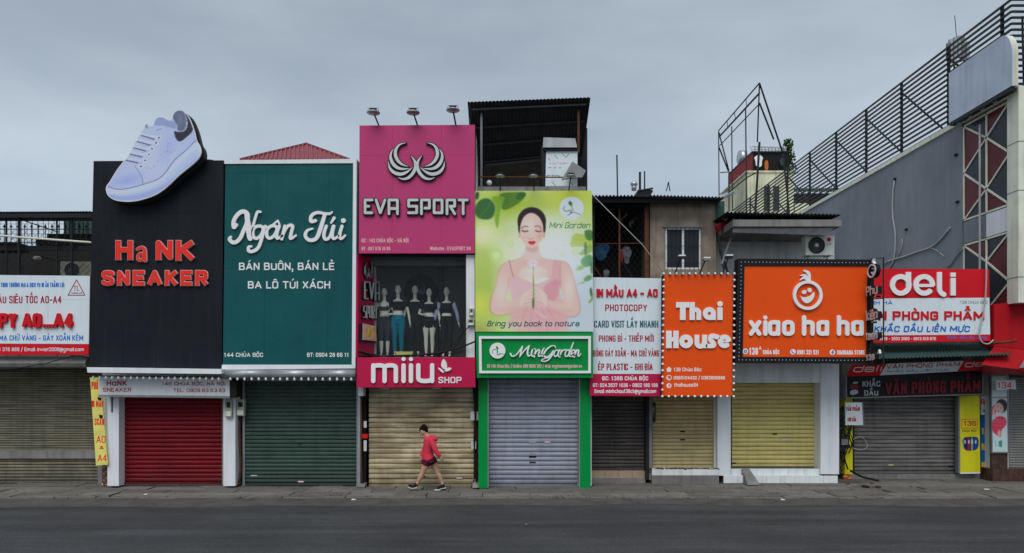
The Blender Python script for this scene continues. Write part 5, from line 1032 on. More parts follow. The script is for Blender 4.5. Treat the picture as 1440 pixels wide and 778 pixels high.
vt = thing('roof_ventilator', 'round metal turbine ventilator on the corrugated roof', 'ventilator', P(891.5,268,2)); build(MB().lathe(P(891.5,268,2), [(.07,0),(.075,.12),(.05,.14)], 14), 'neck', M['steel'], vt, True)
build(MB().lathe(P(891.5,262.5,2), [(.04,0),(.09,.03),(.11,.07),(.09,.12),(.0,.15)], 16), 'turbine', M['tank'], vt, True)
mono(MB().box(wx(897,2.2),wx(918,2.2),2.2,2.9,wz(270,2.2),wz(267,2.2)).beam(P(898,268.5,2.2),P(918,265,2.2),.06,.04), 'roof_flashing', M['darkmetal'], 'dark slanted scrap of sheet on the corrugated roof', 'sheet')
mono(MB().beam(P(937,269,2),P(940,256,2),.025).beam(P(940,256,2),P(942,269,2),.025), 'bracket', M['darkmetal'], 'small upside down V bracket on the corrugated roof', 'bracket')

# ================================================================== 7 stucco shop
Yw = .75
mb = MB()
x0, x1, wxa, wxb = wx(914,Yw), wx(1007,Yw), wx(935.5,Yw), wx(985.5,Yw)
ztop, zb_ = wz(284,Yw), wz(560,Yw)
za, zb2 = wz(320,Yw), wz(379,Yw)
mb.box(x0,wxa,Yw,Yw+.2,zb_,ztop); mb.box(wxb,x1,Yw,Yw+.2,zb_,ztop); mb.box(wxa,wxb,Yw,Yw+.2,za,ztop); mb.box(wxa,wxb,Yw,Yw+.2,zb_,zb2); mb.box(x0,x1,Yw+.9,9,0,ztop); mb.box(x0,x1,Yw+.2,Yw+.9,za+.2,ztop-.02)
build(mb, 'wall', M['stucco'], b7)
wn = MB(); 
for a,b,c,d in ((935.7,985.3,320.2,323),(935.7,985.3,376.5,378.8),(935.7,938,323,376.5),(983,985.3,323,376.5),(959,962,323,376.5)): wn.pbox(a,b,c,d,Yw+.02,.06)
wn = build(wn, 'window', M['white'], b7)
for a, b in ((938.1,958.9),(962.1,982.9)): build(MB().pbox(a,b,323.1,376.4,Yw+.05,.01), 'pane', M['curtain'], wn)
for i in range(8): build(MB().tube([P(939+i*6.2,380,Yw-.03),P(939+i*6.2,320,Yw-.03)], .006, 5), 'bar', M['darkmetal'], wn)
for y in (324,346,370): build(MB().tube([P(935,y,Yw-.03),P(986,y,Yw-.03)], .007, 5), 'bar', M['darkmetal'], wn)
build(MB().pbox(932,988,318,319.8,Yw-.05,.1), 'lintel', M['concrete'], b7)
shutter(b7, 917, 1004, 558, 657.5, 1.2, M['ysh'], 5.2, M['concrete'], marksat=((960,607,7,2,M['fan']),(960,618.5,7,2,M['fan']),(960,656,10,1.4,M['fan'])))
ms = MB(); ms.pbox(917,1010,660,668.5,.82,.5); build(ms, 'white_step', M['plaster'], b7); build(MB().box(wx(917,.8),wx(1011,.8),.8,1.4,-.03,wz(668.6,.8)), 'step_base', M['concrete'], b7)
mm = MB()
for i in range(130):
    x = rnd.uniform(912,1010); y = 659.5 + (rnd.uniform(-.8,.6) if x > 922 else rnd.uniform(-1,6)); p = P(x,y,.83+rnd.random()*.1); r_ = rnd.uniform(.012,.032)
    mm.ball(p, r_*1.6, r_, r_*.7, 6)
build(mm, 'moss', M['moss'], b7, kind='stuff')
build(MB().pbox(913.5,917,556,664,1.1,.2), 'peeling_jamb', M['plaster'], b7); build(MB().pbox(1004.3,1008.5,556,662,1.1,.2), 'peeling_jamb', M['plaster'], b7)
rs_ = thing('round_sign', 'round black and white sign seen edge-on under the orange board', 'sign', P(919,595,.2)); build(MB().lathe(P(918.5,580,.2), [(0,0),(.27,0),(.27,.05),(.25,.06),(0,.06)], 24, (1,-.28,0)), 'disc', M['fan'], rs_); build(MB().lathe(P(920,580,.18), [(0,0),(.235,0),(.235,.015),(0,.015)], 24, (1,-.28,0)), 'disc_face', M['lilac'], rs_)
# 138B sign
t, pl = board('shop_sign', 'tall white print sign with red and green text above a crimson base', 'sign', gridq((833,390),(930,391.5),(929.5,526),(829.5,526),(0,.5,1),(0,.5,1)), -.28, .3, M['whitebd'])
build(MB().pquad([(829.5,526.1),(929.5,526.1),(928.5,557.5),(829.5,556.5)], pl, .1, .002), 'red_strip', M['magenta'], t)
letters(t, 'IN MẦU A4 - A0', 839, 924.5, 417.6, 11, pl, M['red'], .01, 1.8, halo=.4, hm=M['dred'], hdep=.03)
for s_, xa, xb, yb, h, m_, w_ in (('PHOTOCOPY',851,910,437.9,9.6,'dred',1.9),('CARD VISIT LẤY NHANH',835.5,925.7,461,10,'tealtx',1.8),('PHONG BÌ - THIẾP MỚI',842,919,480.8,9,'dred',1.6),('ĐÓNG GÁY XOẮN - MẠ CHỮ VÀNG',834,927,501.6,9,'dred',1.4),('ÉP PLASTIC - GHI ĐĨA',841,918,520.9,9.6,'dred',1.8)): text(t, s_, xa, xb, yb, h, pl, M[m_], wt=w_)
for s_, xa, xb, yb, h, w_ in (('ĐC: 138B CHÙA BỘC',847,911.5,535,5.6,1.25),('ĐT: 024.3537 1836 - 0902 180 198',834,925,544.4,5.2,1.05),('Email: minhchau138cb@gmail.com',836,922.5,552.9,5.4,1.05)): text(t, s_, xa, xb, yb, h, pl, M['lilac'], wt=w_, off=.003)
# orange studded board
t, pl = board('shop_sign', 'tall orange board edged with small white bulbs, heavy white two word lettering', 'sign', [[(933.5,386.5),(1031,386.5),(1030,557.5),(930.5,557)]], -.45, .28, M['orange'])
def arc(cx, cy, r, a0, a1, w, n=22): return stroke_polys([(cx+r*math.cos(R(a0+(a1-a0)*i/n)), cy-r*math.sin(R(a0+(a1-a0)*i/n))) for i in range(n+1)], False, w, False)
def ringp(cx, cy, r, w, n=28): return stroke_polys([(cx+r*math.cos(2*math.pi*i/n), cy+r*math.sin(2*math.pi*i/n)) for i in range(n)], True, w)
def rc(x0, y0, x1, y1): return [[(x0,y0),(x1,y0),(x1,y1),(x0,y1)]]
k1 = lambda ps: [[(x/8.644+900, y/8.644+380) for x, y in p] for p in ps]; k2 = lambda ps: [[(x/4.096+820, y/4.096+380) for x, y in p] for p in ps]
for ps in (rc(435,392,600,458)+rc(482,450,550,608), rc(598,392,662,608)+rc(682,520,738,608)+arc(672,522,38,0,90,58), ringp(838,530,50,58)+rc(856,530,916,608), rc(936,455,998,608)+circle(968,413,33)): raised(t, k1(ps), None, pl, M['lilac'], .045)
for ps in (rc(476,350,508,450)+rc(518,350,548,450)+rc(500,388,530,412), ringp(591,411,25,29), rc(640,373,667,425)+rc(683,373,712,450)+arc(672,420,20,180,330,26), drawn('~772,386,27 735,376,27 728,402,27 745,414,27 754,438,27 716,437,26',27), arc(812,411,25,8,318,28)+rc(800,406,838,416)): raised(t, k2(ps), None, pl, M['lilac'], .045)
text(t, '138 Chùa Bộc', 947.4, 986.7, 522.3, 5.2, pl, M['lilac'], wt=1); text(t, '0965104432 / 0383990888', 947.4, 1019.5, 533.8, 4.8, pl, M['lilac'], wt=1); text(t, 'thaihouse94', 948, 981.6, 544, 5.4, pl, M['lilac'], wt=1)
mb = MB(); union_mesh(fill([(936.5,519.5),(940.7,516),(945,519.5),(943.5,519.5),(943.5,523),(938,523),(938,519.5)]), pl, .004, mb); build(mb, 'house_icon', M['lilac'], t)
mb = MB(); union_mesh(drawn('o937.5,528 944,528 944,534.5 937.5,534.5|~939,530 939,532.5 941.5,533.5', .9), pl, .004, mb); build(mb, 'phone_icon', M['lilac'], t)
mb = MB(); union_mesh(circle(940.7,542.5,3.5), pl, .004, mb); ic = build(mb, 'round_icon', M['lilac'], t); mb = MB(); union_mesh(drawn('~942.3,540.3 941,540.3 941,545.3|939.7,542.4 942.4,542.4', .8), lambda a,b,c: pl(a,b,c+.005), .003, mb); build(mb, 'letter_mark', M['orange'], ic)
bm_ = MB().lathe((0,0,0), [(0,-.0),(.026,.0),(.034,.02),(.026,.045),(0,.055)], 10, (0,-1,0)).mesh('bulb'); bm_.materials.append(M['bulb']); bm_.shade_smooth()
sk = MB().lathe((0,0,0), [(0,-.06),(.026,-.06),(.026,.0),(0,.0)], 8, (0,-1,0)).mesh('bulb_socket'); sk.materials.append(M['fan'])
tlc, trc, brc, blc = (932.5,385.5),(1031.5,385.5),(1030.5,557.5),(930.5,557.5)
for a, b, n in ((tlc,trc,11),(trc,brc,19),(brc,blc,11),(blc,tlc,19)):
    for i in range(n):
        k = i/n; x, y = a[0]+(b[0]-a[0])*k, a[1]+(b[1]-a[1])*k; o = instance(bm_, 'bulb', t, pl(x, y, .05)); instance(sk, 'socket', o, pl(x, y, .045))
for i, (x, y, bx) in enumerate(((958.5,361,952),(993.5,364,987),(1025,360.5,1019))):
    tt = thing('floodlight', ['leftmost','middle','rightmost'][i]+' boxy little floodlight of three above the orange studded board', 'floodlight', P(bx,385,-.35), 'floodlights above the orange studded board'); c = Vector(P(x,y,-.75))
    build(MB().tube([P(bx-3,385,-.35), P(bx+2,372,-.5), c], .016, 5), 'arm', M['darkmetal'], tt); build(MB().box(c.x-.09,c.x+.09,c.y-.07,c.y+.07,c.z-.055,c.z+.0), 'housing', M['darkmetal'] if i != 1 else M['greymetal'], tt); build(MB().box(c.x-.085,c.x+.085,c.y-.075,c.y+.05,c.z+.002,c.z+.035), 'top_cover', M['white'], tt)
cable('cable', [P(836,277,.1),P(875,316,.0),P(905,346,-.1),P(932,383,-.3)], .01, M['wcable'], 'thin pale stay cable running diagonally across the open loft', sm=0)
# side pieces between stucco and white building
mono(MB().pbox(1007.5,1019,283,324,.7,.6), 'corrugated_panel', M['corgreen'], 'grey green sheet panel between the stucco wall and the white building', 'sheet')
mono(MB().beam(P(1008,322,.2),P(1027,311,.5),.12,.18), 'red_beam', M['redmetal'], 'stubby rusty red beam beside the pipe elbow', 'beam')
mono(MB().tube([P(1030,271,6),P(1010,279,1.5),P(995,281,.4)], .07, 10), 'pipe', M['pvc'], 'slanting grey pipe above the stucco roof edge', 'pipe', smooth=True)
mono(MB().tube([P(1018,309,.3),P(1026,301,.3),P(1030,300,.3),P(1031.5,303,.3),P(1031,330,.3)], .065, 12), 'downpipe', M['pvc'], 'grey elbow downpipe at the corner of the white building', 'pipe', smooth=True)
for i, (a_, b_) in enumerate((((1010,330),(1018,378)),((1030,330),(1015,372)),((1012,352),(1024,384)))): mono(MB().beam(P(*a_,.3),P(*b_,-.1),.045), 'strut', M['darkmetal'] if i != 1 else M['greymetal'], ['dark steel strut left of the downpipe','grey strut running down from the downpipe mouth','short dark strut at the top right of the orange studded board'][i], 'strut')

# ================================================================== 8 white building with the smiling sign
b8 = thing('shop_building', 'white building with tiled steps and a lime shutter under the black framed orange board', 'shop building', (wx(1100,.5), .5, 0))
build(MB().box(wx(1012,.9), wx(1186,.9), 1.45, 9, 0, wz(326,.9)), 'wall', M['plaster'], b8)
shutter(b8, 1028, 1149.5, 538, 656, 1.3, M['lsh'], 6.0, M['darkmetal'], marksat=((1089.5,610.5,6,1.8,M['fan']),(1104,618,9,2,M['pale']),(1031.5,651.5,7,1.8,M['fan'])))
build(MB().pbox(1009,1027.6,512,669,.88,.6), 'pillar', M['white'], b8); build(MB().pbox(1154,1180,512,667,.88,.6), 'pillar', M['white'], b8); build(MB().pbox(1149.6,1153.9,512,660,1.12,.3), 'pillar_reveal', M['white'], b8)
build(MB().pbox(1027.8,1153.8,505,538.5,.9,.5), 'lintel', M['plaster'], b8)
st = build(MB().pbox(1028,1153,659.5,669,1.02,.4), 'upper_step', M['concrete'], b8); sb_ = build(MB().box(wx(1017.5,.88),wx(1178,.88),.88,1.5,-.03,wz(669.2,.88)), 'lower_step', M['concrete'], b8)
for k in range(6):
    a_ = 1028+k*21; 
    if k == 0: a_, b_ = 1028, 1042.5
    else: a_, b_ = 1042.7+(k-1)*22.1, 1064.6+(k-1)*22.1
    build(MB().pbox(a_+.1,b_-.1,659.3,668.8,1.0,.02), 'tile', M['tile'], st)
for k in range(8):
    a_, b_ = 1017.5+k*20.1, 1037.4+k*20.1; build(MB().pbox(a_+.1,b_-.1,669.1,679.6,.86,.02), 'tile', M['tile'], sb_)
for k in range(7):
    a_ = 1019+k*19.5; build(MB().box(wx(a_,.88),wx(a_+19.2,.88),.87,1.0,wz(669.2,.88)+.001,wz(669.2,.88)+.012), 'tile', M['tile'], sb_)
r4 = [P(1043,658.5,.98),P(1053,658.5,.98),P(1069,682,.5),P(1051,682,.5)]
mono(MB().hexa([Vector(p)+Vector((0,-.02,.0)) for p in (r4[3],r4[2],r4[1],r4[0])],[Vector((r4[3][0],.9,-.01)),Vector((r4[2][0],.9,-.01)),Vector((r4[1][0],1.0,.1)),Vector((r4[0][0],1.0,.1))]), 'ramp', M['concrete'], 'narrow concrete ramp up the white tiled steps', 'ramp')
# ledge and roof
build(MB().hexa([P(1030,327,-.2),P(1163,331,-.2),P(1183,311,-.55),P(1032,309,-.55)],[P(1030,327,1.0),P(1163,331,1.0),P(1183,310,1.2),P(1032,309,1.2)]), 'canopy_underside', M['plaster'], b8)
build(MB().pbox(1031,1183.5,309,318.5,-.57,2.4), 'ledge', M['concrete'], b8)
build(MB().corr(P(1022,298.5,-.5),P(1183,302,-.5),Vector(P(1183,302,-.5))+Vector((0,7,.25)),Vector(P(1022,298.5,-.5))+Vector((0,7,.25)), 30, .025, 4), 'roof', M['corr'], b8)
build(MB().pbox(1030,1160,302.5,309,.3,.1), 'roof_beam', M['darkmetal'], b8)
for x in (1040,1100,1163): build(MB().beam(P(x,309,-.1),P(x,302,-.1),.05), 'roof_prop', M['darkmetal'], b8)
t, pl = aircon('white air conditioner with a small round logo on the wall above the smiling board', 1133, 1172.5, 331.5, 359, .1)
mb = MB(); union_mesh(circle(1165.7,337,3), pl, .004, mb); build(mb, 'round_logo', M['red'], t); text(t, 'LG', 1163, 1169, 344.5, 2.6, pl, M['greymetal'], wt=.6)
t, pl = board('shop_sign', 'orange board in a black dotted frame with a smiling face logo', 'sign', gridq((1046.5,374),(1220,374.5),(1218,502.5),(1044,502),(0,.5,1),(0,1)), -.5, .3, M['orange'])
oc = [(1037.5,364),(1228.5,365.5),(1227,511.5),(1033,510.5)]; ic_ = [(1046.5,374),(1220,374.5),(1218,502.5),(1044,502)]
for k in range(4): build(MB().pquad([oc[k],oc[(k+1)%4],ic_[(k+1)%4],ic_[k]], pl, .3, .03), 'frame', M['blk'], t)
dm = MB().lathe((0,0,0), [(0,0),(.011,.0),(.009,.01),(0,.012)], 6, (0,-1,0)).mesh('led_dot'); dm.materials.append(M['bulb'])
mid = [((o[0]+i[0])/2,(o[1]+i[1])/2) for o, i in zip(oc, ic_)]
for a, b, n in ((mid[0],mid[1],36),(mid[1],mid[2],26),(mid[2],mid[3],36),(mid[3],mid[0],26)):
    for i in range(n): k = i/n; instance(dm, 'led_dot', t, pl(a[0]+(b[0]-a[0])*k, a[1]+(b[1]-a[1])*k, .03))
g8 = (3.1125, 1010, 290)
raised(t, [[(x/3.1125+1010, y/3.1125+290) for x, y in p] for p in ringp(388,391,58,13,40)], None, pl, M['lilac'], .07, name='ring')
for s_, w_ in (('~356,325,3 372,310,12 392,325,14|~358,305,4 378,302,12 395,330,12|~372,284,6 395,292,15 397,330,8',10),('~372,378,17 374,377,17',17),('~396,368,17 397,370,17',17)): raised(t, drawn(s_, w_, *g8), None, pl, M['lilac'], .06, name='logo_piece')
mb = MB(); union_mesh(fill([(354,392),(362,400),(385,400),(405,390),(416,374),(418,392),(408,414),(388,428),(368,420)], *g8, it=1), pl, .06, mb); build(mb, 'smile', M['lilac'], t)
for s_, xa, xb in (('xiao',1052.5,1116.5),('ha',1127,1165),('ha',1176,1213.5)): letters(t, s_, xa, xb, 472.6, 29, pl, M['lilac'], .045, 5.9, True, gapf=.08)
for (x, y, c_) in ((1048.2,494.2,'blue'),(1115,495,'lilac'),(1170.6,495.5,'lilac')):
    mb = MB(); union_mesh(circle(x,y,3.9), pl, .004, mb); ic = build(mb, 'round_icon', M['lilac'], t); mb = MB()
    union_mesh(drawn(f'o{x-1.6},{y-1.6} {x+1.6},{y-1.6} {x+1.6},{y+1.6} {x-1.6},{y+1.6}' if c_=='blue' else (f'~{x+1.6},{y-2.2} {x},{y-2.2} {x},{y+2.8}|{x-1.3},{y} {x+1.6},{y}' if x > 1150 else f'~{x-1.5},{y-2} {x-1.5},{y+.5} {x+1.5},{y+2}'), 1.2), lambda a,b,c: pl(a,b,c+.005), .003, mb); build(mb, 'icon_mark', M['blue'], ic)
text(t, '138', 1053.6, 1066, 499, 10, pl, M['lilac'], wt=2); text(t, 'A', 1067, 1071, 492, 5, pl, M['lilac'], wt=1); text(t, 'CHÙA BỘC', 1072.7, 1096, 498.3, 6, pl, M['lilac'], wt=1.25); text(t, '0981 321 521', 1120.8, 1151.4, 498.6, 6.4, pl, M['lilac'], wt=1.3); text(t, 'XIAOHAHA STORE', 1177, 1216, 498.8, 6.2, pl, M['lilac'], wt=1.3)
for x in (1043,1071,1111): mono(MB().pbox(x-7 if x>1043 else x-5,x+6,537,539.5,.28,.05), 'downlight', M['lamp'], {1043:'flat downlight nearest the studded board under the white lintel',1071:'middle flat downlight under the white lintel',1111:'flat downlight farthest along the white lintel'}[x], 'lamp', 'downlights under the white lintel') if 0 else None
# projecting vertical sign, its face turned to the left
Xs = (D-1.2)*.5265; vp = Plane((Xs,0,0), (-1,-.0,0))
t = thing('hanging_sign', 'narrow black frame sign hung edge-on beside the smiling board', 'sign', (Xs, -.9, wz(512,-.9)))
ym = [(D*0)]; Ya, Yb = -1.2, -.58
build(MB().beam((Xs,Ya,wz(362,Ya)),(Xs,Ya,wz(513,Ya)),.025), 'frame_post', M['darkmetal'], t); build(MB().beam((Xs,Yb,wz(366,Yb)),(Xs,Yb,wz(511,Yb)),.025), 'frame_post', M['darkmetal'], t)
for y in (363,420,468,513): build(MB().beam((Xs,Ya,wz(y,Ya)),(Xs,Yb,wz(y+1,Yb)),.02), 'cross_bar', M['darkmetal'], t)
build(MB().beam((Xs,Yb,wz(400,Yb)),(Xs,.35,wz(400,Yb)),.03), 'wall_bracket', M['darkmetal'], t); build(MB().beam((Xs,Yb,wz(480,Yb)),(Xs,.35,wz(480,Yb)),.03), 'wall_bracket', M['darkmetal'], t)
def vs(ypx, h):   # map letter space: x 0..1 along the sign from far to near, y in px at mid depth
    return lambda a, b, c: Vector((Xs-.02-c, Yb-(a)*(Yb-Ya), EYE-(b-HY)*(D-.9)/F))
vm = vs(0,0)
for s_, yb, h, n_ in (('Phụ',415,13.5,3),('kiện',450,14.5,4),('teen',478,13,4),('138',507,9,3)):
    k = .62/((D-.9)/F); ps = [];
    sc_ = (D-.9)/F/.62
    mapx = lambda a, b, c: vm(.03+a*sc_*1.0, b, c)
    wtot = .56/((D-.9)/F); polys = []; hp = []
    for c_, x, w in layout(s_, 0, wtot*(.75 if n_ == 3 and s_ == '138' else 1), h, 4, .1):
        lp = letter_polys(c_, x, w, yb, h, 2.3, False); hpx = letter_polys(c_, x-.4, w+.8, yb+.4, h+.8, 3.1, False)
        raised(t, lp, hpx, mapx, M['silver'], .01, M['blk'], .11)
raised(t, letter_polys('A', 25, 5, 498, 6, 1.3, False), None, mapx, M['lilac'], .05)
cxr = 15.5; raised(t, stroke_polys([(cxr+11*math.cos(a_*math.pi/10), 381+8.5*math.sin(a_*math.pi/10)) for a_ in range(20)], True, 2), stroke_polys([(cxr+11*math.cos(a_*math.pi/10), 381+8.5*math.sin(a_*math.pi/10)) for a_ in range(20)], True, 3.4), mapx, M['lilac'], .01, M['blk'], .11, name='ring')
raised(t, drawn('~9,382,1.5 15,386,4 22,379,1.5|12,377,2|18,376,2|~16,371,1.5 11,367,2 14,364,1', 3), None, mapx, M['lilac'], .07, name='smile')

# ================================================================== 9 stationery shop
b9 = thing('shop_building', 'stationery shop with a taupe shutter between yellow panels under a green canopy', 'shop building', (wx(1280,2), 2.0, 0))
YD = 1.9
build(MB().box(wx(1190,YD), 13.45, YD+.25, 9, -.02, wz(380,YD)), 'wall', M['concrete'], b9)
shutter(b9, 1200, 1346, 558, 666, YD, M['tsh'], 5.6, M['darkmetal'], marksat=((1253,654,7,1.2,M['yban']),(1337,656,7,2,M['blk']),(1300,664,9,2,M['pale']),(1222,666,9,1.8,M['blk'])))
build(MB().box(wx(1188,YD),wx(1392,YD),YD-.1,YD+.3,-.03,wz(666.3,YD)), 'threshold', M['concrete'], b9)
yp = build(MB().pbox(1188,1199,558,667,YD-.35,.3), 'yellow_pillar', M['yellow'], b9)
t = thing('panel_sign', 'yellow panel numbered 136 with a picture of ring binders', 'sign', P(1363,664,YD-.3)); pl = front(YD-.3)
build(MB().pquad([(1349.5,557),(1377.5,556),(1378.5,664),(1350.5,664.5)], pl, .1), 'panel', M['yellow'], t); build(MB().pquad([(1350.5,664.6),(1378.5,664.1),(1378.5,666),(1350.5,666.5)], pl, .12), 'bottom_rail', M['white'], t); build(MB().pquad([(1347.5,557),(1349.4,557),(1350.4,666),(1348,666)], pl, .15), 'side_rail', M['greymetal'], t)
mb = MB(); union_mesh(drawn('z1352.5,590 1374.5,589.3 1374.8,601.8 1352.6,602.5', .8), pl, .003, mb); build(mb, 'number_frame', M['redletter'], t); text(t, '136', 1355, 1373, 599, 7, pl, M['dred'], wt=1.6); text(t, 'CHÙA BỘC', 1353, 1373.5, 607.5, 3.2, pl, M['rust'], wt=.6)
def binders(x, y):
    p = Paint(x, y, (196,190,30)); p.poly([(1353,616),(1360,614.5),(1372,614.5),(1376,616),(1376,630),(1370,634),(1358,634),(1354,630)], (16,30,70), 1, .8, 1)
    p.poly([(1360.5,616),(1364,616),(1364,634),(1360.5,634)], (150,26,40), 1, .6); p.poly([(1365.5,616),(1368,616),(1368,634),(1365.5,634)], (130,160,110), 1, .6); p.poly([(1369,616),(1375,616.5),(1375,630),(1369,633)], (22,52,130), 1, .6)
    for a in (1356,1361.5,1366,1371): p.poly([(a,619),(a+2,619),(a+2,624),(a,624)], (206,214,220), .9, .6)
    p.line([(1355,616),(1354,628),(1358,634)], 1, (200,206,210), .8, 1); return p.c
picture('printed_binders', t, [(1352,613),(1377,613),(1377,635.5),(1352,635.5)], pl, 50, 44, .003, binders, PM)
t = thing('panel_sign', 'tall blue panel with yellow lettering squeezed beside panel 136', 'sign', P(1386,665,YD-.1)); pl = front(YD-.12)
build(MB().pquad([(1379.5,584),(1391,583),(1392.5,664),(1380,664)], pl, .06), 'panel', M['bluep'], t); build(MB().pquad([(1391.2,557),(1394,557),(1395.5,664),(1392.7,664)], pl, .1, .03), 'frame', M['steel'], t); build(MB().pquad([(1379.5,556.5),(1391,556.5),(1391,583),(1379.5,583.5)], pl, .06), 'panel', M['white'], t)
text(t, 'FAX', 1379.8, 1387.5, 569, 8, pl, M['redletter'], wt=1.6); text(t, 'IN', 1382, 1388, 580, 4, pl, M['tealtx'], wt=1)
for s_, yb in (('VĂN',611),('PHÒNG',633),('PHẨM',659)): text(t, s_, 1380.5, 1391, yb, 9, pl, M['amber'], wt=1.3)
# black sign
pl = Plane(P(1285,540,YD-.75), (0,-1,.0))
t = thing('shop_sign', 'black sign with white and dim dark red stationery lettering over the taupe shutter', 'sign', P(1285,559,YD-.75))
build(MB().pquad([(1190.5,529.5),(1381,523.5),(1381,553.5),(1191,559)], pl, .4), 'panel', M['blk'], t)
for q in ([(1189,529),(1190.5,529),(1191,559),(1189.5,559)],[(1189.5,559),(1382.5,553.6),(1382.5,555.3),(1189.5,560.8)],[(1381,523),(1382.4,523),(1382.4,553.5),(1381,553.5)]): build(MB().pquad(q, pl, .42, .01), 'frame', M['greymetal'], t)
gt = mat('grey_acrylic_lettering', S(150,152,156), .5, .2); drl = mat('dim_red_acrylic', S(104,30,40), .5, .3)
text(t, 'KHẮC', 1212.5, 1237.5, 544, 8, pl, gt, .02, wt=1.7, slope=-.01); text(t, 'DẤU', 1215, 1234.5, 556.5, 7.6, pl, gt, .02, wt=1.7, slope=-.01)
letters(t, 'VĂN PHÒNG PHẨM', 1244, 1378, 555, 17, pl, drl, .03, 3.4, gapf=.1, slope=-.03)
for q, m_ in (([(1199,537.5),(1206.5,536.8),(1207,539),(1199.5,540)],gt),([(1195,539),(1207.5,540.5),(1208,546),(1195.5,548)],drl),([(1194.5,549.5),(1206,547.5),(1207,554),(1196,556)],gt)): mb = MB(); union_mesh(fill(q, it=1), pl, .01, mb); build(mb, 'stamp_icon', m_, t)
# slanting banner
pb = Plane(P(1285,528,YD-.8), (0,-1,-.9)); 
t = thing('banner', 'slanting red and white banner hung between the green canopy and black sign', 'banner', P(1285,528,YD-.8))
for q, m_ in (([(1198,514),(1247,512),(1237,528),(1191,529.5)],'red'),([(1247.2,512),(1355,508),(1346,522.5),(1237.2,528)],'whitebd'),([(1355.2,508),(1404,504),(1382,520.5),(1346.2,522.5)],'red')): build(MB().pquad(q, pb, .02), 'banner_section', M[m_], t)
text(t, 'deli', 1199, 1239, 523.5, 10, pb, M['lilac'], wt=1.5, slant=.4, slope=-.02); text(t, 'VĂN PHÒNG PHẨM', 1246, 1349, 519, 6.5, pb, M['dred'], wt=1.3, slant=.2, slope=-.035); text(t, 'KHẮC DẤU LIỀN MỰC', 1248, 1334, 524, 2.6, pb, M['blue'], wt=.6, slope=-.03); text(t, 'deli', 1356, 1392, 516.5, 8.5, pb, M['lilac'], wt=1.4, slant=.4, slope=-.05)
# canopy
mono(MB().corr(P(1180,506,-.05),P(1424,499,-.05),P(1392,483.5,1.7),P(1228,486,1.7), 46, .018, 4), 'canopy', M['corgreen'], 'green corrugated metal canopy under the red stationery sign', 'canopy')
mono(MB().pbox(1232,1386,476,486,1.72,.4), 'ledge', M['concrete'], 'mossy concrete ledge below the red and white stationery sign', 'ledge')
# deli board
t, pl = board('shop_sign', 'red and white stationery sign with rounded white brand lettering on top', 'sign', gridq((1200,377.5),(1391,378.5),(1391.3,418.8),(1200,420.2),(0,.5,1),(0,1)), .42, .2, M['red'])
for q in gridq((1200,420.2),(1391.3,418.8),(1392.5,470.5),(1200,472),(0,.5,1),(0,1)): build(MB().pquad(q, pl, .022, .002), 'panel', M['whitebd'], t)
build(MB().pquad([(1200,472.1),(1392.5,470.6),(1393,479.5),(1200,483)], pl, .022, .002), 'panel', M['red'], t); build(MB().pquad([(1200,420),(1392,418.6),(1393,479.3),(1200,482.8)], pl, .15, -.025), 'backing', M['steel'], t)
g9 = (4.862, 1180, 360)
k9 = lambda ps: [[(x/4.862+1180, y/4.862+360) for x, y in p] for p in ps]
for ps in (arc(416,200,57,-62,322,33,30)+rc(452,112,486,210)+arc(416,200,57,-50,-5,33,6), arc(576,200,57,-5,322,33,30)+rc(520,194,640,214), rc(664,112,696,225)+arc(722,225,42,180,262,33,10), rc(756,116,790,144)+rc(756,152,790,272)): raised(t, k9(ps), None, pl, M['lilac'], .05)
text(t, 'MINH HÀ', 1213, 1255, 428.6, 5.4, pl, M['blue'], wt=1.3, off=.003); text(t, '138 CHÙA BỘC', 1350, 1389, 427.4, 4.2, pl, M['greymetal'], wt=.6, off=.003)
text(t, 'VĂN PHÒNG PHẨM', 1206, 1383.6, 450.4, 12.6, pl, M['red'], .02, wt=3.2, off=.003); text(t, 'KHẮC DẤU LIỀN MỰC', 1229, 1363, 467, 8.6, pl, M['blue'], .01, wt=1.9, slant=.15, off=.003)
text(t, '024 3533 3528 · 3533 3560 · 0913 519 870'.replace('·','-'), 1212, 1316, 478.6, 4.4, pl, M['lilac'], wt=.9, off=.003); text(t, 'Khắc dấu lấy ngay', 1332, 1388, 476.6, 3.6, pl, M['blue'], wt=1, off=.003)
# small white sign, junction tangle
t = thing('small_sign', 'small white sign with red lettering above the cable tangle', 'sign', P(1203,598,YD-.6)); pl = front(YD-.6); build(MB().pquad([(1189,566),(1212,566),(1213.5,598),(1189,598)], pl, .06), 'panel', M['white'], t); build(MB().pquad([(1212.2,565.8),(1214,565.8),(1215.5,598),(1213.7,598)], pl, .08), 'edge', M['greymetal'], t)
text(t, 'VĂN PHẨM', 1190, 1209, 578, 5.5, pl, M['dred'], wt=1.3); text(t, 'CON DẤU', 1192, 1204, 593, 5.5, pl, M['dred'], wt=1.3)
jb = thing('cable_tangle', 'tangle of black cables and boxes on the yellow pillar', 'cables', P(1190,660,YD-.5))
for i in range(16):
    y = 570+rnd.random()*20; x = 1183+rnd.random()*12; pts = [P(x, y, YD-.45)]
    for k in range(5): x = min(1199, max(1179, x+rnd.uniform(-9,9))); y += rnd.uniform(8,20); pts.append(P(x, min(y,668), YD-.45-rnd.random()*.15))
    build(MB().tube(chaikin([tuple(p) for p in pts], False, 2), rnd.choice((.012,.016,.022)), 5), 'cable', M['cable'], jb)
for x, y, w, h in ((1188,622,9,8),(1184,632,7,6),(1193,628,6,5),(1187,608,5,6)): build(MB().pbox(x-w/2,x+w/2,y-h/2,y+h/2,YD-.62,.14), 'junction_box', M['greymetal'] if w > 7 else M['fan'], jb)
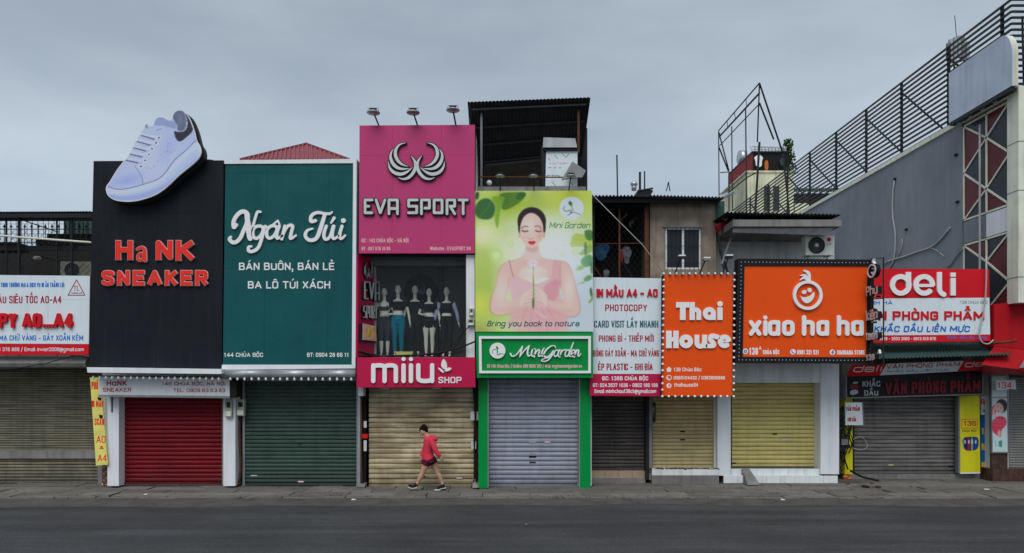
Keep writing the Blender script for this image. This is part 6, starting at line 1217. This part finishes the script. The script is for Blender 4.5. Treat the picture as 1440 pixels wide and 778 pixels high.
for i, pts in enumerate(([P(1200,618,YD-.4),P(1212,612,YD-.4),P(1222,628,YD-.4),P(1212,634,YD-.4),P(1199,630,YD-.4)],)): build(MB().tube(chaikin([tuple(p) for p in pts], False, 3), .01, 5), 'cable', M['wcable'], jb)

# ================================================================== 134 shop
b0 = thing('shop_building', 'shop at the right edge with a pale grey shutter, marble plinth and red awning', 'shop building', (wx(1430,1.4), 1.4, 0)) 
YQ = 1.5
shutter(b0, 1418, 1500, 530, 658, YQ+.3, M['wsh'], 3.6, M['greymetal'])
build(MB().box(wx(1394,YQ), wx(1418,YQ), YQ, YQ+.8, 0, wz(525,YQ)), 'pillar', M['white'], b0)
for r_ in range(3):
    for c_ in range(2): build(MB().pbox(1394.2+c_*11.6, 1405.6+c_*11.6, 637.5+r_*8, 645.2+r_*8, YQ-.03, .06), 'stone_tile', M['marble'], b0)
for c_ in range(5): build(MB().box(wx(1396+c_*22,YQ-.25), wx(1417.6+c_*22,YQ-.25), YQ-.25, YQ+.3, -.03, wz(660,YQ-.25)), 'plinth_stone', M['marble'], b0)
t = thing('poster', 'tall narrow poster of a child in red on the right hand pillar', 'poster', P(1406,637,YQ-.1)); pl = front(YQ-.1)
def childpaint(x, y):
    p = Paint(x, y, (176,198,200)); p.blob(1406,600,14,30,(196,208,210),.7,.9)
    p.poly([(1395,592),(1403,585),(1412,586),(1416,592),(1414,600),(1408,604),(1408,616),(1401,612),(1395,606)], (196,54,84), 1, 1.2, 1); p.blob(1405,610,3.2,7,(206,170,160),.9,.5); p.blob(1398,577,3,7,(196,60,90),.9,.4)
    p.blob(1408.5,571,8,9.5,(52,42,46),1,.2); p.blob(1405.5,574,5.6,7.6,(206,166,152),1,.3,-20); p.blob(1403,572,1.3,1,(60,40,40),.8,.5); p.blob(1407.5,574,1.3,1,(60,40,40),.8,.5); p.blob(1404,578.5,2,1,(170,70,70),.8,.5)
    p.line([(1400,586),(1396,578),(1402,570)], 3.5, (206,168,156), .9, 1)
    for y0 in (590,594,598): p.line([(1398,y0),(1414,y0+1)], .8, (230,180,190), .5, .8, 0)
    p.poly([(1404,621),(1409,619),(1409,629),(1405,628)], (30,110,90), .8, 1); p.line([(1399,620),(1401,628),(1404,627)], 1, (60,140,130), .7, 1); p.blob(1405,636,4,1.2,(180,170,90),.5,.8); p.line([(1396,650),(1416,650)], 1.5, (130,150,150), .7, 1, 0)
    p.line([(1396,559),(1418,559)], 2, (150,40,50), .5, 1.2, 0); return p.c
build(MB().pquad([(1393.2,529),(1417,529),(1418.8,637.5),(1394.8,637.5)], pl, .09, -.004), 'frame', M['greymetal'], t)
picture('printed_face', t, [(1394.5,529),(1415.5,529),(1417,635.5),(1396,635.5)], pl, 44, 200, .002, childpaint, PM)
text(t, '134', 1396, 1412, 548, 8, lambda a,b,c: pl(a,b,c+.004), M['greymetal'], wt=1.2)
t = thing('number_sign', 'small white hanging sign with the red number 134', 'sign', P(1415,550,YQ-.5)); pl = front(YQ-.5)
build(MB().pquad([(1401,535),(1424,534.5),(1424.5,547),(1401.5,549)], pl, .08), 'panel', M['whitebd'], t); build(MB().pquad([(1424,534),(1428,534.5),(1428.5,548),(1424.5,547.5)], pl, .1, .01), 'side', M['white'], t); text(t, '134', 1402.5, 1422.5, 546.5, 9, pl, M['redletter'], wt=1.6); build(MB().beam(P(1413,528,YQ-.5),P(1413,535,YQ-.5),.015), 'hanger', M['steel'], t)
# red awning: big fascia box and its sloping skirt
t = thing('awning', 'big red awning at the right edge beside the stationery sign', 'awning', (wx(1430,.4), .4, wz(525,.4)))
A_ = [(1398,428),(1500,417),(1500,498),(1398,487)]
build(MB().pquad(A_, front(.35), .5), 'fascia', M['redcanvas'], t)
mb = MB(); mb.hexa([P(1380,513,.0),P(1500,528,-.1),P(1500,498.3,.36),P(1398,487.2,.36)], [P(1382,513,1.2),P(1500,528,1.3),P(1500,498.3,1.3),P(1398,487.2,1.24)]); build(mb, 'skirt', M['redcanvas'], t)
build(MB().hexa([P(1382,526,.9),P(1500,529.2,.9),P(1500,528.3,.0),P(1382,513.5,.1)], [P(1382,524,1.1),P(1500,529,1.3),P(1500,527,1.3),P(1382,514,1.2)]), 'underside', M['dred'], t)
build(MB().pquad([(1434,517),(1442,505),(1460,505),(1460,518)], front(-.14), .02), 'patch', M['corg'], t)
cable('pipe', [P(1396,483,.2),P(1430,479.5,.1)], .03, M['rust'], 'thin rusty bar sticking out across the red awning', 'pipe', sm=0)

# ================================================================== 10 tall grey building
X0 = 13.6
b10 = thing('tall_building', 'tall grey blue rendered building with a white column at the right edge', 'building', (X0+3, 12, 0))
ZT = 10.58
build(MB().box(X0, X0+14, 2.45, 25, 0, ZT), 'wall', M['greywall'], b10)
build(MB().box(X0+2.9, X0+14, .42, 2.44, 0, 4.4), 'lower_wall', M['greywall'], b10)
build(MB().box(X0-.06, X0+14.05, 2.3, 25.1, ZT+.002, ZT+.14), 'coping', M['cream'], b10)
build(MB().box(X0-.0, X0+14, .385, 2.29, ZT+.0, ZT+.12), 'front_coping', M['cream'], b10)
build(MB().box(X0-.1, X0+1.6, -.05, .38, 4.93, 10.68), 'column', M['cream'], b10)
build(MB().box(X0+.25, X0+14, .43, 2.44, 4.4, 10.55), 'inner_wall', M['greywall'], b10)
for z_ in (5.6, 7.9, 9.2): build(MB().box(X0-.105, X0+1.605, -.055, .385, z_, z_+.02), 'column_joint', M['greymetal'], b10)
def sp_(Y, z): return (X0-.0, Y, z)
def tri(a, b, c, m_): build(MB().add([(X0+.02,)+p for p in (a,b,c)]+[(X0+.05,)+p for p in (a,b,c)], [(0,1,2),(5,4,3),(0,3,4,1),(1,4,5,2),(2,5,3,0)]), 'cladding_panel', m_, b10)
YL, YM, YR_ = 2.38, 1.37, .42
for zs, flip in (((10.46, 7.65), 0), ((6.9, 4.2), 1)):
    zt_, zb_ = zs; h = (zt_-zb_); m0, m1 = zt_-h*.24, zt_-h*.76; e1 = (zt_+zb_)/2
    r_, g_ = M['rglass'], M['dglass']
    if not flip:
        tri((YL,zt_),(YM,zt_),(YM,m0),g_); tri((YL,zt_),(YM,m0),(YL,e1),r_); tri((YM,m0),(YM,m1),(YL,e1),g_); tri((YL,e1),(YM,m1),(YL,zb_),r_); tri((YL,zb_),(YM,m1),(YM,zb_),g_)
        tri((YM,zt_),(YR_,zt_),(YM,m0),r_); tri((YM,m0),(YR_,zt_),(YR_,e1),g_); tri((YM,m0),(YR_,e1),(YM,m1),r_); tri((YM,m1),(YR_,e1),(YR_,zb_),g_); tri((YM,m1),(YR_,zb_),(YM,zb_),r_)
        segs = [((YL,zt_),(YM,m0)),((YM,m0),(YR_,zt_)),((YM,m0),(YL,e1)),((YM,m0),(YR_,e1)),((YL,e1),(YM,m1)),((YR_,e1),(YM,m1)),((YM,m1),(YL,zb_)),((YM,m1),(YR_,zb_))]
    else:
        tri((YL,zt_),(YM,zt_),(YM,m0),r_); tri((YL,zt_),(YM,m0),(YL,e1),g_); tri((YM,m0),(YM,m1),(YL,e1),g_); tri((YL,e1),(YM,m1),(YL,zb_),r_); tri((YL,zb_),(YM,m1),(YM,zb_),g_)
        tri((YM,zt_),(YR_,zt_),(YM,m0),g_); tri((YM,m0),(YR_,zt_),(YR_,e1),r_); tri((YM,m0),(YR_,e1),(YM,m1),g_); tri((YM,m1),(YR_,e1),(YR_,zb_),r_); tri((YM,m1),(YR_,zb_),(YM,zb_),g_)
        segs = [((YL,zt_),(YM,m0)),((YM,m0),(YR_,zt_)),((YM,m0),(YR_,e1)),((YR_,e1),(YM,m1)),((YM,m1),(YL,zb_))]
    for a_, b_ in segs + [((YL,zt_),(YL,zb_)),((YM,zt_),(YM,zb_)),((YL,zt_),(YR_,zt_)),((YL,zb_),(YR_,zb_))]:
        build(MB().beam((X0+.01,)+a_, (X0+.01,)+b_, .038, .05), 'cladding_bar', M['cream'], b10)
build(MB().box(X0, X0+.08, YM, YR_, 6.95, 7.6), 'spandrel', M['white'], b10); build(MB().box(X0, X0+.08, YM+.01, YL, 6.95, 7.6), 'spandrel', M['greywall'], b10)
cable('pipe', [(X0-.1,1.5,10.2),(X0-.1,1.5,7.5),(X0-.1,1.5,5.4),(X0-.15,1.45,4.6)], .03, M['wcable'], 'long pale pipe down the red and black glass cladding', 'pipe')
# louvre screen on the roof edge
t = thing('roof_screen', 'long louvred screen of dark horizontal bars along the roof edge', 'screen', (X0, 12, ZT+.14))
ZR = 13.2
for i in range(16):
    z = ZR-.02-i*.163
    build(MB().beam((X0+.0,24.8,z),(X0+.0,.36,z),.055,.05), 'louvre_bar', M['darkmetal'], t); build(MB().beam((X0,.36,z),(X0+12,.36,z),.055,.05), 'louvre_bar', M['darkmetal'], t)
for y in (24.6,21.4,18.6,16.0,13.4,10.8,8.3,5.85,3.2,.8): 
    build(MB().beam((X0+.06,y,ZT+.1),(X0+.06,y,ZR),.07), 'post', M['darkmetal'], t)
    if y > 1: build(MB().beam((X0+.1,y,ZR-.35),(X0+.9,y-1.6,ZT+.15),.05), 'brace', M['darkmetal'], t)
for x in (X0+.5,X0+2.5,X0+5): build(MB().beam((x,.42,ZT+.1),(x,.42,ZR),.07), 'post', M['darkmetal'], t)
build(MB().beam((X0+.4,.5,ZR-.4),(X0+1.4,1.8,ZT),.05), 'brace', M['darkmetal'], t)
# blank rounded board
t = thing('blank_billboard', 'blank pale billboard with rounded top corner on the building side', 'billboard', (X0-.4, 1, 10.6))
prof = [(2.48,10.6),(-.2,10.62)]+[(-.2, 11.45)]+[(-.2+.4*(1-math.cos(a_)), 11.45+.65*math.sin(a_)) for a_ in np.linspace(0, math.pi/2, 8)[1:]]+[(2.48,12.1)]
xa, xb = X0-.38, X0-.21; n = len(prof)
build(MB().add([(xa,y,z) for y,z in prof]+[(xa+.03,y,z) for y,z in prof], [tuple(range(n-1,-1,-1)), tuple(range(n,2*n))]+[(k,(k+1)%n,n+(k+1)%n,n+k) for k in range(n)]), 'face', M['panelw'], t)
build(MB().add([(xa+.031,y,z) for y,z in prof]+[(xb,y,z) for y,z in prof], [tuple(range(n-1,-1,-1)), tuple(range(n,2*n))]+[(k,(k+1)%n,n+(k+1)%n,n+k) for k in range(n)]), 'casing', M['cream'], t)
build(MB().box(xa,xb,-.15,2.45,10.5,10.59), 'base_rail', M['darkmetal'], t)
for i in range(8): build(MB().beam((xb-.1,.3+i*.26,10.46 if i%2 else 10.59),(xb-.1,.56+i*.26,10.59 if i%2 else 10.46),.02), 'lattice', M['steel'], t)
# radio mast behind
t = thing('radio_mast', 'cluster of aerial panels on a mast behind the louvred screen', 'mast', (wx(1349,22), 22, 8))
Zb, Ya_ = wz(120,22), 22
for dx in (-.35,.35): build(MB().beam((wx(1349,22)+dx,22,8),(wx(1349,22)+dx*.8,22,wz(60,22)),.07), 'leg', M['darkmetal'], t)
for i in range(9): build(MB().beam((wx(1349,22)-.33*(1 if i%2 else -1),22,wz(108,22)+i*.24),(wx(1349,22)+.33*(1 if i%2 else -1),22,wz(108,22)+(i+1)*.24),.04), 'lattice', M['darkmetal'], t)
for x, y0, y1 in ((1338,55,88),(1344,52,90),(1350,50,80),(1355,52,84),(1362,58,82),(1335,60,84)): build(MB().pbox(x-2,x+2,y0,y1,21.6,.2), 'aerial_panel', M['greymetal'] if x%2 else M['steel'], t)
build(MB().tube([P(1345,52,22),P(1342.5,22,22)], .02, 5), 'whip_aerial', M['darkmetal'], t)
# cables on the grey wall
wp = Plane((X0-.04,0,0), (-1,0,0))
for i, (pts, r_, m_) in enumerate((([(1258,252),(1255,275),(1255,305),(1259,325),(1259,350),(1256,370),(1250,378)],.03,'wcable'),([(1243,370),(1256,365),(1275,360),(1290,354),(1308,349),(1322,338),(1336,320)],.028,'wcable'),([(1269,336),(1268,350),(1262,362)],.02,'wcable'),([(1306,348),(1318,352),(1328,361)],.012,'wcable'),([(1345,320)][:0] or [(1354,351),(1345,360),(1338,372),(1332,377)],.02,'greymetal'))):
    cable('cable', [wp(x,y,0) for x, y in pts], r_, M[m_], ['pale cable hanging straight down the grey blue wall','thick pale cable sweeping up across the grey blue wall','short pale cable dropping to the sweeping cable','thin pale branch off the sweeping cable','dark cable curving down beside the glass cladding'][i])
cable('cable', [P(1387,360,.33),P(1387,400,.33),P(1384,440,.33),P(1376,470,.33),P(1380,482,.33),P(1390,485,.33),P(1397,478,.3)], .02, M['wcable'], 'pale cable looping down the right end of the red stationery sign')
for i, (x, y) in enumerate(((1258,252),(1344,218),(1346,284),(1274,323))): mono(MB().ball(wp(x,y,0), .05, .07, .05, 8), 'wall_anchor', M['darkmetal'], ['small dark wall anchor at the top of the hanging cable','upper dark anchor near the glass cladding','lower dark anchor near the glass cladding','dark anchor in the middle of the grey blue wall'][i], 'anchor', smooth=True)

# ================================================================== far roofs and the steel frame
fb = thing('far_building', 'mildewed pale yellow building with a red rooftop room beyond the louvred screen', 'building', (16.5, 30, 0))
XF, YF_ = wx(1050,27), 27
build(MB().box(XF, wx(1116,27), YF_, 33, 0, wz(243,27)), 'wall', M['yellowwall'], fb)
build(MB().box(XF-.08, wx(1116.6,27), YF_-.08, 33, wz(243,27), wz(240.5,27)), 'coping', M['yellowwall'], fb)
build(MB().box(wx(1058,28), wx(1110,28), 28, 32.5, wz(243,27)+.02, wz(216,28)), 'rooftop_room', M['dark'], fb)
build(MB().box(wx(1058,28)-.06, wx(1058,28)-.002, 27.9, 33, wz(256,28), wz(214,28)), 'red_wall', M['redmetal'], fb)
build(MB().box(wx(1056,28), wx(1111,28), 27.8, 32.8, wz(216,28)+.01, wz(214,28)), 'room_roof', M['darkmetal'], fb)
gr = MB()
for i in range(26): x = wx(1059+i*2, 27.7); gr.beam((x,27.7,wz(243,27.7)),(x,27.7,wz(216,27.7)),.03)
build(gr, 'window_bars', M['darkmetal'], fb, kind='stuff')
rl = MB()
for i in range(20): x0 = wx(1058+i*2.4, 28); rl.beam((x0,28,wz(214,28)),(x0+(.12 if i%2 else -.12),28,wz(206,28)),.035)
rl.beam((wx(1058,28),28,wz(206,28)),(wx(1106,28),28,wz(209,28)),.05); rl.beam((wx(1058,28),28,wz(210,28)),(wx(1106,28),28,wz(212,28)),.04); build(rl, 'roof_railing', M['steel'], fb, kind='stuff')
for x in (1088,1075): build(MB().pbox(x,x+8,262,296,26.9,.1), 'window', M['dglass'], fb)
for lb, pts, m_ in (('white shirt drying on the rooftop room', [(1060,222),(1064,219),(1070,219),(1073,223),(1071,226),(1071,235),(1063,235),(1062,226)], 'white'),('orange cloth drying beside the white shirt', [(1075,226),(1080,226),(1080,240),(1075,240)], 'orangecloth'),('blue garment drying at the right of the rooftop room', [(1096,224),(1101,222),(1104,228),(1100,234),(1097,232)], 'navy')):
    mb = MB(); union_mesh(fill(pts, it=1), front(27.55), .06, mb); mono(mb, 'drying_garment', M[m_], lb, 'clothes')
tk = thing('water_tank', 'round steel water tank behind the red rooftop wall', 'tank', P(1042,232,31)); build(MB().tube([P(1039,222,31),P(1048,222,31)], [.5,.5], 18), 'drum', M['tank'], tk, True); build(MB().box(wx(1039,31),wx(1048,31),30.7,31.3,wz(222,31)-.9,wz(222,31)-.45), 'cradle', M['darkmetal'], tk)
build(MB().box(wx(1041,31),wx(1050,31),30.5,31.5,0,wz(222,31)-.9), 'support', M['yellowwall'], tk)
# a small tree on the roof: trunk, limbs and leaves
tr_ = thing('potted_tree', 'small leafy tree growing on the roof by the rooftop room', 'tree', P(1108,243,28.3)); c = Vector(P(1107,243,28.3))
mb = MB(); mb.tube([c, c+Vector((.05,0,.8)), c+Vector((-.05,0,1.7))], [.07,.05,.03], 6); 
for k in range(7): a_ = rnd.random()*6.28; mb.tube([c+Vector((0,0,.5+k*.18)), c+Vector((math.cos(a_)*.5,math.sin(a_)*.4,.8+k*.2))], [.03,.012], 5)
build(mb, 'trunk', M['rust'], tr_)
lv = MB()
for i in range(520):
    h = rnd.random(); r_ = (.62-.35*h)*math.sqrt(rnd.random()); a_ = rnd.random()*6.28; p = c+Vector((r_*math.cos(a_)+.05, r_*math.sin(a_), -.1+h*2.3)); q = Matrix.Rotation(rnd.random()*6.28,3,'Z') @ Matrix.Rotation(rnd.random()*2-1,3,'X'); s_ = rnd.uniform(.05,.1)
    lv.add([p+q@Vector(v)*s_ for v in ((-.5,0,-1),(.5,0,-1),(.7,0,0),(0,.2,1.1),(-.7,0,0))], [(0,1,2,3,4)])
build(lv, 'foliage', M['leaf'], tr_, kind='stuff')
gb = thing('far_building', 'dark green roofed building low behind the louvred screen', 'building', (wx(1150,28), 28, 0)); build(MB().box(wx(1117,28),wx(1190,28),28,36,0,wz(272,28)), 'wall', M['dark'], gb); build(MB().corr(P(1114,270,27.6),P(1186,270,27.6),P(1180,264.5,30),P(1117,264.5,30), 22, .05, 4), 'roof', M['corgreen'], gb)
build(MB().box(wx(1118,27),wx(1140,27),27.0,27.9,0,wz(286,27)), 'annex', M['yellowwall'], gb)
# open billboard frame
t = thing('billboard_frame', 'empty rusty billboard frame rising behind the corrugated roof', 'frame', (7.9, 6, 7.4))
XB = 7.9; 
def fy(px): return XB*F/(px-CX)-D
def fp(px, py): Y_ = fy(px); return (XB, Y_, wz(py, Y_))
pts_ = {'a':(1010.5,183),'b':(1068,117)}
for a_, b_, w_ in (((1010.5,184),(1068,117),.05),((1011,193),(1068,131),.07),((1012,205),(1068,146),.04),((1010.5,184),(1011.5,310),.05),((1029,178),(1030,310),.05),((1048.5,154),(1050,310),.055),((1012,187),(1014,200),.04),((1022.5,170),(1023,180),.03),((1033,158),(1034,168),.03),((1049,139),(1050,152),.03),((1068,117),(1065,200),.055)):
    build(MB().beam(fp(*a_), fp(*b_), w_*.62), 'frame_bar', M['darkmetal'], t)
tp = Vector(fp(1068,117)); tp2 = Vector(fp(1068,145)); tl_ = Vector(fp(1011,187)); 
build(MB().beam(tp, P(1101,216,fy(1068)+1.0), .04), 'back_stay', M['darkmetal'], t); build(MB().beam(tp2, P(1088,196,fy(1068)+.8), .04), 'back_stay', M['darkmetal'], t)
build(MB().beam(P(1101,216,fy(1068)+1.0), P(1110,300,fy(1068)+1.0), .04), 'back_stay', M['darkmetal'], t)
build(MB().beam(tl_, P(1025,240,fy(1011)+.5), .035), 'back_stay', M['darkmetal'], t); build(MB().beam(Vector(fp(1011,207)), P(1024,240,fy(1011)+.5), .04), 'back_stay', M['darkmetal'], t); build(MB().beam(P(1013,243,fy(1011)+.3), P(1024,242,fy(1011)+.5), .03), 'cross_bar', M['darkmetal'], t)
build(MB().beam(P(1025,240,fy(1011)+.5), P(1025,300,fy(1011)+.5), .035), 'back_stay', M['darkmetal'], t)
build(MB().beam(Vector(fp(1068,200)), P(1062,300,fy(1068)), .055), 'frame_bar', M['darkmetal'], t)
cable('cable', [P(1022,273,4),P(1050,250,4.3),P(1063,243,4.4)], .02, M['cable'], 'thin dark wire from the pipe up to the billboard frame', sm=0)

# ================================================================== person
pe = thing('person', 'person in a coral hooded jacket and maroon shorts striding past the cream shutter', 'person', P(600,687,-.35))
YP = -.35; sp = 7.4125; q = lambda x, y, dy=0: Vector(P(x/sp+560, y/sp+590, YP))+Vector((0,dy,0))
U = (D+YP)/F/sp     # metres per zoom pixel
def tb(mb, pts, rr, n=12): mb.tube(pts, [(a*U, b*U) if isinstance((a), (int,float)) else a for a, b in rr], n)
b = MB()
b.ball(q(266,118), 36*U, .074, 46*U, 16, Matrix.Rotation(R(14),3,'Y')); b.ball(q(246,140), 20*U, .05, 30*U, 12); b.ball(q(240,150), 12*U, .03, 16*U, 8); b.ball(q(229,147), 6*U, .012, 8*U, 8); b.ball(q(236,163), 8*U, .022, 6*U, 8); b.ball(q(245,171), 13*U, .035, 10*U, 8)
b.ball(q(274,132,-.07), 6*U, .012, 10*U, 8)
tb(b, [q(280,130),q(296,165),q(322,190)], [(26,26),(24,25),(30,34)])
tb(b, [q(322,184),q(318,220),q(312,290),q(318,360),q(328,410),q(332,448)], [(22,46),(42,72),(40,64),(38,58),(48,66),(50,70)], 14)
LH, RH = -.075, .075
# left leg forward (near), right leg back
tb(b, [q(312,420,LH),q(290,475,LH),q(262,535,LH),q(254,560,LH),q(240,590,LH),q(212,640,LH),q(198,672,LH)], [(44,42),(40,40),(29,29),(26,27),(27,27),(18,18),(15,16)])
tb(b, [q(345,420,RH),q(368,480,RH),q(398,545,RH),q(412,570,RH),q(428,595,RH),q(446,640,RH),q(458,675,RH)], [(44,42),(38,40),(27,28),(26,27),(27,27),(18,18),(15,16)])
tb(b, [q(200,668,LH),q(190,692,LH),q(150,700,LH),q(118,690,LH)], [(14,18),(20,22),(16,22),(10,16)], 8); tb(b, [q(458,670,RH),q(462,696,RH),q(440,708,RH),q(412,716,RH)], [(14,18),(18,22),(14,22),(10,16)], 8)
# arms: left swings back, right hangs in front
aL = [q(345,205,-.15),q(374,262,-.19),q(398,315,-.21),q(425,355,-.20),q(446,385,-.18)]; aR = [q(308,215,.14),q(282,280,.17),q(256,335,.15),q(245,370,.12),q(238,394,.1)]
tb(b, aL, [(26,26),(22,22),(17,17),(16,16),(11,12)]); tb(b, aR, [(26,26),(22,22),(17,17),(16,16),(11,12)])
hand(b, aL[-1], aL[-1]-aL[-2], Vector((-.7,-.2,-.6)), .95, .5); hand(b, aR[-1], Vector((-.12,-.0,-1)), Vector((-1,-.2,.1)), .95, .5)
o = build(b, 'body', M['skin'], pe); remesh(o, .0085, 3)
h = MB(); h.ball(q(272,100), 40*U, .082, 40*U, 16); h.ball(q(288,118), 24*U, .07, 36*U, 12); h.ball(q(258,86), 34*U, .06, 22*U, 12); h.ball(q(240,98), 20*U, .06, 16*U, 10); h.ball(q(268,68), 22*U, .042, 22*U, 10); h.ball(q(290,78), 16*U, .035, 14*U, 8); h.ball(q(238,84), 12*U, .04, 12*U, 8); h.ball(q(226,112), 8*U, .035, 16*U, 8); h.ball(q(292,132), 14*U, .055, 20*U, 8)
o = build(h, 'hair', M['hair'], pe); remesh(o, .009, 2)
for s_ in (-.045,): build(MB().ball(q(241,138,-.046), 4*U, .006, 3.4*U, 8), 'eye', M['hair'], pe)
build(MB().beam(q(234,131,-.05), q(248,129,-.056), .006), 'eyebrow', M['hair'], pe); build(MB().ball(q(235,163,-.02), 5*U, .018, 2.4*U, 8), 'mouth', mat('lips', (.3,.08,.07), .5), pe)
j = MB()
tb(j, [q(328,186),q(322,200),q(316,245),q(312,300),q(308,355),q(316,400),q(324,418)], [(38,66),(54,92),(54,92),(54,84),(57,80),(64,86),(64,86)], 16)
tb(j, [p for p in aL[:1]]+aL[1:4]+[aL[4]-(aL[4]-aL[3])*.3], [(32,33),(30,30),(27,27),(24,24),(18,19)]); tb(j, aR[:4]+[aR[4]-(aR[4]-aR[3])*.3], [(32,33),(28,28),(24,24),(21,21),(17,18)])
tb(j, [q(306,178),q(330,182),q(360,190),q(388,203),q(402,214),q(392,226)], [(12,34),(20,48),(26,50),(24,46),(16,34),(8,22)], 12); tb(j, [q(350,196),q(372,214),q(384,230)], [(16,40),(14,36),(8,24)], 10)
tb(j, [q(268,330,-.05),q(262,372,-.06),q(260,404,-.06)], [(14,20),(16,22),(14,20)], 8)
o = build(j, 'hooded_jacket', M['jacket'], pe); remesh(o, .009, 2)
build(MB().tube([q(300,190,-.09),q(288,250,-.13),q(276,320,-.12),q(266,400,-.1)], .006, 5), 'zip', M['dred'], pe)
o = build(MB().tube([q(296,205),q(285,240),q(282,280),q(284,310)], [(10*U,40*U),(13*U,50*U),(12*U,50*U),(8*U,44*U)], 12), 'shirt', M['blackcloth'], pe, True); 
s_ = MB(); tb(s_, [q(322,396),q(328,425),q(330,448)], [(60,80),(66,84),(64,84)], 16)
tb(s_, [q(308,420,LH),q(296,448,LH),q(286,470,LH)], [(50,48),(49,50),(48,50)], 14); tb(s_, [q(345,420,RH),q(358,450,RH),q(366,466,RH)], [(50,48),(48,50),(47,50)], 14)
o = build(s_, 'shorts', M['shorts'], pe); remesh(o, .009, 2)
for nm, hp, an in (('shoe', [q(196,686,LH),q(180,690,LH),q(150,694,LH),q(120,684,LH),q(108,680,LH)], q(200,668,LH)), ('shoe', [q(480,700,RH),q(462,700,RH),q(440,708,RH),q(412,720,RH),q(402,722,RH)], q(460,680,RH))):
    g = MB(); tb(g, hp, [(14,22),(20,26),(17,27),(13,25),(5,14)], 12); tb(g, [an, hp[1]], [(20,22),(20,24)], 10); o = build(g, nm, M['shoe'], pe); remesh(o, .007, 2)
    dn = Vector((0,0,-1)); d_ = (hp[3]-hp[1]).normalized(); nn = Vector((d_.z,0,-d_.x)); nn = nn if nn.z < 0 else -nn
    g = MB(); w2 = .052; pr = [hp[0]+Vector((.02 if hp[0].x > hp[-1].x else -.02,0,0)), hp[2], hp[-1]]
    top = [p+nn*14*U for p in pr]; bot = [p+nn*20.5*U for p in pr]
    g.add([p+Vector((0,s*w2*(1 if k != 2 else .6),0)) for k, p in enumerate(top) for s in (-1,1)]+[p+Vector((0,s*w2*(1 if k != 2 else .6),0)) for k, p in enumerate(bot) for s in (-1,1)], [(0,1,3,2),(2,3,5,4),(6,8,9,7),(8,10,11,9),(0,2,8,6),(2,4,10,8),(1,7,9,3),(3,9,11,5),(0,6,7,1),(4,5,11,10)])
    build(g, 'sole', M['sole'], o)
# ================================================================== small litter on the pavement
items = [(615,690,'paper',.09,.02,'white scrap of paper on the pavement near the walking feet'),(497,704,'paper',.06,.03,'tiny white scrap at the pavement edge below the green shutter'),(685,684,'yban',.07,.06,'yellow scrap at the foot of the cream shutter'),(205,696,'paper',.05,.02,'tiny pale scrap at the road edge below the red shutter'),(1101,704,'paper',.06,.03,'white scrap on the road below the tiled steps'),(1388,689,'paper',.08,.02,'white scrap on the road edge below panel 136'),(740,738,'concrete',.02,.005,'tiny flattened pale scrap out on the asphalt')]
for x, y, m_, w_, h_, lb in items:
    Y_ = 2.868*F/(y-HY)-D if y < 700 else (2.868+.055)*F/(y-HY)-D; z = .008 if y < 700 else -.045; X_ = wx(x, Y_)
    mono(MB().add([(X_-w_,Y_-.03,z),(X_+w_*.7,Y_-.04,z),(X_+w_,Y_+.04,z+h_*.5),(X_-w_*.6,Y_+.05,z+h_),(X_,Y_,z+h_)], [(0,1,4),(1,2,4),(2,3,4),(3,0,4)]), 'litter', M[m_], lb, 'litter')
for x, Y_, r_, m_, lb in ((1192,.7,.08,'brick','broken red brick right below the cable tangle'),(1203,.35,.07,'concrete','pale lump of concrete lying on the pavement by the tiled steps'),(1217,.2,.1,'darkmetal','flat black scrap on the pavement in front of the taupe shutter'),(1226,.75,.06,'brick','small chip of red brick near the loose cable end'),(1235,.15,.09,'bed','dark clod of dirt at the pavement edge before the taupe shutter')):
    mono(MB().ball((wx(x,Y_),Y_,.01), r_*1.4, r_, r_*.45, 6, Matrix.Rotation(rnd.random()*3,3,'Z')), 'rubble_piece', M[m_], lb, 'rubble')
cable('cable', [P(1196,662,1.0),P(1206,668,.7),P(1216,672,.4),P(1226,674,.2),P(1236,676,.1)], .03, M['cable'], 'loose black cable end lying on the pavement below the tangle')
mono(MB().ball(P(1189,671,1.0), .08, .06, .07, 8).ball(P(1195,673,.9), .07, .06, .05, 8), 'rubbish_bag', M['orangecloth'], 'orange plastic rubbish at the foot of the yellow pillar', 'rubbish')
